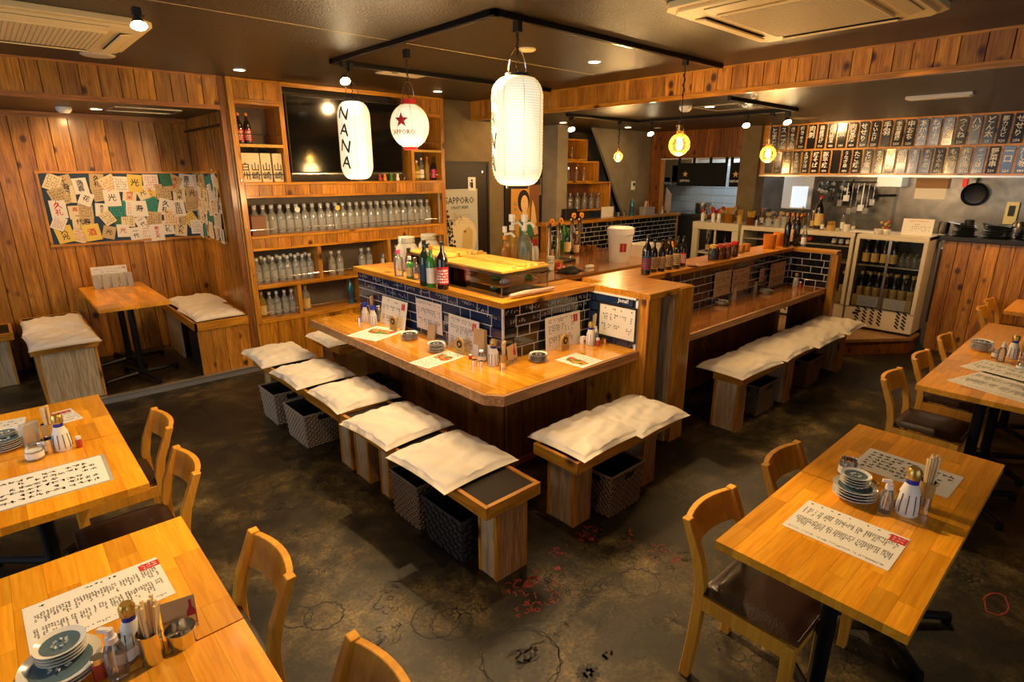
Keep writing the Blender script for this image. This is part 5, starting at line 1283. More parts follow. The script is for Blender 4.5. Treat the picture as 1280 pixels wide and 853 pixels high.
# near right table
chop_holder(1153, 634, TZ, 'chopstick bundle, near right table', 22, .023, .100, ch=.195, spread=.15)
MB_ = None
soy(1132, 642, TZ, 'gold-capped soy bottle on the near right table', s=1.15)
sprayer(1105, 640, TZ, 'clear spray bottle on the near right table', s=.92)
jar(1058, 595, TZ, 'glass jar with green-printed white label behind the plates of the near right table', .030, .072, None)
cup(1089, 617, TZ, 'small bamboo cup between plates and spray bottle on the near right table', .018, .045, 'bamboo', 'bamboo_cup')
shaker(1072, 598, TZ, 'brown spice bottle right behind the jar on the near right table', .010, .05, 'food_red')
p = at(1122, 630, TZ); t = MB().box(-.028, .028, -.002, .002, 0, .075).build('card_sign', 'label_kraft', bevel=.0005); t.location = (p.x, p.y+.02, TZ); t.rotation_euler = (-.12, 0, .5); tag(t, 'tan drink card standing behind the soy bottle of the near right table', 'card')
# far right table
sprayer(1250, 452, TZ, 'clear spray bottle on the far right table', s=.95); soy(1264, 448, TZ, 'soy bottle on the far right table', s=1.0)
chop_holder(1277, 446, TZ, 'holder at the right picture edge', 10, .02, .075, ch=.15)
jar(1276, 462, TZ, 'small glass jar at the right edge of the far right table', .024, .04, None); jar(1243, 448, TZ, 'slim glass jar beside the striped plates', .018, .06, None)
# front left table
chop_holder(192, 824, TZ, 'steel jar, front left table', 12, .0255, .078, ch=.165, band=False, spread=.8)
p = at(188, 815, TZ)
for i, (dx, dy, a) in enumerate(((-.012, .004, .4), (.006, -.006, -.5), (.014, .008, 1.1))):
    t = MB().box(-.016, .016, -.001, .001, .03, .115).build('paper_packet', 'paper_tan'); t.location = (p.x+dx, p.y+dy-.01, TZ); t.rotation_euler = (.12, .1, a); tag(t, ('paper packet at the left in the steel chopstick jar', 'paper packet at the front in the steel chopstick jar', 'paper packet at the right in the steel chopstick jar')[i], 'paper packet')
t = cup(228, 802, TZ, 'steel ash pot with a marble-patterned brass sheen on the front left table', .034, .040, 'chrome', 'steel_pot', 'pot')
MB().box(-.030, .030, -.002, .002, .028, .031).build('cross_bar', 'chrome', t); MB().box(-.002, .002, -.030, .030, .028, .031).build('cross_bar', 'chrome', t)
sprayer(150, 845, TZ, 'clear spray bottle on the front left table', s=1.0); jar(158, 826, TZ, 'glass jar behind the spray bottle of the front left table', .027, .07, None)
shaker(127, 846, TZ, 'brown spice bottle with steel cap beside the front left plates', .014, .055, 'food_red', 'chrome')
soy(170, 812, TZ, 'gold-capped soy bottle behind the steel jar of the front left table', s=.9)
a_, b_ = at(206, 797, TZ), at(249, 782, TZ); dd = (b_-a_); t = thing('drink_card', 'tan drink card with a red bottle picture on the front left table', 'card', (a_+b_)/2, atan2(dd.y, dd.x))
w = dd.length; M = Matrix.Rotation(-.18, 4, 'X'); MB().box(-w/2, w/2, -.001, .001, 0, .085, M).build('card', 'label_kraft', t)
mb = MB(); mb.add([M @ Vector(q) for q in [(.016, -.0018, .012), (.036, -.0018, .012), (.036, -.0018, .045), (.029, -.0018, .058), (.029, -.0018, .075), (.023, -.0018, .075), (.023, -.0018, .058), (.016, -.0018, .045)]], [tuple(range(8))]); mb.build('bottle_picture', 'label_red', t)
mb = MB(); mb.add([M @ Vector(q) for q in [(.018, -.0022, .016), (.034, -.0022, .016), (.034, -.0022, .034), (.018, -.0022, .034)]], [(0, 1, 2, 3)]); mb.build('picture_label', 'label_gold', t)
mb = MB(); scrib(mb, M @ frame_M((-.02, -.0018, .028), (1, 0, 0), (0, 0, 1)), .045, .028, 2, 6, rs, 1, strokes=3); mb.build('print', 'ink', t)
# second left table
chop_holder(64, 553, TZ, 'chopstick bundle, second left table', 13, .021, .085, ch=.165, band=True)
soy(80, 562, TZ, 'gold-capped soy bottle with blue collar on the second left table', s=1.05); shaker(100, 559, TZ, 'red spice bottle on the second left table', .011, .048, 'food_red')
jar(45, 574, TZ, 'glass jar with white label and red print on the second left table', .030, .058, 'label_white'); 
p = at(40, 556, TZ); t = MB().box(-.03, .03, -.012, .012, 0, .10).build('menu_stand', 'cloudy_glass', bevel=.002); t.location = (p.x, p.y, TZ); t.rotation_euler = (.1, 0, .5); tag(t, 'clear acrylic stand leaning behind the jar on the second left table', 'stand')
cup(62, 566, TZ, 'steel cup in front of the chopsticks on the second left table', .021, .06, 'chrome')
# alcove table : rack with menu and chopsticks
p = at(142, 361, .76); t = thing('menu_rack', 'upright white menu sheet with red corner behind a clear chopstick rack on the alcove table', 'menu stand', (.80, 6.45, .76), 0)
q0, q1 = onY(110, 332, 6.45), onY(158, 329, 6.45)
MB().box(-.15, .13, -.001, .001, .005, .20).build('menu_sheet', 'paper', t)
mb = MB(); scrib(mb, frame_M((-.01, -.002, .15), (1, 0, 0), (0, 0, 1)), .25, .07, 3, 18, rs, .7, strokes=2, off=.0005); mb.build('print', 'ink', t)
text('N', .035, 'ink_red', t, frame_M((.105, -.0018, .175), (1, 0, 0), (0, 0, 1)), name='red_mark')
for i, x in enumerate((-.13, -.06, .01, .075, .135)):
    MB().box(-.022, .022, -.018, .018, 0, .13).build('rack_tube', 'cloudy_glass', t).location = (x, -.035, 0)
for i, x in enumerate((-.11, -.07, .0, .05, .062, .08, .125, .14)):
    o = MB().tube([(0, 0, .004), (rs.uniform(-.02, .02), 0, .13)], .004, 4).build('chopsticks', 'chopstick'); o.location = (.80+x, 6.41, .76); tag(o, 'pale chopstick in the clear rack on the alcove table', 'chopsticks', 'chopsticks in the alcove rack')
# ================================================================== THINGS ON THE FRONT COUNTER
def vsheet(label, tl, tr, br, bl, plane, fixed, mat='paper', dens=(16, 14), red=True, cat='menu', name='menu_sheet', frame=None, off=.008, lean=0):
    f = (lambda q: onX(q[0], q[1], fixed)) if plane == 'X' else (lambda q: onY(q[0], q[1], fixed))
    P = [f(q) for q in (tl, tr, br, bl)]; c = sum(P, Vector())/4
    if plane == 'X': w = abs(P[0].y+P[3].y-P[1].y-P[2].y)/2
    else: w = abs(P[0].x+P[3].x-P[1].x-P[2].x)/2
    h = (P[0].z+P[1].z-P[2].z-P[3].z)/2
    t = MB().box(-w/2, w/2, -h/2, h/2, -.002, 0).build(name, mat); t.matrix_world = frame_M(c, (0, -1, 0) if plane == 'X' else (1, 0, 0), (0, lean and 0, 1)) @ Matrix.Rotation(-lean, 4, 'X')
    tag(t, label, cat)
    if frame: 
        mb = MB(); e = .012
        mb.box(-w/2-e, w/2+e, -h/2-e, -h/2, -.003, .003).box(-w/2-e, w/2+e, h/2, h/2+e, -.003, .003).box(-w/2-e, -w/2, -h/2, h/2, -.003, .003).box(w/2, w/2+e, -h/2, h/2, -.003, .003); mb.build('frame', frame, t)
    mb = MB()
    for yy, hh in ((.36, .14), (.10, .28), (-.24, .28)): scrib(mb, Matrix.Translation((-(w*.05 if red else 0), yy*h, 0)), w*(.74 if red else .86), hh*h, 1, dens[1]+4, rs, .85, vertical=True, off=.0008, strokes=3, th=.2)
    mb.build('print', 'ink', t)
    if red:
        MB().box(w*.30, w*.42, h*.2, h*.42, .0006, .0014).build('red_tab', 'ink_red', t); mb = MB(); scrib(mb, Matrix.Translation((w*.36, h*.31, 0)), w*.1, h*.2, 3, 1, rs, 1, off=.0018, strokes=3); mb.build('tab_print', 'paper', t)
    return t
vsheet('white menu with red tab leaning at the far end of the left tiled bar', (472, 369), (504, 378), (511, 414), (481, 407), 'X', TX-.05, dens=(9, 10), lean=.18)
vsheet('white sheet in clear hook sleeve hung on the middle of the blue tiles', (520, 372), (553, 382), (552, 420), (521, 408), 'X', TX-.012, 'paper', dens=(9, 12), red=False)
vsheet('white menu with red tab leaning on the blue tiles near the counter corner', (561, 392), (599, 404), (597, 446), (560, 434), 'X', TX-.04, dens=(10, 12), lean=.06)
vsheet('pinkish menu with red tab leaning on the black tiles of the right arm', (681, 399), (725, 388), (725, 429), (683, 438), 'Y', TY-.035, 'paper', dens=(7, 12), lean=.05)
vsheet('framed cream handwritten sheet on the blue tiles beside the box pillar', (750, 379), (794, 388), (793, 428), (749, 417), 'X', TW-.014, 'paper', dens=(9, 11), red=False, frame='black_plastic')
t = boxm('menu_block', 'label_kraft', -.012, .012, -.05, .05, 0, .17); p = at(603, 446, CZ); t.location = (TX-.03, p.y+.02, CZ); tag(t, 'thin beige booklet standing behind the red-tabbed menu near the counter corner', 'booklet')
def coaster(px, py, z, rz, label, mark='ink'):
    p = at(px, py, z); t = thing('coaster_stand', label, 'stand', (p.x, p.y, z), rz); w, h = .040, .105; n = 12
    pts = [(-w, 0), (w, 0)]+[(w*cos(pi*i/n), h-w+w*sin(pi*i/n)) for i in range(n+1)]
    vs = [(x, -.004, zz) for x, zz in pts]+[(x, .004, zz) for x, zz in pts]; m = len(pts)
    MB().add(vs, [tuple(range(m)), tuple(range(m, 2*m))[::-1]]+[(i, (i+1) % m, m+(i+1) % m, m+i) for i in range(m)]).build('wooden_arch', 'bamboo', t, bevel=.001)
    vs = [(.017*(1 if i % 2 == 0 else .42)*cos(pi/2+pi*i/5), -.0052, h-w+.017*(1 if i % 2 == 0 else .42)*sin(pi/2+pi*i/5)) for i in range(10)]
    MB().add([(0, -.0052, h-w)]+vs, [(0, i, i % 10+1) for i in range(1, 11)]).build('star_mark', 'bamboo', t).location.y = -.0008
    MB().add([(.024*cos(2*pi*i/24), -.0047, h-w+.024*sin(2*pi*i/24)) for i in range(24)], [tuple(range(24))]).build('dark_disc', mark, t)
    mb = MB(); scrib(mb, frame_M((0, -.0045, .025), (1, 0, 0), (0, 0, 1)), .045, .01, 1, 6, rs, 1, off=.0004); mb.build('print', mark, t)
    boxm('base_slat', 'bamboo', -w, w, .004, .05, 0, .006, parent=t)
    return t
coaster(492, 413, CZ, -pi/2+.1, 'arched wooden stand with black star, farthest on the left counter arm')
coaster(575, 443, CZ, -pi/2+.1, 'arched wooden stand with black star near the counter corner')
coaster(706, 438, CZ, .1, 'arched wooden stand with black star before the pinkish menu on the right arm')
t = thing('folding_sign', 'small tan folding stand behind the second plate stack of the left arm', 'stand', at(541, 423, CZ), -1.2)
for s in (-1, 1): MB().box(-.03, .03, -.002, .002, 0, .10, Matrix.Translation((0, s*.022, 0)) @ Matrix.Rotation(s*.2, 4, 'X')).build('leaf', 'label_kraft', t)
def leaflet(label, corners, fa):
    t = sheet(label, corners, CZ, 'paper', (6, 16), big=True, name='leaflet', cat='leaflet')
    me = t.data; xs = [v.co.x for v in me.vertices]; ys = [v.co.y for v in me.vertices]; w, h = max(xs), max(ys)
    rnd = random.Random(fa); mats = ['food_red', 'food_brown', 'plant_green', 'orange_cap', 'food_red']
    for m_ in mats[:4]:
        mb = MB()
        for q in range(16):
            x, y, a = rnd.uniform(.05, .5)*w, rnd.uniform(-.6, .6)*h, rnd.uniform(.10, .24)*h
            mb.add([(x+a*cos(k)*rnd.uniform(.7, 1.2), y+a*sin(k), .0013+.0001*q+mats.index(m_)*.00003) for k in (0, 1, 2, 3, 4, 5)], [tuple(range(6))])
        mb.build('food_picture', m_, t)
leaflet('food leaflet with red dish picture on the far left counter arm', ((437, 420), (478, 405), (500, 417), (466, 427)), 1)
leaflet('food leaflet with red dish picture on the left counter arm near the corner', ((514, 454), (562, 437), (580, 447), (532, 461)), 2)
leaflet('food leaflet with red dish picture on the right counter arm', ((752, 452), (728, 461), (694, 450), (722, 441)), 3)
stack(512, 424, CZ, 4, .058, 'patterned dish in the first stack of the left counter arm', 'dishes of the first stack on the left arm', 'ceramic_dark', .009, jit=.004)
stack(546, 439, CZ, 5, .055, 'patterned dish in the second stack of the left counter arm', 'dishes of the second stack on the left arm', 'ceramic_dark', .010, jit=.004)
stack(672, 451, CZ, 4, .055, 'patterned dish in the stack on the right counter arm', 'dishes of the stack on the right counter arm', 'ceramic_dark', .010, jit=.004)
cup(450, 402, CZ, 'small steel cup at the far end of the left counter arm', .016, .035)
soy(457, 402, CZ, 'blue-capped white bottle behind at the far end of the left arm', 'blue_plastic', 1.0, 'label_white', 'blue_plastic')
soy(467, 406, CZ, 'blue-capped white bottle in front at the far end of the left arm', 'blue_plastic', 1.0, 'label_white', 'blue_plastic')
chop_holder(465, 396, CZ, 'chopstick bundle, far end of left arm', 10, .02, .08, ch=.17)
sprayer(475, 401, CZ, 'clear spray bottle at the far end of the left arm', s=.9)
jar(603, 452, CZ, 'glass jar with white label near the counter corner', .024, .06, None, 'chrome'); cup(593, 457, CZ, 'steel cup in front of the jar near the counter corner', .018, .035)
cup(602, 458, CZ, 'second small steel cup near the counter corner beside the soy bottle', .013, .032); shaker(588, 449, CZ, 'red spice bottle left of the steel cups near the counter corner', .011, .03)
soy(617, 457, CZ, 'gold-capped soy bottle at the counter corner', s=1.08); shaker(612, 452, CZ, 'white-capped bottle just behind the soy bottle at the counter corner', .012, .10, 'label_white')
chop_holder(629, 461, CZ, 'chopstick holder at the counter corner', 8, .018, .085, ch=.165)
a_ = at(638, 459, CZ); t = thing('drink_card', 'tan drink card with red bottle picture at the counter corner', 'card', (a_.x+.05, a_.y+.03, CZ), .25)
M = Matrix.Rotation(-.12, 4, 'X'); MB().box(-.05, .05, -.001, .001, 0, .115, M).build('card', 'label_kraft', t); mb = MB(); mb.add([M @ Vector(q) for q in [(.010, -.0018, .05), (.035, -.0018, .05), (.035, -.0018, .075), (.028, -.0018, .09), (.028, -.0018, .11), (.018, -.0018, .11), (.018, -.0018, .09), (.010, -.0018, .075)]], [tuple(range(8))]); mb.build('bottle_picture', 'label_red', t)
mb = MB(); scrib(mb, M @ frame_M((0, -.0016, .022), (1, 0, 0), (0, 0, 1)), .09, .03, 1, 4, rs, 1, strokes=5); mb.build('print', 'ink', t)
t = boxm('sugar_box', 'label_white', -.018, .018, -.015, .015, 0, .05, bevel=.001); t.location = at(729, 430, CZ); tag(t, 'small white carton with red and blue print before the pinkish menu', 'carton'); MB().box(-.012, .012, -.0165, -.015, .015, .03).build('print', 'ink_red', t)
soy(738, 431, CZ, 'gold-capped soy bottle with blue print by the framed sheet', s=1.05, printm='blue_plastic'); sprayer(744, 431, CZ, 'white-nozzled bottle by the framed sheet', s=.95)
chop_holder(742, 424, CZ, 'chopstick holder by the framed sheet', 8, .018, .085, ch=.18); shaker(747, 433, CZ, 'orange-red spice bottle by the framed sheet', .012, .055); cup(755, 430, CZ, 'brass-tinted cup by the framed sheet', .018, .038, 'brass')
# ---- farther counter
for tl, tr, br, bl, lb in (((894, 341), (915, 337), (912, 368), (892, 371), 'tan menu with red writing on the black tiles, leftmost of the farther bar'), ((916, 338), (937, 333), (935, 360), (915, 366), 'tan menu hung on the black tiles, second of the farther bar'),
      ((950, 337), (956, 335), (955, 352), (949, 353), 'narrow tan slip hung on the black tiles of the farther bar'), ((963, 330), (982, 327), (980, 355), (962, 358), 'tan menu leaning near the corner of the farther bar')):
    vsheet(lb, tl, tr, br, bl, 'Y', RTY-.02, 'label_kraft', dens=(7, 7), red=False)
for x_, y_, lb in ((915, 374, 'small tan folding stand on the farther counter, left one'), (941, 366, 'small tan folding stand on the farther counter, right one')):
    t = thing('folding_sign', lb, 'stand', at(x_, y_, CZ), .2)
    for s in (-1, 1): MB().box(-.03, .03, -.002, .002, 0, .11, Matrix.Translation((s*.022, 0, 0)) @ Matrix.Rotation(pi/2, 4, 'Z') @ Matrix.Rotation(-s*.2, 4, 'X')).build('leaf', 'label_kraft', t)
stack(901, 381, CZ, 3, .06, 'dish in the near stack of the farther counter', 'dishes of the near stack on the farther counter', 'ceramic_dark', .009, jit=.004)
stack(957, 367, CZ, 3, .055, 'dish in the far stack of the farther counter', 'dishes of the far stack on the farther counter', 'ceramic_dark', .009, jit=.004)
shaker(982, 354, CZ, 'white bottle near the corner of the farther counter', .014, .09, 'label_white'); cup(988, 353, CZ, 'tan cup near the corner of the farther counter', .02, .06, 'bamboo'); soy(994, 358, CZ, 'clear-white bottle at the end wing of the farther counter', s=.9); shaker(1000, 359, CZ, 'red bottle at the end wing of the farther counter', .012, .055)

# ================================================================== ON THE LEDGES
Z = LZ+.001
def onledge(kind, glass, cap, lab, px, py, label, s=1.0, z=Z, **k):
    p = at(px, py, z); return bottle(kind, glass, cap, lab, p, label, s=s, **k)
onledge('wine', 'green_glass_dark', 'black_plastic', 'label_navy', 532, 357, 'dark green wine bottle with dark blue label on the blue-tiled ledge', .95)
onledge('wine', 'green_glass', 'orange_cap', 'label_white', 540, 359, 'green bottle with white label and wooden stopper on the ledge', .86)
onledge('spirit', 'clear_glass', 'black_plastic', None, 536, 352, 'clear bottle behind the two wine bottles on the ledge', 1.0)
onledge('sake', 'dark_glass', 'black_plastic', 'label_red', 554, 361, 'black sake bottle with dark red label on the ledge', .74, mark='ink_white')
onledge('square', 'clear_glass', 'pink_plastic', None, 499, 345, 'clear bottle with pale pink cap at the shelf end of the ledge', .95)
onledge('square', 'green_glass', 'label_white', 'label_gold', 513, 348, 'small green bottle with white cap on the ledge', .78)
onledge('small', 'clear_glass', 'chrome', None, 520, 349, 'tiny clear bottle beside the green one on the ledge', 1.1); onledge('small', 'amber_glass', 'black_plastic', 'label_red', 512, 340, 'small dark bottle behind the green one on the ledge', 1.3)
def bigjar(px, py, label, liquid, z=.99, r=.085, h=.27, y=None):
    p = at(px, py, z); t = thing('glass_jar', label, 'jar', p)
    MB().lathe([(r*.9, 0), (r, .01), (r, h*.68), (r*.72, h*.82), (r*.72, h)], 24, capt=False).build('glass', 'cloudy_glass', t, smooth=True)
    MB().lathe([(r*.96, .004), (r*.96, h*.28)], 22).build('liquid', liquid, t)
    MB().lathe([(r*.76, h*.84), (r*.76, h), (r*.7, h+.004)], 22).build('lid', 'cloudy_glass', t)
    mb = MB()
    for q in range(3): mb.lathe([(r*.76, h*(.84+.05*q)), (r*.79, h*(.855+.05*q)), (r*.76, h*(.87+.05*q))], 22)
    mb.build('screw_ring', 'clear_glass', t)
    return t
bigjar(510, 337, 'large ribbed glass jar with dark liquid, the left one behind the ledge', 'amber_glass', Z, .080, .245); bigjar(537, 332, 'large glass jar behind the wine bottles, the right one', 'amber_liquid', Z, .078, .245)
# back shelf to stand things on behind the front bar
ib = thing('work_shelf', 'wooden inner shelf behind the tiled bar under the jars and glass case', 'shelf', (0, 0, 0))
boxm('shelf_board', 'orange_wood_y', 2.262, 2.62, 2.60, 4.17, LZ-.05, LZ-.002, parent=ib); boxm('shelf_board', 'orange_wood_x', 2.62, 2.93, 2.56, 2.66, LZ-.05, LZ-.002, parent=ib)
boxm('support', 'box_side', 2.45, 2.5, 2.62, 4.1, 0, LZ-.05, parent=ib)
# refrigerated glass cases with yellow boards
def case(x0, x1, y0, y1, label, lid_label, food=True):
    z0 = LZ; z1 = LZ+.145
    t = thing('glass_case', label, 'glass case', ((x0+x1)/2, (y0+y1)/2, z0)); hx, hy = (x1-x0)/2, (y1-y0)/2
    b = lambda n_, m_, *q, **k: boxm(n_, m_, *q, parent=t, **k)
    b('base_tray', 'steel_dark', -hx, hx, -hy, hy, 0, .012); b('glass_pane', 'pane_glass', -hx, -hx+.004, -hy, hy, .012, .13); b('glass_pane', 'pane_glass', -hx, hx, -hy, -hy+.004, .012, .13)
    b('glass_pane', 'pane_glass', hx-.004, hx, -hy, hy, .012, .13); b('top_frame', 'steel', -hx, hx, -hy, -hy+.012, .128, .142); b('top_frame', 'steel', -hx, -hx+.012, -hy, hy, .128, .142)
    for sx, sy in ((-1, -1), (1, -1), (-1, 1), (1, 1)): b('corner_post', 'steel', sx*hx-.004*(sx > 0)-.002*(sx < 0), sx*hx+.004*(sx < 0)+.002*(sx > 0), sy*hy-.004*(sy > 0), sy*hy+.004*(sy < 0), 0, .142)
    b('middle_rack', 'orange_wood_x', -hx+.02, hx-.02, -hy+.03, hy-.02, .055, .062); b('back_sheet', 'steel_dark', -hx, hx, hy-.006, hy, .012, .14)
    rnd = random.Random(int(x0*100))
    for i in range(12 if food else 6):
        m_ = rnd.choice(['food_red', 'food_brown', 'plant_green', 'yellow_board', 'ceramic', 'food_brown'])
        o = MB().lathe([(.02, 0), (.03, .008), (.028, .02), (.014, .032)], 10).build('food_portion', m_, t, smooth=True); o.location = (rnd.uniform(-hx+.04, hx-.04), rnd.uniform(-hy+.05, hy-.05), rnd.choice([.014, .064])); o.scale = (rnd.uniform(.7, 1.4), rnd.uniform(.7, 1.4), 1)
    l = thing('yellow_tray', lid_label, 'lid', ((x0+x1)/2, (y0+y1)/2, z1+.002))
    boxm('board', 'yellow_board', -hx-.005, -.002, -hy-.005, hy+.005, 0, .014, parent=l, bevel=.001); boxm('board', 'yellow_board', .0, hx+.005, -hy-.005, hy+.005, .003, .017, parent=l, bevel=.001)
    boxm('raised_rim', 'yellow_board', -.006, .006, -hy, hy, .016, .036, parent=l, bevel=.001)
    for sx in (-.45, .25): boxm('stop_block', 'bamboo', hx*sx-.01, hx*sx+.01, -hy, -hy+.02, .014, .036, parent=l, bevel=.001)
    boxm('stop_block', 'bamboo', hx*.5, hx*.85, -hy, -hy+.015, .016, .032, parent=l, bevel=.001)
    return t
case(2.175, 2.56, 2.48, 3.10, 'glass food case at the corner of the blue bar beneath yellow boards', 'pair of yellow wooden boards lying on the corner glass case')
case(2.29, 2.62, 3.16, 3.72, 'glass food case farther along the bar behind the sake bottle', 'pair of yellow wooden boards on the farther glass case')
o = MB(); o.tube([(0, 0, 0), (.12, .0, .004), (.25, 0, 0), (.37, 0, .002)], [.012, .015, .014, .010], 8); t = o.build('rolled_towel', 'towel_pink', smooth=True); p = at(633, 372, Z+.012); t.location = (p.x+.02, p.y-.01, Z+.018); tag(t, 'rolled pinkish towel lying along the front of the corner glass case', 'towel')

# ================================================================== BEHIND THE BAR
WZ = .86
wt = thing('work_counter', 'wooden back worktop behind the bar with beer taps and ice bucket', 'counter', (0, 0, 0))
n = 5
for i in range(n):
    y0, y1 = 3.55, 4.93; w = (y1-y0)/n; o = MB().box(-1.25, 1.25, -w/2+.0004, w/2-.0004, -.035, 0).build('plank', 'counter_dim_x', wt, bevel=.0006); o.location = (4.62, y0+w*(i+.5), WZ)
boxm('dark_front', 'box_side', 3.4, 5.8, 3.62, 3.66, 0, WZ-.035, parent=wt); boxm('lower_shelf', 'box_side', 3.4, 5.8, 3.6, 4.4, .4, .43, parent=wt)
# half wall with black tiles, wooden cap
HY, HZ = 4.95, 1.20
x0h, x1h = onY(683, 285, HY).x, onY(846, 285, HY).x
hw_ = tiles('black tiled half wall behind the beer taps under a wooden cap', 'tiled_half_wall', [(x0h+.04, HY, 'x', x1h-x0h-.08, .80, HZ-.04, '-y', 'tile_black', .1, .10)])
for q in ((x0h, x0h+.04), (x1h-.04, x1h)): boxm('end_post', 'orange_wood_z', q[0], q[1], HY-.012, HY+.1, 0, HZ-.04, parent=hw_, bevel=.002)
boxm('lower_panel', 'pine_board_dark', x0h, x1h, HY, HY+.1, 0, .80, parent=hw_)
hc = boxm('wall_ledge', 'orange_wood_x', x0h-.03, x1h+.03, HY-.03, HY+.16, HZ-.04, HZ, bevel=.002); tag(hc, 'orange wooden cap board on the black tiled half wall', 'ledge')
# beer tap tower
p = at(676, 318, WZ); 
def onwork(px, py, z=WZ): return at(px, py, z)
tp = thing('beer_tap', 'chrome beer tap tower with round amber emblems behind the bar', 'beer tap', (4.55, 4.30, WZ))
for dx in (-.10, .04):
    MB().lathe([(.05, 0), (.05, .012), (.022, .02), (.022, .36), (.03, .38), (.02, .40)], 16, cx=dx).build('column', 'chrome', tp, smooth=True)
    mb = MB(); mb.tube([(dx, 0, .33), (dx-.04, -.06, .33), (dx-.05, -.09, .30), (dx-.05, -.09, .24)], .009, 8); mb.build('tap', 'chrome', tp, smooth=True)
    mb = MB(); mb.tube([(dx-.03, -.05, .34), (dx-.03, -.04, .42)], [.008, .012], 8); mb.build('handle', 'black_plastic', tp, smooth=True)
    o = MB().lathe([(.034, -.008), (.034, .008)], 22).build('emblem', 'orange_cap', tp); o.matrix_local = Matrix.Translation((dx, -.03, .435)) @ Matrix.Rotation(pi/2, 4, 'X')
    e = MB().add([(.017*(1 if i % 2 == 0 else .42)*cos(pi/2+pi*i/5), .017*(1 if i % 2 == 0 else .42)*sin(pi/2+pi*i/5), .0095) for i in range(10)], [tuple(range(10))]).build('star_mark', 'ink', o)
MB().box(-.20, .16, -.16, .02, 0, .03).build('drip_tray', 'black_plastic', tp, bevel=.004)
tp2 = dup(tp, (5.37, 4.72, WZ), 0, 'second chrome beer tap tower nearer the tiled half wall')
# ice bucket, pitcher
p = onwork(774, 327); t = thing('ice_bucket', 'white ice bucket with a small dark red label on the back worktop', 'bucket', p)
zt = zat(285, p.x, p.y)-WZ
MB().lathe([(.105, 0), (.11, .01), (.135, zt*.82), (.145, zt*.83), (.145, zt), (.138, zt), (.13, zt*.8)], 28, capt=False).build('pail', 'white_plastic', t, smooth=True)
MB().lathe([(.14, 0), (.12, .015), (.03, .02)], 24, z=zt-.002).build('lid', 'white_plastic', t, smooth=True)
a = radians(215); o = MB().box(-.035, .035, -.002, .002, -.045, .045).build('label', 'label_red', t); o.location = (.128*cos(a+.3), .128*sin(a+.3), zt*.45); o.rotation_euler = (.08, 0, a+.3+pi/2)
mb = MB(); scrib(mb, frame_M((0, -.0025, 0), (1, 0, 0), (0, 0, 1)), .05, .07, 4, 1, rs, 1); mb.build('label_print', 'ink_white', o)
mb = MB(); mb.tube([(.14*cos(t_), .14*sin(t_), zt*.8+.02*sin(3*t_)) for t_ in [radians(120+i*15) for i in range(13)]], .005, 6); mb.build('bail', 'white_plastic', t)
p = onwork(819, 322); t = thing('styrofoam_box', 'open white box of bottles beside the ice bucket', 'box', (p.x+.05, p.y+.2, WZ))
MB().box(-.17, .17, -.12, -.10, 0, .14).box(-.17, .17, .10, .12, 0, .14).box(-.17, -.15, -.10, .10, 0, .14).box(.15, .17, -.10, .10, 0, .14).box(-.15, .15, -.1, .1, 0, .01).build('box_body', 'white_plastic', t)
# towels on the worktop
def towel(label, p, w, d, h, mat, seed, rz=0):
    rnd = random.Random(seed); n = 12; vs = []; fs = []
    for j in range(n+1):
        for i in range(n+1):
            u, v = -1+2*i/n, -1+2*j/n; r = max(0, 1-u*u*.98)*max(0, 1-v*v*.98)
            vs.append((u*w/2+.01*sin(5*v+seed), v*d/2+.01*sin(4*u), h*r**.4*(.7+.3*sin(6*u+3*v+seed)+.15*rnd.random())))
    for j in range(n):
        for i in range(n): a = j*(n+1)+i; fs.append((a, a+1, a+n+2, a+n+1))
    m = len(vs); vs += [(x, y, 0) for x, y, z in vs[:m]]; fs += [tuple(q+m for q in f)[::-1] for f in fs[:]]
    me = MB().add(vs, fs).mesh('towel', smooth=True); o = link('towel', me, mat); o.location = p; o.rotation_euler = (0, 0, rz); return tag(o, label, 'towel')
p = onwork(673, 339); towel('crumpled blue-grey cloth on the back worktop', p, .2, .16, .06, 'cloth_grey', 1)
towel('dark crumpled cloth beside the red one on the back worktop', onwork(712, 340), .28, .18, .05, 'cloth_black', 2, .3); towel('small red cloth on the back worktop', onwork(697, 336), .14, .12, .06, 'food_red', 3)
t = MB().box(-.055, .055, -.03, .03, 0, .03).build('folded_cloth', 'white_plastic', bevel=.012, smooth=True, seg=3); t.location = onwork(737, 335); tag(t, 'folded white cloth on the back worktop', 'cloth')
# bottles about the taps
for k, g, c, l, px, py, s, lb in (('wine', 'green_glass', 'label_gold', None, 697, 315, .95, 'green bottle left of the beer taps'), ('wine', 'green_glass', 'green_glass', None, 704, 313, 1.05, 'taller green bottle left of the beer taps'), ('wine', 'green_glass_dark', 'plant_green', 'label_gold', 709, 318, 1.0, 'dark green bottle with gold label left of the beer taps'),
       ('wine', 'amber_glass', 'pink_plastic', None, 699, 306, 1.2, 'bottle with large magenta stopper behind the beer taps'), ('beer', 'dark_glass', 'black_plastic', 'label_kraft', 688, 324, 1.1, 'dark bottle at the left end of the tap bottles'), ('beer', 'amber_glass', 'label_gold', 'label_kraft', 720, 318, 1.1, 'amber bottle in front of the beer taps'), ('wine', 'amber_glass', 'red_plastic', 'label_kraft', 716, 312, .9, 'amber bottle with red cap among the tap bottles')):
    bottle(k, g, c, l, onwork(px, py), lb, s=s)
t = MB().lathe([(.035, 0), (.038, .005), (.038, .14), (.034, .14)], 18).build('canister', 'label_white', smooth=True); t.location = onwork(688, 338); tag(t, 'white canister with black spots at the left end of the worktop', 'canister')
mb = MB()
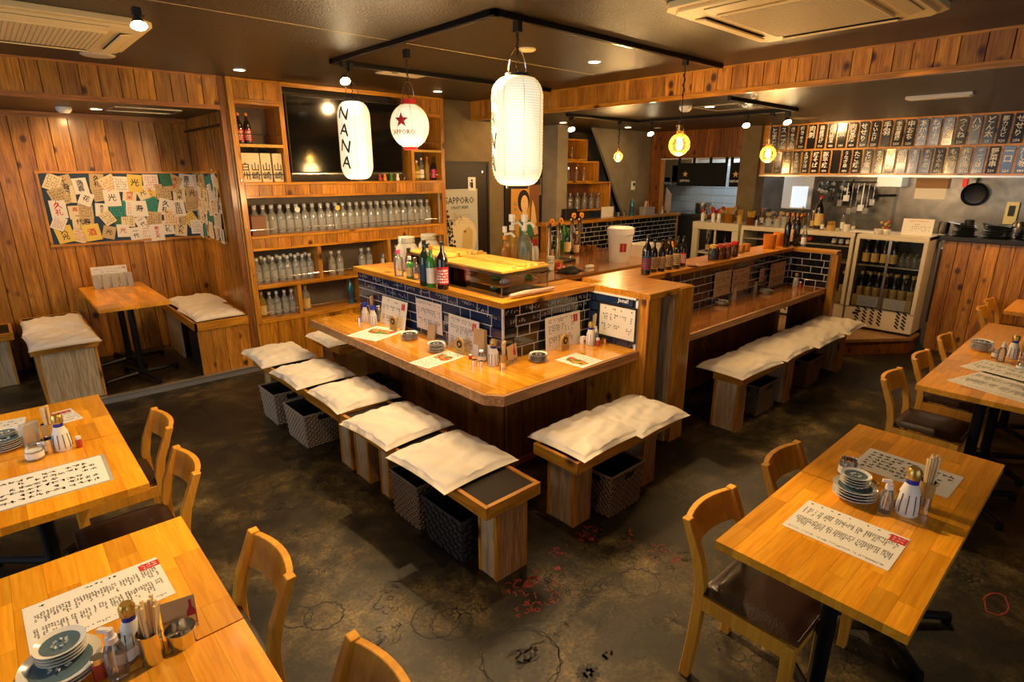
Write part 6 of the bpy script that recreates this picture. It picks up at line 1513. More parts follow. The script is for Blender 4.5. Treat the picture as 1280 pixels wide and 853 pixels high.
for q in range(16):
    a = rs.uniform(0, 6.28); z = rs.uniform(.02, .12); mb.quad(*[(.0386*cos(a+x*.12), .0386*sin(a+x*.12), z+y*.006) for x, y in ((-1,-1),(1,-1),(1,1),(-1,1))])
mb.build('spots', 'ink', t)
for i, (px, py) in enumerate(((728, 322), (735, 320), (742, 321))): cup(px, py, WZ, ('amber glass tumbler in front of the taps, left', 'amber glass tumbler in front of the taps, middle', 'amber glass tumbler in front of the taps, right')[i], .028, .13, 'amber_liquid', 'glass_tumbler', 'glass')
# big pump dispensers of shochu
def dispenser(px, pyb, pyt, label, r, liquid, capc='white_plastic'):
    p = at(px, pyb, .86); zt = zat(pyt, p.x, p.y)-.86
    t = thing('pump_bottle', label, 'bottle', p)
    MB().lathe([(r, 0), (r, .01), (r, zt*.50), (r*.8, zt*.60), (r*.35, zt*.70), (r*.33, zt*.76)], 22).build('bottle_body', liquid, t, smooth=True)
    MB().lathe([(r*.9, .02), (r*.9, zt*.2)], 20).build('liquid', 'yellow_liquid', t)
    MB().lathe([(r*.36, zt*.74), (r*.36, zt*.82)], 16).build('collar', 'orange_cap' if liquid == 'amber_liquid' else 'white_plastic', t)
    MB().lathe([(r*.40, zt*.88), (r*.42, zt*.99), (r*.40, zt)], 18).build('pump_cap', capc, t, smooth=True); MB().lathe([(r*.12, zt*.8), (r*.12, zt*.9)], 10).build('stem', 'white_plastic', t)
    mb = MB(); mb.tube([(0, 0, zt*.84), (.05, -.03, zt*.86), (.08, -.05, zt*.79)], .012, 8); mb.build('spout', 'white_plastic', t, smooth=True)
dispenser(631, 346, 283, 'squat pump bottle with white cap behind the yellow boards, left', .052, 'amber_liquid'); dispenser(640, 342, 268, 'tall yellow pump bottle with white cap behind the yellow boards', .075, 'yellow_liquid'); dispenser(655, 344, 268, 'tall clear pump bottle with white cap behind the yellow boards', .075, 'clear_glass')
p = at(669, 328, .86); sp = sprayer(669, 328, .86, 'white spray bottle with red head left of the tiled half wall', 'white_plastic', 'red_plastic', 1.9)
sprayer(664, 330, .86, 'white spray bottle with white head beside the red-headed one', 'white_plastic', 'white_plastic', 1.7)
t = boxm('wooden_riser', 'orange_wood_x', 4.0, 4.35, 4.0, 4.2, .86, .93, bevel=.002); tag(t, 'small wooden riser under the spray bottles', 'box')
# cap-board things
def oncap(px, py): return onY(px, py, HY+.04)
t = thing('thermometer_stand', 'tall blue bottle-shaped display at the right of the half wall cap', 'bottle', (oncap(791, 268).x, HY+.06, HZ+.001)); MB().lathe([(.035, 0), (.035, .16), (.02, .20), (.02, .23)], 16).build('body', 'blue_glass', t, smooth=True)
MB().lathe([(.0356, .04), (.0356, .13)], 16, capb=False, capt=False).build('label', 'label_navy', t)
q = onY(791, 232, 5.19); t = boxm('wall_controller', 'label_white', q.x-.035, q.x+.035, 5.17, 5.197, q.z-.06, q.z+.06, bevel=.003); tag(t, 'white wall controller with a dark screen on the grey stair wall', 'controller'); MB().box(q.x-.022, q.x+.022, 5.166, 5.17, q.z-.005, q.z+.035).build('screen', 'black_plastic', t)
x = oncap(765, 268).x; t = MB().box(-.13, .13, -.004, .004, 0, .14).build('paper_board', 'paper', bevel=.001); t.location = (x, HY+.12, HZ+.001); tag(t, 'white board standing on the half wall cap behind small tumblers', 'board')
for i, px in enumerate((752, 759, 766, 773, 780)): cup(px, 271, HZ+.001, 'small clear tumbler on the half wall cap', .02, .06, 'clear_glass', 'glass_tumbler', 'glass')['group'] = 'tumblers on the half wall cap'
x = oncap(811, 266).x; t = thing('utensil_box', 'clear box of red and black utensils on the half wall cap', 'box', (x, HY+.07, HZ+.001))
MB().box(-.12, .12, -.05, .05, 0, .11).build('clear_box', 'cloudy_glass', t)
for q in range(9): MB().tube([(-.1+.025*q, 0, .02), (-.1+.025*q+rs.uniform(-.02, .02), rs.uniform(-.02, .02), .19)], .007, 6).build('utensil', rs.choice(['red_plastic', 'black_plastic', 'white_plastic', 'chrome', 'orange_cap']), t)
x = oncap(826, 262).x; t = thing('cat_figure', 'small white figurine on the half wall cap', 'ornament', (x, HY+.03, HZ+.001))
MB().lathe([(.025, 0), (.03, .03), (.02, .07), (.012, .075)], 14).build('body', 'ceramic', t, smooth=True); MB().sphere((0, 0, .092), .024, 14, 8).build('head', 'ceramic', t, smooth=True); MB().lathe([(.008, 0), (.001, .018)], 6, -.014, 0, .11).lathe([(.008, 0), (.001, .018)], 6, .014, 0, .11).build('ears', 'ceramic', t)
x = oncap(838, 250).x; t = MB().box(-.13, .13, -.008, .008, 0, .36, Matrix.Rotation(-.15, 4, 'X')).build('menu_folder', 'orange_wood_z', bevel=.002); t.location = (x, HY+.09, HZ+.001); t.rotation_euler = (0, .45, .2); tag(t, 'brown wooden menu board leaning at the right end of the half wall cap', 'board')

# stepped shelves in the stair recess
rsf = thing('glass_shelf', 'orange stepped wooden shelf unit with glassware beside the grey column', 'shelving', (0, 0, 0))
Yr, Yq = 5.22, 5.60
def shelf_box(pxl, pxr, pyt, pyb, n_=''):
    a, b = onY(pxl, pyt, Yr), onY(pxr, pyb, Yr); x0, x1, z1, z0 = a.x, b.x, a.z, b.z; w = .02
    boxm('shelf_board', 'orange_wood_x', x0, x1, Yr, Yq, z1-w, z1, parent=rsf); boxm('shelf_board', 'orange_wood_x', x0, x1, Yr, Yq, z0, z0+w, parent=rsf); boxm('side_board', 'orange_wood_z', x1-w, x1, Yr, Yq, z0+w, z1-w, parent=rsf); boxm('back_board', 'box_side', x0, x1, Yq, Yq+.01, z0, z1, parent=rsf)
    return x0, x1, z0+w
r1 = shelf_box(706, 734, 173, 201); r2 = shelf_box(706, 748, 201, 228); r3 = shelf_box(706, 762, 228, 262)
rc_ = random.Random(4)
def glassrow(r_, n, y, kind, grp, lab, s=1, yb=Yr+.12):
    for i in range(n):
        x = r_[0]+.05+(r_[1]-r_[0]-.22)*i/max(1, n-1); bottle(kind, 'clear_glass', 'chrome', None, (x, yb, r_[2]+.001), lab, 'glass', grp, s, name='drinking_glass')
glassrow(r1, 2, 0, 'beer', 'glasses on the top recess shelf', 'clear glass bottle on the top recess shelf', .6)
glassrow(r2, 4, 0, 'beer', 'glasses on the middle recess shelf', 'clear glass on the middle recess shelf', .7)
for k in range(2): glassrow(r3, 6, 0, 'square', 'glasses on the bottom recess shelf, row %d' % (k+1), ('clear beer glass in the front row of the bottom recess shelf', 'clear beer glass in the rear row of the bottom recess shelf')[k], 1.1, Yr+.08+.12*k)
t = boxm('dark_appliance', 'black_plastic', onY(706, 270, 5.1).x, onY(720, 270, 5.1).x, 5.08, 5.16, HZ+.001, HZ+.14, bevel=.004); tag(t, 'black appliance below the glass shelves beside the column', 'appliance')

# ---- farther ledge: bottles and tubs
for i, (px, py, l, s, mk) in enumerate(((807, 343, 'label_navy', .92, 'ink_red'), (816, 340, 'label_kraft', .84, 'ink'), (826, 339, 'label_kraft', .84, 'ink'), (835, 337, 'label_kraft', .86, 'ink'), (845, 335, 'label_kraft', .86, 'ink'), (852, 333, 'label_red', .84, 'ink_white'))):
    bottle('wine', 'dark_glass', 'black_plastic', l, at(px, py, Z), ('black bottle with dark label, leftmost of the six on the farther ledge', 'dark bottle with tan label, second from the left on the farther ledge', 'dark bottle with plain tan label, third on the farther ledge', 'dark bottle with bold black brushwork label, fourth on the farther ledge', 'dark bottle with brownish label, fifth on the farther ledge', 'dark bottle with red label, rightmost of the six on the farther ledge')[i], s=s*(.9 if i else 1.0), mark=mk)
sprayer(838, 333, Z, 'green-labelled bottle with orange nozzle behind the six dark bottles', 'plant_green', 'orange_cap', 1.5)
for i, (px, py, c) in enumerate(((890, 325, 'bamboo'), (899, 324, 'food_red'), (908, 323, 'food_red'), (917, 320, 'red_plastic'))):
    p = at(px, py, Z); t = thing('spice_jar', ('dark patterned jar at the left of the ledge tubs', 'brown jar, second of the ledge tubs', 'brown jar, third of the ledge tubs', 'red-topped jar, fourth of the ledge tubs')[i], 'jar', p)
    MB().lathe([(.035, 0), (.037, .006), (.037, .09), (.03, .10)], 16).build('body', 'ceramic_dark' if i == 0 else 'amber_glass', t, smooth=True); MB().lathe([(.032, .10), (.032, .12), (.02, .13)], 14).build('lid', c, t)
for i, (px, py) in enumerate(((925, 316), (932, 314))): t = boxm('wooden_box', 'orange_wood_z', -.03, .03, -.03, .03, 0, .07, bevel=.002); t.location = at(px, py, Z); tag(t, ('small wooden masu box, left, on the farther ledge', 'small wooden masu box, right, on the farther ledge')[i], 'box')
for i, (px, py) in enumerate(((961, 310), (973, 307))):
    t = MB().lathe([(.05, 0), (.055, .01), (.06, .13), (.055, .13), (.05, .02)], 20, capt=False).build('clay_pot', 'orange_cap', smooth=True); t.location = at(px, py, Z); tag(t, ('terracotta-brown tub, left, near the end of the farther ledge', 'terracotta-brown tub, right, near the end of the farther ledge')[i], 'pot')
for i, (px, py) in enumerate(((982, 309), (989, 306), (994, 307))): bottle('tall', 'dark_glass', 'black_plastic', 'label_kraft' if i == 1 else None, at(px, py, Z), ('dark bottle, left, at the corner of the farther ledge', 'dark bottle with star-like label at the corner of the farther ledge', 'dark bottle, right, at the corner of the farther ledge')[i], s=1.0)
bottle('beer', 'clear_glass', 'chrome', 'label_white', at(1004, 308, Z), 'clear slender bottle on the end wing of the farther bar', s=.85)
t = MB().lathe([(.03, 0), (.05, .012), (.02, .03)], 12).build('bread_basket', 'food_brown', smooth=True); t.location = at(866, 333, Z); tag(t, 'small wooden ornament right of the six dark bottles', 'ornament')
# ================================================================== KITCHEN SIDE
FX = 6.80; ST = .17
# step
sp_ = thing('wooden_step', 'low wooden step under the drink fridges', 'step', (0, 0, 0))
pts = [(6.12, 1.93), (6.82, 1.405), (7.085, 1.40), (7.085, 3.3), (6.12, 3.3)]
MB().prism(pts, ST-.035, ST).build('tread', 'step_wood', sp_, bevel=.003); MB().prism([(6.14, 1.95), (6.82, 1.425), (7.08, 1.42), (7.08, 3.3), (6.14, 3.3)], 0, ST-.035).build('riser', 'pine_board_dark', sp_)
# fridges
def fridge(y0, y1, label, glasses=True, name='drink_fridge'):
    t = thing(name, label, 'refrigerator', (FX, 0, ST))
    zt = 1.178-ST; w = y1-y0
    zg = onX(1142, 394, FX).z-ST; b = lambda n_, m_, *q, **k: boxm(n_, m_, *q, parent=t, **k)
    b('side_wall', 'fridge_enamel', .02, .42, y0, y0+.02, .03, zt, bevel=.002); b('side_wall', 'fridge_enamel', .02, .42, y1-.02, y1, .03, zt, bevel=.002)
    b('top', 'fridge_enamel', .0, .42, y0, y1, zt-.03, zt, bevel=.002); b('back_wall', 'fridge_dark', .40, .42, y0+.02, y1-.02, .03, zt-.03); b('inner_floor', 'fridge_enamel', .02, .40, y0+.02, y1-.02, zg-.02, zg)
    b('plinth', 'fridge_dark', .02, .40, y0+.02, y1-.02, 0, .03)
    pn = b('lower_panel', 'fridge_enamel', 0, .02, y0, y1, .03, zg-.01, bevel=.002)
    # door frames
    fw = .035
    b('door_frame', 'fridge_enamel', -.012, .01, y0, y0+fw, zg, zt-.03, bevel=.002); b('door_frame', 'fridge_enamel', -.012, .01, y1-fw, y1, zg, zt-.03, bevel=.002)
    b('door_frame', 'fridge_enamel', -.012, .01, y0+fw, y1-fw, zt-.05, zt-.03, bevel=.002)
    ym = (y0+y1)/2; b('centre_stile', 'steel', -.014, -.002, ym-.012, ym+.012, zg, zt-.05)
    b('glass_door', 'pane_glass', -.004, -.001, y0+fw, ym-.012, zg+.005, zt-.05); b('glass_door', 'pane_glass', -.004, -.001, ym+.012, y1-fw, zg+.005, zt-.05)
    zs = onX(1147, 338, FX).z-ST; b('wire_shelf', 'kerb_metal', .01, .38, y0+.03, y1-.03, zs-.008, zs)
    b('bottle_rack', 'fridge_dark', .04, .38, y0+.03, y1-.03, zg+.09, zg+.10)
    b('paper_notice', 'label_gold', .02, .026, y0+.05, y1-.04, zg+.01, zg+.13); 
    for q in ((y0+.10, ym-.03), (ym+.03, y1-.10)):
        o = b('notice_sheet', 'label_white', .014, .019, q[0], q[1], zg+.015, zg+.12); mb = MB(); scrib(mb, frame_M((.013, (q[0]+q[1])/2, zg+.07), (0, -1, 0), (0, 0, 1)), (q[1]-q[0])*.85, .08, 6, 8, rs, .85, strokes=2); mb.build('print', 'ink', o)
    # slanted vents on the lower panel
    for (va, vb) in ((.08, .26), (.42, .86)) if w > .5 else ((.2, .8),):
        n = max(2, int((vb-va)*w/.058))
        for i in range(n):
            for k in range(5):
                y = y0+w*(va+(vb-va)*(i+.5)/n); z = .085+k*.036; M = Matrix.Translation((-.001, y, z)) @ Matrix.Rotation(.75, 4, 'X')
                if (i, k) == (0, 0): s0 = MB().box(-.0015, .001, -.024, .024, -.008, .008).mesh('vent_slot'); s0.materials.append(MATS['fridge_dark'])
                o = bpy.data.objects.new('vent_slot', s0); C.objects.link(o); o.parent = pn; o.matrix_local = M
    b('control', 'black_plastic', -.004, 0, y1-.16, y1-.10, zg-.05, zg-.035); b('control', 'black_plastic', -.004, 0, y1-.13, y1-.08, zg-.085, zg-.06)
    return zg+ST, zs+ST
zg, zs = fridge(1.425, 2.065, 'cream double-door drink fridge full of beer bottles at the right end of the bar')
zg, zs = fridge(2.085, 3.34, 'cream glass-fronted fridge half hidden behind the farther bar wing')
rnd = random.Random(9)
for i in range(7):
    y = 1.50+i*.078; bottle('beer', 'dark_glass', 'label_gold', 'label_gold', (FX+.09, y+.01, zg+.101), 'dark beer bottle with gold label on the lower fridge shelf', group='beer bottles on the lower fridge shelf', s=1.1, mark='food_brown')
for i in range(7): bottle('beer', 'dark_glass', 'label_gold', 'label_kraft', (FX+.22, 1.52+i*.075, zg+.101), 'dark beer bottle in the rear row of the lower fridge shelf', group='rear bottles on the lower fridge shelf', s=1.05)
for i in range(4): bottle('beer', 'dark_glass', 'label_gold', 'label_gold', (FX+.09, 1.72+i*.085, zs+.001), 'dark beer bottle with round gold label on the upper fridge shelf', group='beer bottles on the upper fridge shelf', s=1.15, mark='ink_gold')
for i in range(5):
    for k in range(2): bottle('square', 'clear_glass', None, None, (FX+.10+.09*k, 1.48+i*.055, zs+.001), 'clear tumbler on the right of the upper fridge shelf', 'glass', 'tumblers on the upper fridge shelf', .75, name='drinking_glass')
for i in range(3): bottle('small', 'amber_glass', 'label_white', 'label_white', (FX+.09, 2.17+i*.07, zs+.18), 'small white-labelled jar in the half hidden fridge', 'jar', 'small jars in the half hidden fridge', 1.0, name='jar')
for i in range(2): bottle('beer', 'dark_glass', 'label_gold', 'label_gold', (FX+.10, 2.16+i*.09, zg+.101), 'gold-labelled bottle low in the half hidden fridge', group='bottles low in the half hidden fridge')
for i in range(2):
    o = MB().lathe([(.03, -.02), (.032, 0), (.02, .03)], 14).build('tin', 'food_red', smooth=True); o.location = (FX+.06, 2.55+i*.13, zs+.22); o.rotation_euler = (0, -pi/2, 0); tag(o, ('round red tin lying in the half hidden fridge, right', 'round red tin lying in the half hidden fridge, left')[i], 'tin')
o = boxm('shelf_plate', 'kerb_metal', FX+.02, FX+.38, 2.12, 3.3, zs+.165, zs+.178); tag(o, 'wire shelf plate in the half hidden fridge', 'shelf')
# cream framed case
t = thing('display_case', 'cream-framed open glass showcase behind the farther ledge', 'cabinet', (FX, 0, ST)); zt = 1.19-ST
b = lambda n_, m_, *q, **k: boxm(n_, m_, *q, parent=t, **k)
b('top', 'fridge_enamel', -.02, .42, 3.37, 3.99, zt-.09, zt, bevel=.003); b('leg', 'fridge_enamel', -.01, .04, 3.37, 3.45, 0, zt-.09, bevel=.002); b('leg', 'fridge_enamel', -.01, .04, 3.91, 3.99, 0, zt-.09, bevel=.002); b('leg', 'fridge_enamel', .36, .41, 3.37, 3.42, 0, zt-.09); b('leg', 'fridge_enamel', .36, .41, 3.94, 3.99, 0, zt-.09)
b('middle_stile', 'fridge_enamel', 0, .02, 3.67, 3.69, 0, zt-.09); b('shelf_board', 'fridge_enamel', .02, .36, 3.42, 3.94, .62, .64); b('back_panel', 'fridge_dark', .40, .41, 3.4, 3.96, 0, zt-.09)
for i in range(8): bottle('beer', 'dark_glass', 'black_plastic', 'label_kraft', (FX+.10+.1*(i % 2), 3.47+i*.058, ST+.641), 'dark bottle inside the cream-framed showcase', group='bottles inside the cream-framed showcase', s=.85)
# worktop behind the fridges
kt = thing('kitchen_counter', 'steel kitchen worktop behind the fridges', 'counter', (0, 0, 0))
boxm('worktop', 'steel', 7.23, 7.43, 1.43, 3.98, 1.13, 1.17, parent=kt); boxm('cabinet_body', 'steel_dark', 7.25, 7.42, 1.45, 3.96, 0, 1.13, parent=kt)
# pine fronted counter at the right
pcn = thing('pine_counter', 'pine boarded counter with a dark top at the right of the fridge', 'counter', (0, 0, 0))
boxm('core', 'pine_board_dark', 7.10, 7.45, YB, 1.36, 0, 1.14, parent=pcn); boards(pcn, 'y', 7.10, YB, 1.36, .02, 1.14, .109, 'pine_board', -1, jitter=.05)
boxm('dark_top', 'black_plastic', 7.05, 7.46, YB, 1.40, 1.145, 1.185, parent=pcn, bevel=.002)
t = MB().tube([(7.06, 1.385, .10), (7.06, 1.385, 1.13)], .012, 8).build('drain_pipe', 'steel', smooth=True); tag(t, 'thin grey vertical pipe between fridge and pine counter', 'pipe')
# trays and pans on the pine counter
for i, (y, n, r) in enumerate(((1.24, 8, .11), (.99, 9, .12), (.70, 8, .135), (.42, 6, .12))):
    for k in range(n):
        o = MB().lathe([(r*.7, 0), (r, .014), (r*.97, .016), (r*.68, .004)], 20, capb=True, capt=True).build('black_dish', 'ceramic_dark', smooth=True); o.location = (7.25+rs.uniform(-.01, .01), y+rs.uniform(-.01, .01), 1.186+k*.013)
        tag(o, ('black dish in the first stack from the fridge on the pine counter', 'black dish in the second stack on the pine counter', 'black dish in the third stack on the pine counter', 'black dish in the last stack at the right picture edge')[i], 'plate', ('black dishes, first pine counter stack', 'black dishes, second pine counter stack', 'black dishes, third pine counter stack', 'black dishes, last pine counter stack')[i])
t = MB().lathe([(.05, 0), (.06, .03), (.055, .12), (.03, .16)], 12).build('ladle_pot', 'steel_dark', smooth=True); t.location = (7.35, .86, 1.186); tag(t, 'dark steel pot between the black dish stacks', 'pot')
# things on the fridge top
FT = 1.179
def ontop(px, py): 
    p = at(px, py, FT); p.x = max(p.x, FX+.06); return p
def ft(px, X=FX+.12): p = onX(px, 288, X); return Vector((X, p.y, FT))
P_ = ft(1146, FX+.16); t = MB().box(-.13, .13, -.004, .004, 0, .17, Matrix.Rotation(-.25, 4, 'X')).build('writing_board', 'label_white', bevel=.001); t.location = P_; t.rotation_euler = (0, 0, -pi/2+.15)
tag(t, 'white board with red and black handwriting leaning on the fridge top', 'board')
mb = MB(); scrib(mb, Matrix.Rotation(-.25, 4, 'X') @ frame_M((0, -.0045, .145), (1, 0, 0), (0, 0, 1)), .16, .03, 1, 9, rs, 1, strokes=3); mb.build('red_writing', 'ink_red', t)
mb = MB(); scrib(mb, Matrix.Rotation(-.25, 4, 'X') @ frame_M((.02, -.0045, .08), (1, 0, 0), (0, 0, 1)), .18, .08, 4, 10, rs, .6, strokes=2); mb.build('black_writing', 'ink', t)
P_ = ft(1108, FX+.14); t = thing('flower_pot', 'pot of yellow and red artificial flowers on the fridge top', 'flowers', P_)
MB().lathe([(.03, 0), (.045, .03), (.04, .05)], 14).build('pot', 'ceramic', t, smooth=True)
for i in range(16):
    a, q, z = rs.uniform(0, 6.28), rs.uniform(0, .06), rs.uniform(.06, .14); MB().sphere((q*cos(a), q*sin(a), z), .013, 8, 6).build('blossom', rs.choice(['orange_cap', 'red_plastic', 'label_gold', 'label_gold', 'plant_green']), t, smooth=True)
P_ = ft(1098, FX+.10); t = MB().lathe([(.02, 0), (.045, .05), (.042, .05), (.02, .004)], 16, capt=False).build('red_bowl', 'ceramic', smooth=True); t.location = P_; tag(t, 'small pale bowl with red contents left of the flower pot', 'bowl'); MB().lathe([(.001, .04), (.034, .044)], 14, capb=False).build('contents', 'red_plastic', t)
P_ = ft(1080, FX+.16); t = MB().box(-.07, .07, -.12, .12, 0, .012).build('paper_tray', 'paper', bevel=.001); t.location = P_; tag(t, 'flat white tray of papers on the fridge top', 'tray')
for px, k, g, c, l, s, X, lb in ((1021, 'sake', 'dark_glass', 'red_plastic', 'label_gold', .9, .2, 'tall dark sake bottle with red cap on the fridge top'), (1000, 'wine', 'green_glass_dark', 'label_gold', 'label_gold', .75, .3, 'green champagne-style bottle behind the cups'), (1027, 'beer', 'clear_glass', 'red_plastic', 'label_white', .6, .1, 'small red-topped bottle beside the tall dark one'),
      (1052, 'wine', 'clear_glass', 'blue_plastic', 'label_white', .6, .22, 'pale blue-white bottle right of the chopstick bundle')):
    bottle(k, g, c, l, ft(px, FX+X), lb, s=s)
def bundle(px, label, n, r, h, m='chopstick', cupm='clear_glass', X=.12, z=FT):
    P_ = ft(px, FX+X); P_.z = z; t = thing('skewer_pot', label, 'pot', P_); MB().lathe([(r, 0), (r, h*.55)], 14).build('pot', cupm, t, smooth=True)
    mb = MB()
    for i in range(n): a, q = rs.uniform(0, 6.28), r*.8*sqrt(rs.random()); mb.tube([(q*cos(a)*.8, q*sin(a)*.8, .01), (q*cos(a)*1.15, q*sin(a)*1.15, h*rs.uniform(.9, 1))], .004, 4)
    o = mb.build('skewers', m, t); o['kind'] = 'stuff'; return t
bundle(1038, 'pot packed with tan skewers on the fridge top', 40, .045, .10, 'bamboo', 'bamboo')
bundle(909, 'glass pot of yellow skewers, widest on the cream showcase', 45, .07, .19, 'yellow_board', 'amber_liquid', z=1.19); bundle(923, 'wooden holder of yellow skewers right of the wide pot', 25, .035, .17, 'yellow_board', 'bamboo', z=1.19); bundle(937, 'dark glass of yellow chopsticks on the fridge top', 30, .05, .17, 'yellow_board', 'amber_glass'); bundle(945, 'steel cup of dark utensils on the fridge top', 16, .035, .12, 'black_plastic', 'steel')
for i, px in enumerate((877, 890, 897)): 
    P_ = ft(px, FX+.1); P_.z = 1.19; q = sprayer(100, 700, TZ, ('white squeeze bottle with red cap, leftmost on the cream showcase', 'white squeeze bottle with red cap, middle on the cream showcase', 'white squeeze bottle with red cap and pink label, right on the cream showcase')[i], 'white_plastic', 'red_plastic', 1.15); q.location = P_
for i, (px, n) in enumerate(((959, 5), (970, 5), (979, 7))):
    P_ = ft(px, FX+.14)
    for k in range(n): o = MB().lathe([(.022, 0), (.042, .018), (.040, .018), (.02, .003)], 16, capt=False).build('small_bowl', 'ceramic', smooth=True); o.location = (P_.x, P_.y, FT+k*.016); tag(o, ('small cream bowl in the left stack on the fridge top', 'small cream bowl in the middle stack on the fridge top', 'small cream bowl in the right stack on the fridge top')[i], 'bowl', ('bowls, left stack on the fridge top', 'bowls, middle stack on the fridge top', 'bowls, right stack on the fridge top')[i])
t = MB().lathe([(.03, 0), (.033, .01), (.033, .08)], 14).build('paper_cups', 'ceramic'); t.location = ft(1058, FX+.1); tag(t, 'stack of white paper cups right of the skewers', 'cups')
t = MB().box(-.05, .05, -.09, .09, 0, .03).build('orange_box', 'orange_cap'); t.location = ft(992, FX+.1)+Vector((0, 0, .14)); 
t2 = boxm('brown_carton', 'food_brown', -.05, .05, -.07, .07, 0, .139, bevel=.002); t2.location = ft(992, FX+.1); tag(t2, 'dark patterned carton under the orange packet', 'carton'); tag(t, 'orange packet on top of the dark carton', 'packet')
# dried bunches / bags
def clump(label, P_, r, mats, n, seed, name='bag_bundle', cat='bundle'):
    rnd = random.Random(seed); t = thing(name, label, cat, P_)
    for i in range(n):
        o = MB().lathe([(.004, -.03), (.02, -.01), (.022, .01), (.008, .03)], 7).build('packet', rnd.choice(mats), t, smooth=True); o.location = (rnd.uniform(-r, r)*.6, rnd.uniform(-r, r), rnd.uniform(0.03, r*.8+.03)); o.rotation_euler = (rnd.uniform(-1.5, 1.5), rnd.uniform(-1.5, 1.5), 0); o.scale = (1.3, 1.3, 1.3)
    return t
P_ = onX(968, 268, 7.35); clump('bunch of packets and dried flowers behind the bowl stacks', Vector((7.36, P_.y, 1.171)), .13, ['label_kraft', 'paper_tan', 'cloth_grey', 'towel_pink'], 26, 2)
P_ = onX(905, 258, 7.3); clump('pinkish rolled bags piled left of the plaster post', Vector((7.32, P_.y, 1.17)), .18, ['towel_pink', 'label_kraft', 'food_red'], 22, 3)
# noren curtain in the pass
def noren(ya, yb_, zt, zb, label, seed, star_y):
    t = thing('shop_curtain', label, 'curtain', (KX-.03, 0, 0)); n = 26; vs = []; fs = []; tabs = max(1, round((ya-yb_)/.22))
    for j in range(9):
        for i in range(n+1):
            y = ya+(yb_-ya)*i/n; z = (zt-.06)+(zb-zt+.06)*j/8; vs.append((.008*sin(i*1.1+seed)*(.3+j/8), y, z))
    for j in range(8):
        for i in range(n): a = j*(n+1)+i; fs.append((a, a+1, a+n+2, a+n+1))
    o = MB().add(vs, fs).build('cloth', 'cloth_black', t, smooth=True)
    md = o.modifiers.new('thickness', 'SOLIDIFY'); md.thickness = .002
    for k in range(tabs+1): y = ya+(yb_-ya)*k/tabs; boxm('hanging_tab', 'cloth_black', -.003, .003, min(max(y-.02, min(ya, yb_)), max(ya, yb_)-.04), min(max(y-.02, min(ya, yb_)), max(ya, yb_)-.04)+.04, zt-.07, zt+.01, parent=t)
    sv = [(-.014, star_y+.045*(1 if i % 2 == 0 else .42)*cos(pi/2+pi*i/5), (zb+.16)+.045*(1 if i % 2 == 0 else .42)*sin(pi/2+pi*i/5)) for i in range(10)]
    MB().add([(-.014, star_y, zb+.16)]+sv, [(0, i, i % 10+1) for i in range(1, 11)]).build('gold_star', 'ink_gold', t)
    text('SAPPORO', .045, 'ink_white', t, frame_M((-.014, star_y, zb+.07), (0, -1, 0), (0, 0, 1)), sx=.8)
    return t
y1, y2, y3, y4 = onX(847, 215, KX-.03).y, onX(909, 215, KX-.03).y, onX(912, 215, KX-.03).y, onX(927, 215, KX-.03).y
zt, zb = onX(880, 198, KX-.03).z, onX(880, 233, KX-.03).z
noren(y1, y2, zt, zb, 'wide black shop curtain with gold star hanging in the kitchen pass', 0, onX(857, 220, KX-.03).y); noren(y3, y4, zt, zb, 'narrow black shop curtain panel with gold star beside the post', 2, onX(920, 220, KX-.03).y)
t = MB().tube([(KX-.02, 5.0, zt), (KX-.02, 3.75, zt)], .008, 8).build('curtain_rod', 'white_plastic'); tag(t, 'white rod carrying the black shop curtains', 'rod')
# window-side items through the pass
boxm('wall_pass_jamb', 'orange_wood_z', KX-.01, KX+.04, 4.96, 5.0, 1.21, 1.985)['kind'] = 'structure'
t = thing('kitchen_shelf', 'steel rear kitchen bench with pots seen through the pass', 'counter', (8.7, 4.5, 0)); boxm('worktop', 'steel', -.35, .42, -.9, 1.0, 1.12, 1.16, parent=t); boxm('body', 'steel_dark', -.33, .42, -.9, 1.0, 0, 1.12, parent=t)
for i, (x, y, r, h, m) in enumerate(((8.6, 4.9, .12, .16, 'steel'), (8.6, 4.5, .10, .10, 'white_plastic'), (8.7, 4.2, .13, .20, 'chrome'), (8.6, 3.9, .10, .12, 'steel'))):
    o = MB().lathe([(r*.9, 0), (r, .02), (r, h), (r*.95, h), (r*.9, .02)], 20, capt=False).build('cooking_pot', m, smooth=True); o.location = (x, y, 1.161); tag(o, ('steel pot at the left of the rear kitchen bench', 'white pot on the rear kitchen bench', 'tall bright pot on the rear kitchen bench', 'steel pot beside the post on the rear kitchen bench')[i], 'pot')
for i, (px, py, w, h, m) in enumerate(((848, 218, .25, .30, 'cardboard'), (829, 226, .28, .12, 'white_plastic'), (832, 212, 1.0, .42, 'label_kraft'))):
    P_ = onX(px, py, 8.9); o = boxm('kitchen_box', m, 8.9, 9.1, P_.y-w/2, P_.y+w/2, P_.z-h/2, P_.z+h/2, bevel=.004); tag(o, ('brown carton seen left of the curtain', 'white box under the shelf seen left of the curtain', 'pale cabinet seen left of the curtain')[i], 'box')
